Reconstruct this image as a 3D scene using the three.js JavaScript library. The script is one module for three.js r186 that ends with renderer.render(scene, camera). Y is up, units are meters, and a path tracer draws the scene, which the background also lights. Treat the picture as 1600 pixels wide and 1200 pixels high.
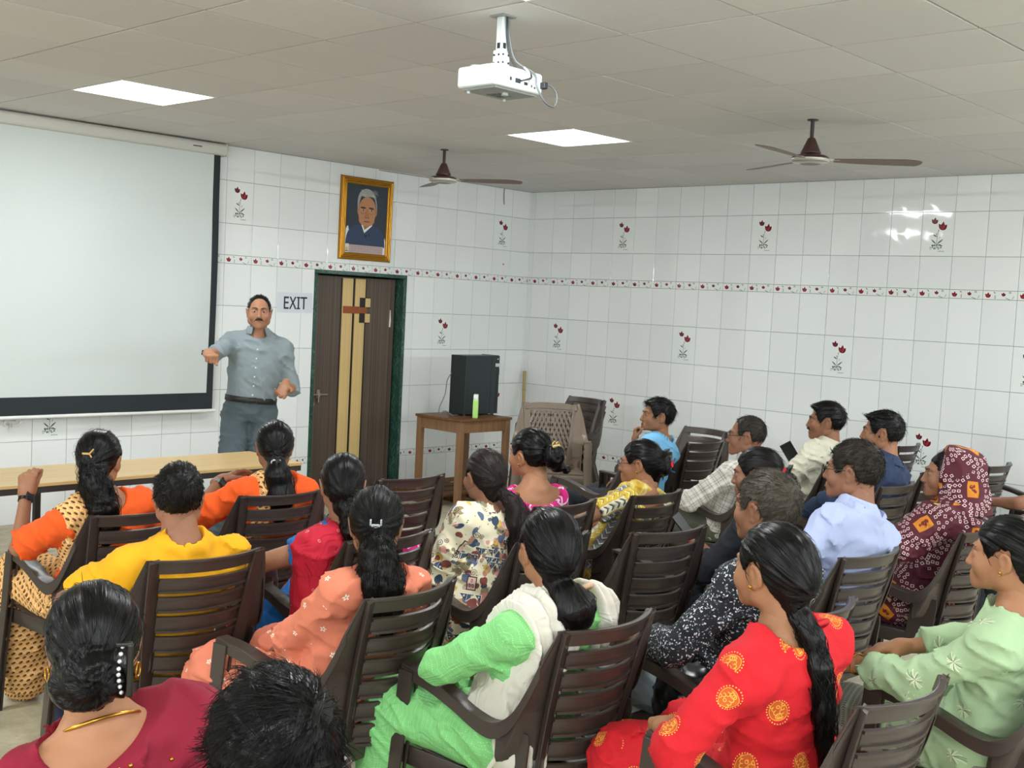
import * as THREE from 'three';
import { mergeGeometries, mergeVertices, toCreasedNormals } from 'three/addons/utils/BufferGeometryUtils.js';
import { RoundedBoxGeometry } from 'three/addons/geometries/RoundedBoxGeometry.js';
import { RectAreaLightUniformsLib } from 'three/addons/lights/RectAreaLightUniformsLib.js';

// ------------------------------------------------------------------ camera, lights, exposure
const scene = new THREE.Scene();
scene.background = new THREE.Color(0x000000);
RectAreaLightUniformsLib.init();
const renderer = new THREE.WebGLRenderer({ antialias: true });
renderer.toneMapping = THREE.LinearToneMapping;
renderer.toneMappingExposure = 3.6;
renderer.shadowMap.enabled = true;

const CAM = new THREE.Vector3(-8.54, 1.725, 7.87);
const camera = new THREE.PerspectiveCamera(36.68, 1600 / 1200, 0.05, 60);
{
  const yaw = 0.81769, pitch = 0.06901, roll = 0.05017;
  const f = new THREE.Vector3(Math.sin(yaw) * Math.cos(pitch), -Math.sin(pitch), -Math.cos(yaw) * Math.cos(pitch));
  const r0 = new THREE.Vector3(Math.cos(yaw), 0, Math.sin(yaw));
  const u0 = r0.clone().cross(f);
  const r = r0.clone().multiplyScalar(Math.cos(roll)).addScaledVector(u0, Math.sin(roll));
  const u = u0.clone().multiplyScalar(Math.cos(roll)).addScaledVector(r0, -Math.sin(roll));
  camera.position.copy(CAM);
  camera.quaternion.setFromRotationMatrix(new THREE.Matrix4().makeBasis(r, u, f.clone().negate()));
}
scene.add(camera);

// recessed LED panels: the cells of the ceiling grid they fill (centre x, z); the first three are in view
const PANELS = [[-5.08, 1.58], [-2.68, 2.78], [-5.68, 5.18], [-8.68, 3.38], [-2.08, 6.38], [-8.68, 7.58], [-5.08, 8.78], [-1.48, 9.38]];
// unseen tube battens added on the rear and left walls as fill: x, y, z, turn
const ADDED_TUBES = [[-9.6, 2.3, 11.07, Math.PI], [-6.6, 2.3, 11.07, Math.PI], [-3.6, 2.3, 11.07, Math.PI], [-1.0, 2.3, 11.07, Math.PI], [-11.37, 2.3, 3.2, Math.PI / 2], [-11.37, 2.3, 6.4, Math.PI / 2], [-11.37, 2.3, 9.4, Math.PI / 2]];
const ADDED_TUBE_POWER = 150, PANEL_POWER = 8, PANEL_GLOW = 2.6, PANEL_COLOR = new THREE.Color(0.94, 0.985, 1.0);
const CEIL = 2.835;
const ROOM = { x0: -11.4, x1: 0, z0: 0, z1: 11.1 };

// ------------------------------------------------------------------ small helpers
const V = (x, y, z) => new THREE.Vector3(x, y, z);
function rng(seed) { let a = seed >>> 0; return () => { a = (a + 0x6d2b79f5) | 0; let t = Math.imul(a ^ (a >>> 15), 1 | a); t = (t + Math.imul(t ^ (t >>> 7), 61 | t)) ^ t; return ((t ^ (t >>> 14)) >>> 0) / 4294967296; }; }
const clamp = (x, a = 0, b = 1) => (x < a ? a : x > b ? b : x);
const mix = (a, b, t) => a + (b - a) * t;
const sstep = (a, b, x) => { const t = clamp((x - a) / (b - a)); return t * t * (3 - 2 * t); };
const used = new Map();
function numbered(name) { const n = used.get(name) || 0; used.set(name, n + 1); return n ? `${name}_${String(n).padStart(3, '0')}` : name; }
function shade(o) { o.castShadow = true; o.receiveShadow = true; return o; }
function part(name, geo, mat, parent, label) { const m = shade(new THREE.Mesh(geo, mat)); m.name = name; if (label) m.userData.label = label; parent.add(m); return m; }
function tag(o, label, category, group) { o.userData.label = label; o.userData.category = category; if (group) o.userData.group = group; return o; }
function thing(name, label, category, p = [0, 0, 0], turn = 0, group) {
  const g = new THREE.Group(); g.name = numbered(name); g.position.set(...p); g.rotation.y = turn; scene.add(g);
  return tag(g, label, category, group);
}
function solo(name, geo, mat, label, category, p = [0, 0, 0], turn = 0, group) {
  const m = shade(new THREE.Mesh(geo, mat)); m.name = numbered(name); m.position.set(...p); m.rotation.y = turn; scene.add(m);
  return tag(m, label, category, group);
}
function structure(name, p = [0, 0, 0]) { const g = new THREE.Group(); g.name = name; g.position.set(...p); g.userData.kind = 'structure'; scene.add(g); return g; }
function copyOf(src, name, p, turn, label, group) { const c = src.clone(); c.name = numbered(name); c.position.set(...p); c.rotation.y = turn; scene.add(c); c.userData = { ...src.userData }; return tag(c, label, src.userData.category, group); }
const M = (c, rough = 0.6, o = {}) => new THREE.MeshStandardMaterial({ color: c, roughness: rough, ...o });
const box = (w, h, d, x = 0, y = 0, z = 0) => new THREE.BoxGeometry(w, h, d).translate(x, y, z);
const rbox = (w, h, d, r, x = 0, y = 0, z = 0, s = 2) => new RoundedBoxGeometry(w, h, d, s, r).translate(x, y, z);
const cyl = (r0, r1, h, n = 20, x = 0, y = 0, z = 0) => new THREE.CylinderGeometry(r0, r1, h, n).translate(x, y, z);
const tube = (pts, r, seg = 32, n = 8) => new THREE.TubeGeometry(new THREE.CatmullRomCurve3(pts.map((p) => V(...p))), seg, r, n);
const merge = (a) => { const g = mergeGeometries(a.map((x) => { const y = x.index ? x.toNonIndexed() : x; for (const k of Object.keys(y.attributes)) if (!['position', 'normal', 'uv'].includes(k)) y.deleteAttribute(k); return y; })); return g; };
// value noise in 3D, smooth, -1..1
const HASH = new Float32Array(4096); { const r = rng(77); for (let i = 0; i < 4096; i++) HASH[i] = r() * 2 - 1; }
function h3(i, j, k) { return HASH[(Math.imul(i, 73856093) ^ Math.imul(j, 19349663) ^ Math.imul(k, 83492791)) & 4095]; }
function noise(x, y, z) {
  const i = Math.floor(x), j = Math.floor(y), k = Math.floor(z); let a = x - i, b = y - j, c = z - k;
  a = a * a * (3 - 2 * a); b = b * b * (3 - 2 * b); c = c * c * (3 - 2 * c);
  const l = (p, q, t) => p + (q - p) * t;
  return l(l(l(h3(i, j, k), h3(i + 1, j, k), a), l(h3(i, j + 1, k), h3(i + 1, j + 1, k), a), b), l(l(h3(i, j, k + 1), h3(i + 1, j, k + 1), a), l(h3(i, j + 1, k + 1), h3(i + 1, j + 1, k + 1), a), b), c);
}
const fbm = (x, y, z, n = 3) => { let s = 0, a = 0.5; for (let i = 0; i < n; i++) { s += a * noise(x, y, z); x = x * 2.03 + 3.1; y = y * 2.03 + 1.7; z = z * 2.03 + 5.3; a *= 0.5; } return s; };
// a canvas texture, colours sRGB; w x h pixels, covering sw x sh metres when repeated
function canvasTex(w, h, draw, { srgb = true, repeat } = {}) {
  const c = document.createElement('canvas'); c.width = w; c.height = h; draw(c.getContext('2d'), w, h);
  const t = new THREE.CanvasTexture(c); t.colorSpace = srgb ? THREE.SRGBColorSpace : THREE.NoColorSpace;
  t.wrapS = t.wrapT = THREE.RepeatWrapping; t.magFilter = THREE.LinearFilter;
  if (repeat) t.repeat.set(1 / repeat[0], 1 / repeat[1]);
  return t;
}
// grey height field as a data texture (for bumps and roughness)
function heightTex(n, fn, repeat) {
  const d = new Uint8Array(n * n * 4);
  for (let y = 0; y < n; y++) for (let x = 0; x < n; x++) { const v = clamp(fn(x / n, y / n)) * 255; const i = (y * n + x) * 4; d[i] = d[i + 1] = d[i + 2] = v; d[i + 3] = 255; }
  const t = new THREE.DataTexture(d, n, n); t.magFilter = THREE.LinearFilter; t.wrapS = t.wrapT = THREE.RepeatWrapping; t.needsUpdate = true;
  if (repeat) t.repeat.set(1 / repeat[0], 1 / repeat[1]);
  return t;
}
// periodic noise for tileable maps
const pn = (u, v, fx, fy, s) => { const a = Math.PI * 2; return noise(Math.cos(u * a) * fx / 6.28 + s, Math.sin(u * a) * fx / 6.28 + s * 1.7, 0) * 0.5 + noise(Math.cos(v * a) * fy / 6.28 + Math.cos(u * a) * fx / 6.28 + s, Math.sin(v * a) * fy / 6.28, Math.sin(u * a) * fx / 6.28 + s) * 0.5; };
// ------------------------------------------------------------------ the room
const mPlaster = M(0xd8d6cf, 0.9), mGrout = M(0x8a8a84, 0.9), mSlab = M(0x9b978c, 0.9);
const TW = 0.248, TH = 0.33, JOINT = 0.0026;
const bumpGlaze = heightTex(128, (u, v) => 0.5 + 0.5 * pn(u, v, 5, 5, 3.3), [1, 1]);
const glaze = (o = {}) => new THREE.MeshPhysicalMaterial({ color: 0xe3e6e6, roughness: 0.055, bumpMap: bumpGlaze, bumpScale: 0.0012, ...o });
const tulip = (g, x, y, s, dark, light) => {   // a red flower as the printed tiles carry it
  g.save(); g.translate(x, y); g.scale(s, s);
  g.fillStyle = '#efe9e6'; g.beginPath(); g.arc(0, 0, 1.25, 0, 7); g.fill();
  g.fillStyle = dark; g.beginPath(); g.moveTo(-1, -0.5); g.lineTo(-0.45, -0.25); g.lineTo(0.1, -1.05); g.lineTo(0.45, -0.2); g.lineTo(0.95, -0.3); g.bezierCurveTo(1.1, 0.6, 0.6, 1, 0.1, 1); g.bezierCurveTo(-0.7, 1, -1.1, 0.4, -1, -0.5); g.fill();
  g.fillStyle = light; g.beginPath(); g.ellipse(0.15, 0.25, 0.28, 0.6, 0.4, 0, 7); g.fill(); g.beginPath(); g.ellipse(-0.5, 0.25, 0.16, 0.4, -0.4, 0, 7); g.fill();
  g.restore();
};
const leaf = (g, x, y, l, w, a, c) => { g.save(); g.translate(x, y); g.rotate(a); g.fillStyle = c; g.beginPath(); g.moveTo(0, 0); g.quadraticCurveTo(l * 0.5, -w, l, 0); g.quadraticCurveTo(l * 0.5, w, 0, 0); g.fill(); g.restore(); };
const texFlower = canvasTex(256, 338, (g, w, h) => {
  g.fillStyle = '#e6e9e7'; g.fillRect(0, 0, w, h);
  g.strokeStyle = '#4c5650'; g.lineWidth = 3; g.beginPath(); g.moveTo(128, 270); g.quadraticCurveTo(122, 190, 136, 130); g.stroke();
  g.beginPath(); g.moveTo(134, 150); g.quadraticCurveTo(140, 120, 150, 112); g.stroke();
  tulip(g, 100, 66, 25, '#4a1c22', '#7e2a33'); tulip(g, 166, 106, 33, '#641a24', '#9a303c');
  leaf(g, 124, 246, -58, 9, 0.7, '#47524a'); leaf(g, 128, 246, 62, 10, -0.7, '#55624a'); leaf(g, 126, 190, -38, 9, 0.5, '#3c4540'); leaf(g, 122, 178, -20, 5, 1.4, '#3c4540'); leaf(g, 142, 206, 24, 4, -1.2, '#6a7466');
  const r = rng(5); g.fillStyle = '#39432f';
  for (let i = 0; i < 46; i++) g.fillRect(84 + r() * 84, 246 + r() * 34, 3 + r() * 7, 3 + r() * 5);
  g.fillStyle = '#8d938e'; for (let i = 0; i < 14; i++) g.fillRect(70 + r() * 18, 262 + r() * 28, 5, 3);
  g.fillStyle = '#4a4f4a'; for (let i = 0; i < 4; i++) g.fillRect(140 + i * 13, 298, 8, 5);
});
const texBorder = canvasTex(384, 100, (g, w, h) => {
  g.fillStyle = '#e4e7e4'; g.fillRect(0, 0, w, h);
  for (const [x, y, s, d, l] of [[60, 50, 31, '#6e1a26', '#9a2c3a'], [232, 38, 23, '#5c1a22', '#86303a']]) tulip(g, x, y, s, d, l);
  leaf(g, 118, 10, 34, 9, 0.7, '#4b564f'); leaf(g, 250, 76, 74, 7, 0.35, '#5f6a60'); leaf(g, 326, 96, 52, 6, -1.05, '#6a756b');
  g.fillStyle = '#8b918b'; g.fillRect(134, 50, 12, 40); g.fillRect(290, 8, 24, 20); g.fillStyle = '#dcdfdb'; g.fillRect(137, 56, 6, 8); g.fillRect(137, 72, 6, 8); g.fillRect(295, 13, 12, 8);
});
const mTiles = []; { const r = rng(12); for (let i = 0; i < 5; i++) { const k = 0.97 + r() * 0.06; mTiles.push(glaze({ color: new THREE.Color(0.80 * k, 0.815 * k, 0.81 * k) })); } }
const mFlower = glaze({ map: texFlower, color: 0xffffff }), mBorder = glaze({ map: texBorder, color: 0xffffff });
const tileGeoCache = new Map();
function tileGeo(w, h) {   // a glazed tile: 8 mm thick with a pillowed edge, front at +z, origin at its lower left corner
  const key = w.toFixed(3) + h.toFixed(3); if (tileGeoCache.has(key)) return tileGeoCache.get(key);
  const s = new THREE.Shape(); const j = JOINT / 2 + 0.0012; s.moveTo(j, j); s.lineTo(w - j, j); s.lineTo(w - j, h - j); s.lineTo(j, h - j); s.closePath();
  const g = new THREE.ExtrudeGeometry(s, { depth: 0.006, bevelEnabled: true, bevelThickness: 0.0016, bevelSize: 0.0012, bevelSegments: 1 });
  const p = g.attributes.position, uv = g.attributes.uv; for (let i = 0; i < p.count; i++) uv.setXY(i, p.getX(i) / w, p.getY(i) / h);
  tileGeoCache.set(key, g); return g;
}
// rows of the wall tiling, bottom to top: [y, height, kind]
const B1 = 0.300, B1H = 0.055, B2 = 1.930, B2H = 0.065;
const ROWS = [[0, B1, 'tile'], [B1, B1H, 'border']];
{ const rem = (B2 - B1 - B1H) - 4 * TH; let y = B1 + B1H; ROWS.push([y, rem, 'tile']); y += rem; for (let i = 0; i < 4; i++) { ROWS.push([y, TH, 'tile']); y += TH; } ROWS.push([B2, B2H, 'border']); y = B2 + B2H; ROWS.push([y, 0.245, 'tile']); y += 0.245; ROWS.push([y, TH, 'tile']); y += TH; ROWS.push([y, CEIL - y, 'tile']); }
const wallRand = rng(41);
// tile a wall: `along` runs from its left end to its right end seen from inside; skip() leaves openings
function tileWall(parent, length, offset, flowers, skip, from, to) {
  const border = [];
  for (let x = -offset, c = 0; x < length; x += TW, c++) {
    const a = Math.max(x, 0), b = Math.min(x + TW, length); if (b - a < 0.01 || b < from || a > to) continue;
    ROWS.forEach(([y, h, kind], ri) => {
      let y0 = y, y1 = y + h, a0 = a, b0 = b;
      const cut = skip(a0, b0, y0, y1); if (cut === true) return; if (cut) [a0, b0, y0, y1] = cut;
      if (b0 - a0 < 0.012 || y1 - y0 < 0.012) return;
      const full = a0 === a && b0 === b && y0 === y && y1 === y + h && b - a > TW - 0.001;
      const fl = kind === 'tile' && full && flowers.some(([fc, fr]) => fc === c && fr === ri);
      const mesh = part(kind === 'border' ? 'border_tile' : fl ? 'flower_tile' : 'tile', tileGeo(b0 - a0, y1 - y0), kind === 'border' ? mBorder : fl ? mFlower : mTiles[(wallRand() * 5) | 0], parent);
      mesh.position.set(a0, y0, 0.002 + wallRand() * 0.0008);
      mesh.rotation.set((wallRand() - 0.5) * 0.006, (wallRand() - 0.5) * 0.006, 0);
    });
  }
}
// front wall, 25 cm thick, the door opening left free
const DOOR = { x0: -2.625, x1: -1.600, y1: 1.930 };
const front = structure('wall_front', [ROOM.x0, 0, 0]);
{
  const L = -ROOM.x0, t = 0.25, dx0 = DOOR.x0 - ROOM.x0, dx1 = DOOR.x1 - ROOM.x0;
  part('masonry', merge([box(dx0, CEIL + 0.1, t, dx0 / 2, (CEIL + 0.1) / 2, -t / 2), box(L - dx1 + 0.25, CEIL + 0.1, t, (L + dx1 + 0.25) / 2, (CEIL + 0.1) / 2, -t / 2), box(dx1 - dx0, CEIL + 0.1 - DOOR.y1, t, (dx0 + dx1) / 2, (CEIL + 0.1 + DOOR.y1) / 2, -t / 2)]), mGrout, front);
  // a joint lies at x = -1.512; flowers are [column, row] seen in the photograph
  const off = TW - ((L - 1.512) % TW), col = (x) => Math.floor((L + x + off) / TW + 1e-4);
  const skip = (a, b, y0, y1) => {
    if (b <= dx0 || a >= dx1 || y0 >= DOOR.y1) return false;
    if (y1 > DOOR.y1 + 0.002) return [a, b, DOOR.y1, y1];
    if (a < dx0 && b > dx0) return [a, dx0, y0, y1];
    if (a < dx1 && b > dx1) return [dx1, b, y0, y1];
    return true;
  };
  const fl = [[-3.42, 9], [-1.91, 9], [-0.38, 9], [-1.13, 5], [-0.35, 3], [-4.92, 3]].map(([x, r]) => [col(x), r]);
  tileWall(front, L, off, fl, skip, 5.0, 99);
}
part('red_sticker', cyl(0.009, 0.009, 0.001, 14).rotateX(Math.PI / 2).translate(-0.365 - ROOM.x0, 2.105, 0.0115), M(0xc2331c, 0.6), front);
const right = structure('wall_right', [0, 0, 0]); right.rotation.y = -Math.PI / 2;
{
  const L = ROOM.z1, t = 0.25;
  part('masonry', box(L + 0.5, CEIL + 0.1, t, L / 2, (CEIL + 0.1) / 2, -t / 2), mGrout, right);
  const off = TW - (2.802 % TW), col = (z) => Math.floor((z + off) / TW + 1e-4);
  const fl = [[1.21, 9], [2.69, 9], [4.17, 9], [5.66, 9], [0.46, 5], [1.94, 5], [3.42, 5], [4.88, 5], [1.20, 3], [4.17, 3]].map(([z, r]) => [col(z), r]);
  tileWall(right, L, off, fl, () => false, 0, 7.2);
}
// rear and left walls: behind the photographer, plain tiled sheets of the same pale ceramic
const mRear = M(0xe4e6e4, 0.3);
part('masonry', box(ROOM.x1 - ROOM.x0 + 0.5, CEIL + 0.1, 0.25, (ROOM.x0 + ROOM.x1) / 2, (CEIL + 0.1) / 2, ROOM.z1 + 0.125), mRear, structure('wall_rear'));
part('masonry', box(0.25, CEIL + 0.1, ROOM.z1 + 0.5, ROOM.x0 - 0.125, (CEIL + 0.1) / 2, ROOM.z1 / 2), mRear, structure('wall_left'));

// floor: cream vitrified tiles with strips of green marble let in across the room
const floor = structure('floor');
{
  part('screed', box(ROOM.x1 - ROOM.x0 + 0.5, 0.2, ROOM.z1 + 0.5, (ROOM.x0 + ROOM.x1) / 2, -0.112, ROOM.z1 / 2), mSlab, floor);
  const texStone = canvasTex(512, 512, (g, w, h) => {
    g.fillStyle = '#cfcbb4'; g.fillRect(0, 0, w, h); const r = rng(8);
    for (let i = 0; i < 900; i++) { g.fillStyle = ['rgba(190,182,150,0.16)', 'rgba(232,228,208,0.2)', 'rgba(170,164,140,0.1)'][i % 3]; g.beginPath(); g.ellipse(r() * w, r() * h, 4 + r() * 34, 3 + r() * 14, r() * 3, 0, 7); g.fill(); }
    for (let i = 0; i < 260; i++) { g.fillStyle = 'rgba(110,100,80,0.28)'; g.fillRect(r() * w, r() * h, 1.5 + r() * 3, 1 + r() * 2); }
  });
  const texMarble = canvasTex(512, 256, (g, w, h) => {
    g.fillStyle = '#27493d'; g.fillRect(0, 0, w, h); const r = rng(9);
    for (let i = 0; i < 240; i++) { g.strokeStyle = ['rgba(150,190,170,0.20)', 'rgba(12,30,24,0.35)', 'rgba(90,140,120,0.3)'][i % 3]; g.lineWidth = 0.6 + r() * 4; g.beginPath(); let x = r() * w, y = r() * h; g.moveTo(x, y); for (let k = 0; k < 5; k++) { x += (r() - 0.5) * 80; y += (r() - 0.5) * 50; g.lineTo(x, y); } g.stroke(); }
  });
  const mats = []; for (let i = 0; i < 4; i++) { const t = texStone.clone(); t.repeat.set(1, 1); t.offset.set(i * 0.31, i * 0.17); mats.push(M([0xffffff, 0xf4f2ea, 0xfaf6ec, 0xf0eee4][i], 0.16, { map: t })); }
  mats.push(M(0xa69a84, 0.5, { map: texStone }));
  const mMarble = M(0xffffff, 0.12, { map: texMarble });
  var marbleMaterial = mMarble;
  const geos = new Map(); const r = rng(3);
  const slab = (w, d) => { const k = w.toFixed(3) + d.toFixed(3); if (!geos.has(k)) { const g = new RoundedBoxGeometry(w - 0.002, 0.012, d - 0.002, 1, 0.0012); const p = g.attributes.position, uv = g.attributes.uv; for (let i = 0; i < p.count; i++) uv.setXY(i, p.getX(i) + 0.5, p.getZ(i) + 0.5); geos.set(k, g); } return geos.get(k); };
  const put = (name, x0, x1, z0, z1, m) => { const t = part(name, slab(x1 - x0, z1 - z0), m, floor); t.position.set((x0 + x1) / 2, -0.006, (z0 + z1) / 2); };
  // tile rows between the strips at z = 2.76 and z = 4.95 (each 7 cm wide); pitch 0.53
  const zs = []; for (let z = 0.02; z < ROOM.z1;) { const strip = [2.725, 4.915, 7.105, 9.295].find((s) => Math.abs(s - z) < 0.02); if (strip) { zs.push([strip, strip + 0.07, 'strip']); z = strip + 0.07; } else { const next = [2.725, 4.915, 7.105, 9.295].find((s) => s > z + 0.02 && s < z + 0.60); const e = Math.min(next || z + 0.53, ROOM.z1); zs.push([z, e, 'tile']); z = e; } }
  for (const [z0, z1, kind] of zs) {
    for (let x = ROOM.x1; x > ROOM.x0;) {
      const w = kind === 'strip' ? 1.06 : 0.53, x0 = Math.max(x - w, ROOM.x0);
      if (x0 < -7.6 && z1 < 4.5 || z0 > 8.2) { if (kind === 'tile') { x = x0; continue; } }
      put(kind === 'strip' ? 'marble_strip' : 'floor_tile', x0, x, z0, z1, kind === 'strip' ? mMarble : mats[(r() * 4) | 0]); x = x0;
    }
  }
  // the part of the floor beyond the photograph: the same tiles as one sheet
  const rest = merge([box(3.8, 0.012, 4.5, -9.5, -0.0065, 2.25), box(11.4, 0.012, 3.0, -5.7, -0.0065, 9.6)]); part('floor_margin', rest, mats[0], floor);
}
// the low dusty plinth along the front wall on which the presenter stands
{
  const g = structure('trim_1', [-6.9, 0, 0]);
  const texDust = canvasTex(512, 256, (c, w, h) => { c.fillStyle = '#a59a84'; c.fillRect(0, 0, w, h); const r = rng(21); for (let i = 0; i < 700; i++) { c.fillStyle = ['rgba(150,138,112,0.2)', 'rgba(196,188,166,0.16)', 'rgba(120,108,88,0.16)'][i % 3]; c.beginPath(); c.ellipse(r() * w, r() * h, 3 + r() * 50, 1 + r() * 7, 0, 0, 7); c.fill(); } });
  const m = M(0xffffff, 0.55, { map: texDust });
  for (let i = 0; i < 7; i++) { const w = 0.6; part('plinth_slab', rbox(w - 0.003, 0.04, 1.10, 0.004, 0.3 + i * 0.6, 0.02, 0.56), m, g); }
  part('plinth_nosing', rbox(4.2, 0.03, 0.05, 0.01, 2.1, 0.035, 1.13), M(0xbdb59a, 0.35), g);
}
// ceiling: mineral tiles of 60 cm laid in a grid of white tees with dark shadow gaps
const ceiling = structure('ceiling', [0, CEIL, 0]);
{
  part('slab', box(ROOM.x1 - ROOM.x0 + 0.5, 0.15, ROOM.z1 + 0.5, (ROOM.x0 + ROOM.x1) / 2, 0.2, ROOM.z1 / 2), mSlab, ceiling);
  const gx = 0.02 - 0.6, gz = 0.08, r = rng(31);
  const bumpC = heightTex(128, (u, v) => 0.5 + 0.3 * pn(u, v, 40, 40, 1.3) + 0.2 * pn(u, v, 90, 90, 7.1), [0.5, 0.5]);
  const mC = []; for (const k of [1, 0.965, 1.03, 0.985]) mC.push(M(new THREE.Color(0.655 * k, 0.635 * k, 0.625 * k), 0.92, { bumpMap: bumpC, bumpScale: 0.0012 }));
  const mTee = M(0x77736a, 0.7);
  const isPanel = (x, z) => PANELS.some(([px, pz]) => Math.abs(px - x) < 0.1 && Math.abs(pz - z) < 0.1);
  const gcache = new Map();
  const tees = [], margin = [];
  for (let xi = -19; xi <= 0; xi++) {
    const x = gx + xi * 0.6; const a = Math.max(x, ROOM.x0), b = Math.min(x + 0.6, 0); if (b - a < 0.02) continue;
    for (let zi = -1; zi < 19; zi++) {
      const z = gz + zi * 0.6, c = Math.max(z, 0), d = Math.min(z + 0.6, ROOM.z1); if (d - c < 0.02) continue;
      if (isPanel((a + b) / 2, (c + d) / 2)) continue;
      if (b < -7.7 || c > 8.3) { margin.push(box(b - a - 0.009, 0.014, d - c - 0.009, (a + b) / 2, 0.007, (c + d) / 2)); continue; }
      const w = b - a - 0.009, l = d - c - 0.009, key = w.toFixed(3) + l.toFixed(3); if (!gcache.has(key)) gcache.set(key, new RoundedBoxGeometry(w, 0.014, l, 1, 0.003));
      const t = part('ceiling_tile', gcache.get(key), mC[(r() * 4) | 0], ceiling);
      t.position.set((a + b) / 2, 0.007 + r() * 0.0015, (c + d) / 2); t.rotation.set((r() - 0.5) * 0.003, 0, (r() - 0.5) * 0.003);
    }
    tees.push(box(0.016, 0.02, ROOM.z1, x, 0.017, ROOM.z1 / 2));
  }
  for (let zi = 0; zi < 19; zi++) tees.push(box(-ROOM.x0, 0.02, 0.016, ROOM.x0 / 2, 0.017, gz + zi * 0.6));
  part('grid_tees', merge(tees), mTee, ceiling); part('ceiling_margin', merge(margin), mC[0], ceiling);
}
// LED tube battens, added out of view to brighten the ceiling and walls
for (const [x, y, z, t] of ADDED_TUBES) {
  const g = thing('added_tube_light', 'added LED tube batten on an unseen wall, fill light for the ceiling and walls', 'added fill light', [x, y, z], t, 'added tube lights out of view');
  part('batten', rbox(1.24, 0.05, 0.03, 0.005, 0, 0, 0.0), M(0xe6e6e2, 0.4), g);
  part('tube', new THREE.CapsuleGeometry(0.014, 1.16, 4, 12).rotateZ(Math.PI / 2).translate(0, 0, 0.03), new THREE.MeshStandardMaterial({ color: 0xffffff, emissive: 0xf2fbff, emissiveIntensity: 3 }), g);
  const l = new THREE.RectAreaLight(0xf2fbff, ADDED_TUBE_POWER, 1.16, 0.03); l.position.set(0, 0, 0.046); l.rotation.y = Math.PI; g.add(l);
}
// LED panels
{
  const mFrame = M(0xe8e8e4, 0.4), mGlow = new THREE.MeshStandardMaterial({ color: 0xffffff, roughness: 0.5, emissive: PANEL_COLOR, emissiveIntensity: PANEL_GLOW });
  const labels = ['LED ceiling panel near the projector screen, left of the projector', 'LED ceiling panel between the two ceiling fans, right of and below the projector', 'LED ceiling panel right above the projector, cut off by the top edge of the photo'];
  PANELS.forEach(([x, z], i) => {
    const g = thing('ceiling_light', labels[i] || 'LED ceiling panel behind the audience, out of the picture', 'ceiling light', [x, CEIL, z], 0, i < 3 ? undefined : 'LED panels out of the picture');
    const fr = []; for (const s of [-1, 1]) fr.push(box(0.6, 0.014, 0.012, 0, 0.006, s * 0.292), box(0.012, 0.014, 0.572, s * 0.292, 0.006, 0));
    part('frame', merge(fr), mFrame, g);
    part('diffuser', rbox(0.574, 0.008, 0.574, 0.003, 0, 0.008, 0), mGlow, g);
    const l = new THREE.RectAreaLight(PANEL_COLOR, PANEL_POWER, 0.56, 0.56); l.position.set(0, -0.004, 0); l.rotation.x = -Math.PI / 2; g.add(l);
  });
}
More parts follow.
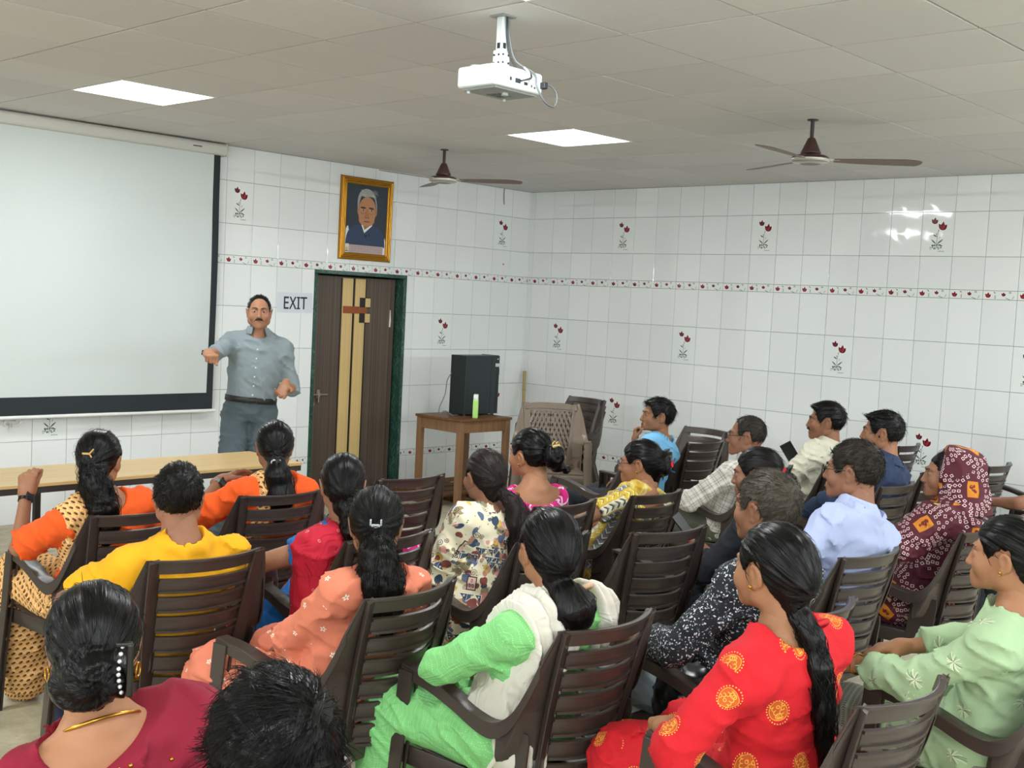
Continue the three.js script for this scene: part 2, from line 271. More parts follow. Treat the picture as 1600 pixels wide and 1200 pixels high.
// ------------------------------------------------------------------ door in the front wall
const woodGrain = (base, dark, light, n = 420, seed = 4) => (g, w, h) => {
  g.fillStyle = base; g.fillRect(0, 0, w, h); const r = rng(seed);
  for (let i = 0; i < n; i++) { const x = r() * w; g.strokeStyle = i % 2 ? dark : light; g.lineWidth = 0.5 + r() * 2.6; g.beginPath(); g.moveTo(x, 0); g.bezierCurveTo(x + (r() - 0.5) * 10, h * 0.3, x + (r() - 0.5) * 14, h * 0.6, x + (r() - 0.5) * 8, h); g.stroke(); }
};
const texWenge = canvasTex(512, 1024, woodGrain('#5a4c42', 'rgba(50,40,34,0.22)', 'rgba(112,98,86,0.16)', 620, 4));
const texAsh = canvasTex(256, 1024, woodGrain('#e0bf82', 'rgba(150,118,64,0.35)', 'rgba(224,200,144,0.3)', 260, 6));
{
  const d = structure('door_1', [0, 0, 0]), zL = -0.085;   // leaf face 8.5 cm behind the tiles
  const mW = M(0xffffff, 0.42, { map: texWenge }), mA = M(0xffffff, 0.4, { map: texAsh }), mDark = M(0x191311, 0.5);
  const uvFit = (g, sx = 1, sy = 1) => { g.computeBoundingBox(); const b = g.boundingBox, p = g.attributes.position, uv = g.attributes.uv; for (let i = 0; i < p.count; i++) uv.setXY(i, (p.getX(i) - b.min.x) / sx, (p.getY(i) - b.min.y) / sy); return g; };
  const leafX0 = -2.565, leafX1 = -1.655;
  part('leaf', uvFit(box(leafX1 - leafX0, 1.88, 0.035, (leafX0 + leafX1) / 2, 0.945, zL - 0.0175), 0.9, 1.9), mW, d);
  // two upright strips of pale veneer in dark grooves
  part('groove', merge([box(0.285, 1.86, 0.002, -2.125, 0.945, zL + 0.0008)]), mDark, d);
  for (const x of [-2.196, -2.057]) part('veneer_strip', uvFit(rbox(0.114, 1.86, 0.008, 0.002, x, 0.945, zL + 0.003), 0.25, 1.9), mA, d);
  part('veneer_block', rbox(0.262, 0.062, 0.012, 0.002, -2.112, 1.603, zL + 0.006), M(0xb06a44, 0.5, { map: texAsh }), d);
  for (const [x, y, m] of [[-2.032, 1.67, mDark], [-2.032, 1.535, mDark]]) part('veneer_square', rbox(0.058, 0.085, 0.013, 0.002, x, y, zL + 0.006), m, d, 'dark inlay square');
  for (const [x, y] of [[-1.97, 1.67], [-1.97, 1.535]]) { part('inlay_edge', rbox(0.072, 0.094, 0.006, 0.002, x, y, zL + 0.003), mDark, d); part('veneer_square', rbox(0.056, 0.078, 0.012, 0.002, x, y, zL + 0.006), mA, d, 'pale inlay square'); }
  // frame of polished green marble: jambs and head line the opening
  const j = (w, h, x, y, horizontal) => { const g = rbox(w, h, 0.115, 0.003, x, y, -0.045); const p = g.attributes.position, uv = g.attributes.uv, nn = g.attributes.normal; for (let i = 0; i < p.count; i++) uv.setXY(i, (horizontal ? p.getX(i) : p.getY(i)) * 1.1, (Math.abs(nn.getX(i)) > 0.5 ? p.getZ(i) : horizontal ? p.getY(i) : p.getX(i)) * 2.2 + 0.4); return g; };
  part('jamb', j(0.035, 1.9, DOOR.x0 + 0.0175, 0.95), marbleMaterial, d); part('jamb', j(0.035, 1.9, DOOR.x1 - 0.0175, 0.95), marbleMaterial, d);
  part('frame_head', j(DOOR.x1 - DOOR.x0, 0.03, (DOOR.x0 + DOOR.x1) / 2, DOOR.y1 - 0.015, true), marbleMaterial, d);
  // aldrop bolt
  const mBolt = M(0xb9b3a6, 0.3, { metalness: 0.85 });
  const bolt = part('door_bolt', merge([new THREE.CylinderGeometry(0.007, 0.007, 0.21, 12).rotateZ(Math.PI / 2).translate(-2.49, 0.87, zL + 0.022), rbox(0.03, 0.075, 0.012, 0.003, -2.475, 0.875, zL + 0.006), rbox(0.022, 0.03, 0.024, 0.004, -2.475, 0.87, zL + 0.018), rbox(0.02, 0.05, 0.014, 0.003, -2.553, 0.87, zL + 0.008)]), mBolt, d);
  part('bolt_handle', merge([new THREE.CapsuleGeometry(0.0065, 0.055, 4, 10).translate(-2.485, 0.835, zL + 0.028), new THREE.CapsuleGeometry(0.005, 0.02, 4, 10).translate(-2.52, 0.79, zL + 0.012)]), mBolt, bolt);
  for (const [y, w] of [[1.31, 0.02], [1.22, 0.012], [1.05, 0.016]]) part('paint_chip', rbox(w, 0.008, 0.01, 0.002, DOOR.x0 + 0.035, y, -0.02), M(0xc9c9c0, 0.6), d);
  part('paper_scrap', new THREE.ExtrudeGeometry((() => { const s = new THREE.Shape(); s.moveTo(0, 0); s.lineTo(0.016, 0.002); s.lineTo(0.02, 0.06); s.lineTo(0.012, 0.15); s.lineTo(0.004, 0.155); s.closePath(); return s; })(), { depth: 0.001, bevelEnabled: false }).translate(-1.71, 1.46, zL + 0.001), M(0xe6e3da, 0.8), d);
  part('threshold', box(1.03, 0.02, 0.3, (DOOR.x0 + DOOR.x1) / 2, 0.003, -0.14), marbleMaterial, d);
  part('back_panel', box(1.2, 2.0, 0.02, -2.11, 1.0, -0.26), mDark, d);
}
// EXIT notice
{
  const t = canvasTex(512, 256, (g, w, h) => { g.fillStyle = '#d5d8e0'; g.fillRect(0, 0, w, h); g.fillStyle = '#23232f'; g.save(); g.translate(w * 0.5, h * 0.52); g.scale(0.86, 1); g.font = '214px sans-serif'; g.textAlign = 'center'; g.textBaseline = 'middle'; g.fillText('EXIT', 0, 0); g.lineWidth = 5; g.strokeStyle = '#23232f'; g.strokeText('EXIT', 0, 0); g.restore(); });
  const p = rbox(0.35, 0.165, 0.0016, 0.0006, 0, 0, 0, 1); const pos = p.attributes.position, uv = p.attributes.uv; for (let i = 0; i < pos.count; i++) uv.setXY(i, pos.getX(i) / 0.35 + 0.5, pos.getY(i) / 0.165 + 0.5);
  const s = solo('exit_notice', p, M(0xffffff, 0.75, { map: t }), 'white paper notice reading EXIT pasted left of the door', 'sign', [-2.815, 1.645, 0.0115]); s.rotation.z = 0.01;
}
// framed portrait print above the door
{
  const g = thing('framed_portrait', 'gold framed portrait print of a white haired person in a navy vest above the door', 'picture', [-2.11, 2.385, 0.012]);
  const W = 0.565, H = 0.70, prof = [];
  const t = canvasTex(512, 680, (c, w, h) => {
    c.fillStyle = '#2c3640'; c.fillRect(0, 0, w, h);
    c.fillStyle = '#e4e4e2'; c.beginPath(); c.moveTo(0, 520); c.quadraticCurveTo(10, 430, 40, 410); c.lineTo(80, 560); c.lineTo(0, 620); c.fill(); c.beginPath(); c.moveTo(w, 560); c.lineTo(490, 500); c.lineTo(470, 620); c.lineTo(w, 660); c.fill();
    c.fillStyle = '#2f3f5c'; c.beginPath(); c.moveTo(16, 590); c.bezierCurveTo(20, 440, 80, 410, 190, 390); c.lineTo(320, 390); c.bezierCurveTo(430, 410, 486, 430, 494, 600); c.lineTo(490, 600); c.lineTo(16, 590); c.fill();
    const r = rng(14); for (let i = 0; i < 600; i++) { c.fillStyle = i % 2 ? 'rgba(70,90,124,0.25)' : 'rgba(26,36,56,0.25)'; c.fillRect(20 + r() * 470, 410 + r() * 185, 14, 1.5); }
    c.fillStyle = '#e8e8e6'; c.beginPath(); c.moveTo(196, 388); c.lineTo(238, 472); c.lineTo(330, 396); c.lineTo(330, 380); c.lineTo(240, 440); c.lineTo(205, 372); c.fill();
    c.fillStyle = '#9d6a48'; c.beginPath(); c.moveTo(200, 350); c.lineTo(240, 440); c.lineTo(322, 385); c.lineTo(330, 330); c.fill();
    c.fillStyle = '#b57f5a'; c.beginPath(); c.ellipse(262, 262, 108, 142, 0.03, 0, 7); c.fill(); c.beginPath(); c.ellipse(260, 340, 96, 66, 0, 0, 7); c.fill();
    c.fillStyle = '#a5714f'; c.beginPath(); c.ellipse(370, 262, 14, 36, 0, 0, 7); c.fill(); c.beginPath(); c.ellipse(152, 262, 10, 30, 0, 0, 7); c.fill();
    c.fillStyle = '#9b9994'; c.beginPath(); c.moveTo(146, 250); c.bezierCurveTo(128, 120, 160, 60, 240, 42); c.bezierCurveTo(330, 40, 380, 110, 384, 250); c.bezierCurveTo(360, 200, 364, 160, 346, 132); c.bezierCurveTo(300, 96, 250, 140, 190, 116); c.bezierCurveTo(164, 150, 168, 200, 146, 250); c.fill();
    for (let i = 0; i < 260; i++) { c.strokeStyle = i % 2 ? 'rgba(214,212,206,0.4)' : 'rgba(96,94,92,0.35)'; c.lineWidth = 1.4; const x = 160 + r() * 190, y = 52 + r() * 56; c.beginPath(); c.moveTo(x, y); c.quadraticCurveTo(x + 20, y - 8, x + 44, y + 12); c.stroke(); }
    for (const [x, s] of [[212, 1], [312, 1]]) { c.fillStyle = '#3a2a22'; c.save(); c.translate(x, 228); c.rotate(x < 260 ? 0.05 : 0.1); c.beginPath(); c.ellipse(0, 0, 34, 9, 0, 0, 7); c.fill(); c.restore(); c.fillStyle = '#c8b8a8'; c.beginPath(); c.ellipse(x, 250, 18, 6.5, 0, 0, 7); c.fill(); c.fillStyle = '#20140f'; c.beginPath(); c.arc(x + 2, 250, 8, 0, 7); c.fill(); c.strokeStyle = '#6b452f'; c.lineWidth = 4; c.beginPath(); c.arc(x, 262, 24, 0.4, 2.7); c.stroke(); }
    c.fillStyle = '#a36c49'; c.beginPath(); c.moveTo(250, 240); c.quadraticCurveTo(228, 316, 236, 322); c.quadraticCurveTo(262, 338, 290, 320); c.quadraticCurveTo(280, 290, 270, 240); c.fill();
    c.fillStyle = '#6a3c2a'; c.beginPath(); c.ellipse(248, 324, 8, 4, 0, 0, 7); c.ellipse(280, 324, 8, 4, 0, 0, 7); c.fill();
    c.fillStyle = '#9a5644'; c.beginPath(); c.ellipse(262, 360, 40, 8, 0.04, 0, 7); c.fill(); c.strokeStyle = '#5c3024'; c.lineWidth = 3; c.beginPath(); c.moveTo(222, 359); c.lineTo(302, 361); c.stroke();
    c.fillStyle = '#161d28'; c.beginPath(); c.arc(258, 500, 15, 0, 7); c.fill(); c.beginPath(); c.arc(296, 486, 10, 0, 7); c.fill();
    c.fillStyle = '#d8d5cb'; c.fillRect(0, 586, 60, 94); c.fillStyle = '#b6a09d'; c.fillRect(60, 592, 420, 88); c.fillStyle = '#e0ded8'; c.fillRect(474, 600, 38, 80); c.fillStyle = '#c8b463'; c.beginPath(); c.arc(36, 634, 16, 0, 7); c.fill(); c.fillStyle = '#3f3b36'; c.fillRect(16, 652, 40, 8);
    c.fillStyle = 'rgba(120,96,96,0.5)'; for (let i = 0; i < 30; i++) c.fillRect(90 + (i % 10) * 37, 606 + ((i / 10) | 0) * 20, 26, 4);
  });
  const pic = new THREE.PlaneGeometry(W - 0.11, H - 0.11).translate(0, 0, 0.012); part('portrait_print', new THREE.BoxGeometry(W - 0.1, H - 0.1, 0.004).translate(0, 0, 0.012), M(0xffffff, 0.5, { map: t }), g);
  void pic;
  const mGold = M(0x9a6a1c, 0.32, { metalness: 0.75 }), mGold2 = M(0xc08a2c, 0.26, { metalness: 0.8 });
  const rail = (len, parent) => { const s = new THREE.Shape(); s.moveTo(-len / 2, 0); s.lineTo(len / 2, 0); s.lineTo(len / 2 - 0.055, 0.055); s.lineTo(-len / 2 + 0.055, 0.055); s.closePath(); return new THREE.ExtrudeGeometry(s, { depth: 0.016, bevelEnabled: true, bevelThickness: 0.006, bevelSize: 0.004, bevelSegments: 2 }); };
  const bead = (len) => { const a = []; for (const [y, rr, z] of [[0.012, 0.006, 0.022], [0.028, 0.0045, 0.023], [0.046, 0.005, 0.02]]) { const inset = y; a.push(new THREE.CylinderGeometry(rr, rr, len - 2 * inset, 8).rotateZ(Math.PI / 2).translate(0, y, z)); } const n = Math.round(len / 0.011); for (let i = 0; i < n; i++) a.push(new THREE.SphereGeometry(0.0042, 6, 4).translate(-len / 2 + 0.02 + (i + 0.5) * (len - 0.04) / n, 0.036, 0.024)); return merge(a); };
  for (const [len, rz, x, y] of [[W, 0, 0, -H / 2], [W, Math.PI, 0, H / 2], [H, -Math.PI / 2, -W / 2, 0], [H, Math.PI / 2, W / 2, 0]]) { const r = part('frame_rail', rail(len), mGold, g); r.position.set(x, y, 0); r.rotation.z = rz; part('beading', bead(len), mGold2, r); }
  g.rotation.x = 0.012;
}
// ------------------------------------------------------------------ projector screen
{
  const g = thing('projector_screen', 'large pull-down projector screen with white fabric and black border on the front wall', 'projection screen', [-4.86, 0, 0.036]);
  const x0 = -1.25, x1 = 1.25, yb = 0.80, yt = 2.76, z = 0.054;
  const mCase = M(0xc6c4bd, 0.45), mFab = M(0xc8cecb, 0.85), mBlk = M(0x20272b, 0.8);
  // a sheet with the shallow waves of a hanging roller fabric
  const wave = (x, y) => { const t = (yt - y) / (yt - yb); return 0.010 * Math.sin((x - y * 0.55) * 5.2 + 0.6) * sstep(0.02, 0.4, t) * (0.35 + 0.65 * sstep(-0.2, 1.2, x)) + 0.004 * Math.sin(x * 9 + y * 3) * t; };
  const sheet = (xa, xb, ya, yb2, nx, ny, off) => { const p = new THREE.PlaneGeometry(xb - xa, yb2 - ya, nx, ny).translate((xa + xb) / 2, (ya + yb2) / 2, 0); const q = p.attributes.position; for (let i = 0; i < q.count; i++) q.setZ(i, z + off + wave(q.getX(i), q.getY(i))); p.computeVertexNormals(); const back = p.clone(); const qb = back.attributes.position; for (let i = 0; i < qb.count; i++) qb.setZ(i, qb.getZ(i) - 0.0008); const ix = back.index.array; for (let i = 0; i < ix.length; i += 3) { const t = ix[i]; ix[i] = ix[i + 1]; ix[i + 1] = t; } back.computeVertexNormals(); return merge([p, back]); };
  part('white_fabric', sheet(x0 + 0.055, x1 - 0.055, yb + 0.125, yt, 70, 60, 0), mFab, g);
  const mB = part('black_border', merge([sheet(x0, x0 + 0.056, yb, yt, 3, 60, 0.0004), sheet(x1 - 0.056, x1, yb, yt, 3, 60, 0.0004), sheet(x0 + 0.056, x1 - 0.056, yb, yb + 0.126, 70, 4, 0.0004)]), mBlk, g); void mB;
  const prof = new THREE.Shape(); prof.moveTo(0, 0); prof.lineTo(0, 0.075); prof.lineTo(0.02, 0.088); prof.lineTo(0.075, 0.088); prof.quadraticCurveTo(0.095, 0.08, 0.095, 0.06); prof.lineTo(0.095, 0.02); prof.quadraticCurveTo(0.09, 0.0, 0.06, 0); prof.closePath();
  const cs = new THREE.ExtrudeGeometry(prof, { depth: x1 - x0 + 0.06, bevelEnabled: false, curveSegments: 6 }); cs.rotateY(-Math.PI / 2); cs.scale(1, 1, 1); cs.translate(x1 + 0.03, 2.738, -0.008); { const p = cs.attributes.position; void p; }
  part('roller_case', cs, mCase, g);
  part('end_cap', rbox(0.012, 0.094, 0.10, 0.006, x1 + 0.036, 2.782, 0.04), M(0xb9b6ae, 0.5), g);
  part('case_marking', box(0.075, 0.008, 0.001, 1.03, 2.782, 0.0874), M(0x3a3a3a, 0.6), g);
  part('bottom_bar', new THREE.CapsuleGeometry(0.013, x1 - x0 + 0.03, 4, 10).rotateZ(Math.PI / 2).translate(0, yb - 0.012, z + 0.004), M(0xe2e2de, 0.4), g);
}
// two-armed white wall hook under the screen
{
  const g = thing('wall_hook', 'white double coat hook on the wall under the projector screen', 'hook', [-5.14, 0.735, 0.011]);
  part('hook_plate', rbox(0.05, 0.018, 0.006, 0.002, 0, 0, 0.003), M(0xdedcd6, 0.4), g);
  for (const s of [-1, 1]) part('hook_arm', tube([[0.008 * s, 0, 0.006], [0.03 * s, -0.008, 0.03], [0.055 * s, 0.01, 0.045], [0.05 * s, 0.032, 0.045], [0.02 * s, 0.03, 0.04]], 0.0055, 20, 8), M(0xdedcd6, 0.35), g);
  part('hook_stem', tube([[0, 0, 0.006], [-0.004, -0.03, 0.02], [-0.01, -0.05, 0.02]], 0.005, 10, 8), M(0xdedcd6, 0.35), g);
}
// ------------------------------------------------------------------ long bench table in front of the presenter
{
  const g = thing('bench_table', 'long pale wood laminate table with dark steel frame in front of the presenter', 'table', [-5.95, 0, 2.185]);
  const L = 2.9, D = 0.53, H = 0.75;
  const tx = canvasTex(512, 256, (c, w, h) => { c.fillStyle = '#bf9d64'; c.fillRect(0, 0, w, h); const r = rng(17); for (let i = 0; i < 240; i++) { c.strokeStyle = i % 2 ? 'rgba(180,148,96,0.22)' : 'rgba(232,210,166,0.25)'; c.lineWidth = 0.6 + r() * 2.4; const y = r() * h; c.beginPath(); c.moveTo(0, y); c.bezierCurveTo(w * 0.3, y + r() * 12 - 6, w * 0.6, y + r() * 12 - 6, w, y); c.stroke(); } });
  part('table_top', rbox(L, 0.018, D, 0.003, 0, H - 0.009, 0), M(0xffffff, 0.3, { map: tx }), g);
  const mS = M(0x2a2320, 0.45);
  part('edge_band', merge([box(L - 0.01, 0.03, 0.025, 0, H - 0.033, D / 2 - 0.014), box(L - 0.01, 0.03, 0.025, 0, H - 0.033, -D / 2 + 0.014), box(0.025, 0.03, D - 0.05, -L / 2 + 0.014, H - 0.033, 0), box(0.025, 0.03, D - 0.05, L / 2 - 0.014, H - 0.033, 0)]), mS, g);
  for (const x of [-L / 2 + 0.04, 0.12, L / 2 - 0.04]) for (const s of [-1, 1]) part('leg', rbox(0.032, H - 0.048, 0.032, 0.003, x, (H - 0.048) / 2, s * (D / 2 - 0.03)), mS, g);
  part('stretcher', merge([box(L - 0.1, 0.025, 0.025, 0, 0.16, -D / 2 + 0.03)]), mS, g);
}
// ------------------------------------------------------------------ side table with computer, bottle, timber below
{
  const tx = canvasTex(512, 512, woodGrain('#8a6646', 'rgba(80,50,30,0.3)', 'rgba(170,130,92,0.25)', 300, 22));
  const mT = M(0xffffff, 0.5, { map: tx }), mTop = M(0xcdbb97, 0.5, { map: tx });
  const g = thing('side_table', 'small square brown wooden table beside the door carrying the computer', 'table', [-1.58, 0, 0.80]);
  const W = 0.62, D = 0.56, H = 0.75;
  part('table_top', rbox(W, 0.022, D, 0.004, 0, H - 0.011, 0), mTop, g);
  for (const s of [-1, 1]) { part('apron', rbox(W - 0.1, 0.095, 0.02, 0.002, 0, H - 0.07, s * (D / 2 - 0.035)), mT, g); part('apron', rbox(0.02, 0.095, D - 0.1, 0.002, s * (W / 2 - 0.035), H - 0.07, 0), mT, g); for (const q of [-1, 1]) part('leg', rbox(0.05, H - 0.022, 0.05, 0.004, s * (W / 2 - 0.035), (H - 0.022) / 2, q * (D / 2 - 0.035)), mT, g); }
  part('stretcher', rbox(W - 0.1, 0.04, 0.02, 0.002, 0, 0.15, -D / 2 + 0.035), mT, g);
  // black computer tower
  const c = thing('computer_tower', 'black computer tower with silver front trim on the side table', 'computer', [-1.43, H, 0.76], 0);
  c.rotation.y = 0.0;
  const mBody = M(0x202a2c, 0.42), mFrontP = M(0x14191b, 0.28), mSil = M(0xcacccb, 0.3, { metalness: 0.3 });
  part('case', rbox(0.37, 0.505, 0.19, 0.004, -0.02, 0.2625, 0), mBody, c);
  const fp = part('front_panel', rbox(0.05, 0.51, 0.195, 0.012, 0.18, 0.265, 0, 3), mFrontP, c);
  part('drive_trim', rbox(0.06, 0.03, 0.198, 0.004, 0.181, 0.435, 0.002), mSil, fp); part('drive_bay', rbox(0.054, 0.055, 0.16, 0.003, 0.182, 0.375, 0.012), M(0x30383a, 0.35), fp); part('badge', box(0.012, 0.012, 0.002, 0.176, 0.488, 0.0985), mSil, fp);
  part('side_seam', box(0.003, 0.48, 0.001, 0.10, 0.265, 0.0955), M(0x0d1011, 0.6), c);
  for (const [x, z] of [[-0.18, 0.07], [-0.18, -0.07], [0.16, 0.07], [0.16, -0.07]]) part('foot', cyl(0.014, 0.016, 0.012, 12, x, 0.005, z), mFrontP, c);
  solo('power_cord', merge([tube([[-1.655, H + 0.36, 0.70], [-1.70, H + 0.30, 0.70], [-1.74, H + 0.18, 0.72], [-1.83, H + 0.06, 0.75], [-1.85, H + 0.02, 0.78], [-1.81, H + 0.045, 0.80], [-1.74, H + 0.008, 0.82], [-1.66, H + 0.006, 0.80]], 0.004, 60, 8)]), M(0x6d716f, 0.6), 'thin grey cord dropping behind the computer tower onto the side table', 'cord');
  // green bottle with a carrying slot in its white cap
  const b = thing('water_bottle', 'bright green flat water bottle with white cap beside the computer', 'bottle', [-1.665, H, 1.02]);
  const prof = (w, h0, h1, r) => { const s = new THREE.Shape(); s.moveTo(-w + r, h0); s.lineTo(w - r, h0); s.quadraticCurveTo(w, h0, w, h0 + r); s.lineTo(w, h1 - r); s.quadraticCurveTo(w, h1, w - r, h1); s.lineTo(-w + r, h1); s.quadraticCurveTo(-w, h1, -w, h1 - r); s.lineTo(-w, h0 + r); s.quadraticCurveTo(-w, h0, -w + r, h0); return s; };
  const ex = (s, d) => new THREE.ExtrudeGeometry(s, { depth: d, bevelEnabled: true, bevelThickness: 0.006, bevelSize: 0.004, bevelSegments: 3, curveSegments: 6 }).translate(0, 0, -d / 2);
  part('liquid', ex(prof(0.024, 0.01, 0.145, 0.006), 0.024), new THREE.MeshPhysicalMaterial({ color: 0x6fd02a, roughness: 0.25, clearcoat: 0.6 }), b);
  part('frame', merge([ex((() => { const s = prof(0.032, 0.004, 0.155, 0.01); s.holes.push(prof(0.024, 0.014, 0.075, 0.005), prof(0.024, 0.088, 0.148, 0.005)); return s; })(), 0.03)]), M(0xb4e27a, 0.35), b, 'pale green outer shell');
  part('cap', ex((() => { const s = prof(0.03, 0.155, 0.2, 0.016); s.holes.push(prof(0.014, 0.18, 0.19, 0.004)); return s; })(), 0.026), M(0xe6ece2, 0.4), b);
  b.rotation.y = 0.7;
  // timber pallet under the table and a bit of litter on the floor
  const mP = M(0xb49a70, 0.7, { map: tx });
  const p = thing('wooden_pallet', 'low pale wooden pallet lying under the side table', 'pallet', [-1.62, 0.0, 0.55]);
  for (const z of [-0.22, -0.05, 0.12, 0.29]) part('board', rbox(0.62, 0.02, 0.12, 0.003, 0, 0.09, z), mP, p);
  for (const x of [-0.27, 0, 0.27]) part('bearer', rbox(0.06, 0.08, 0.6, 0.003, x, 0.04, 0.03), mP, p);
  const lw = solo('paper_litter', merge([rbox(0.035, 0.008, 0.014, 0.003, -0.018, 0.004, 0), rbox(0.03, 0.01, 0.012, 0.003, 0.02, 0.005, 0.008)]), M(0xb48a3c, 0.6), 'crumpled golden wrapper on the floor in front of the side table', 'litter', [-1.93, 0, 2.55], 0.5); void lw;
}
// pole leaning in the corner
{
  const g = thing('leaning_pole', 'straw coloured bamboo pole leaning in the far corner', 'pole');
  const a = V(-0.40, 0.003, 0.42), b = V(-0.035, 1.06, 0.06);
  const c = new THREE.LineCurve3(a, b); part('cane', new THREE.TubeGeometry(c, 4, 0.0165, 12), M(0xa8935c, 0.5), g);
  const n = []; for (let i = 1; i < 5; i++) { const q = a.clone().lerp(b, i / 5 + 0.03); const t = new THREE.TorusGeometry(0.0165, 0.003, 6, 14); t.lookAt(b.clone().sub(a)); n.push(t.translate(q.x, q.y, q.z)); } part('cane_node', merge(n), M(0x8d7745, 0.6), g);
}
solo('hanging_wire', tube([[-0.41, 2.83, 0.02], [-0.408, 2.76, 0.016], [-0.4, 2.68, 0.018]], 0.003, 12, 6), M(0x24211e, 0.7), 'short black wire end hanging from the ceiling edge near the corner', 'wire');
// ------------------------------------------------------------------ ceiling fans
function fan(x, z, spin, label, down) {
  const g = thing('ceiling_fan', label, 'ceiling fan', [x, CEIL, z]);
  const mB = M(0x4a302c, 0.35, { metalness: 0.2 }), mD = M(0x2a1c1a, 0.5), mTrim = M(0xb9b5ac, 0.3, { metalness: 0.4 });
  part('ceiling_plate', cyl(0.03, 0.03, 0.006, 20, 0, -0.003, 0), mD, g);
  part('down_rod', cyl(0.011, 0.011, 0.12, 14, 0, -0.06, 0), mD, g);
  part('canopy', new THREE.LatheGeometry([[0.012, -0.10], [0.02, -0.103], [0.03, -0.125], [0.05, -0.17], [0.058, -0.186], [0.052, -0.19], [0.0, -0.182]].map(([r, y]) => new THREE.Vector2(r, y)), 28), mB, g);
  const motor = part('motor', new THREE.LatheGeometry([[0.0, -0.186], [0.03, -0.19], [0.055, -0.195], [0.085, -0.2], [0.1, -0.208], [0.104, -0.22], [0.1, -0.236], [0.07, -0.245], [0.0, -0.247]].map(([r, y]) => new THREE.Vector2(r, y)), 36), mB, g);
  part('trim_ring', new THREE.LatheGeometry([[0.104, -0.218], [0.107, -0.222], [0.103, -0.234], [0.085, -0.243], [0.06, -0.247], [0.055, -0.243]].map(([r, y]) => new THREE.Vector2(r, y)), 36), mTrim, motor);
  for (let k = 0; k < 3; k++) {
    const b = new THREE.Group(); void b;
    const s = new THREE.Shape(); s.moveTo(0.13, -0.03); s.quadraticCurveTo(0.3, -0.062, 0.57, -0.06); s.quadraticCurveTo(0.605, -0.04, 0.6, 0.02); s.quadraticCurveTo(0.58, 0.055, 0.5, 0.055); s.quadraticCurveTo(0.3, 0.05, 0.13, 0.03); s.closePath();
    const bl = new THREE.ExtrudeGeometry(s, { depth: 0.0015, bevelEnabled: true, bevelThickness: 0.001, bevelSize: 0.0012, bevelSegments: 1, curveSegments: 10 }); bl.rotateX(Math.PI / 2 - 0.16);
    const m = part('blade', bl, M(0x6b544b, 0.45), g); m.position.set(0, -0.222, 0); m.rotation.y = spin + k * Math.PI * 2 / 3;
    part('blade_bracket', merge([rbox(0.075, 0.005, 0.034, 0.002, 0.125, 0.001, 0), rbox(0.04, 0.012, 0.02, 0.002, 0.1, 0.002, 0)]), mTrim, m);
  }
}
fan(-2.63, 1.53, -1.05, 'brown ceiling fan with silver rim nearest the front wall, above the framed portrait');
fan(-2.65, 4.55, -0.98, 'brown ceiling fan on the right, nearer the camera and in front of the right wall');
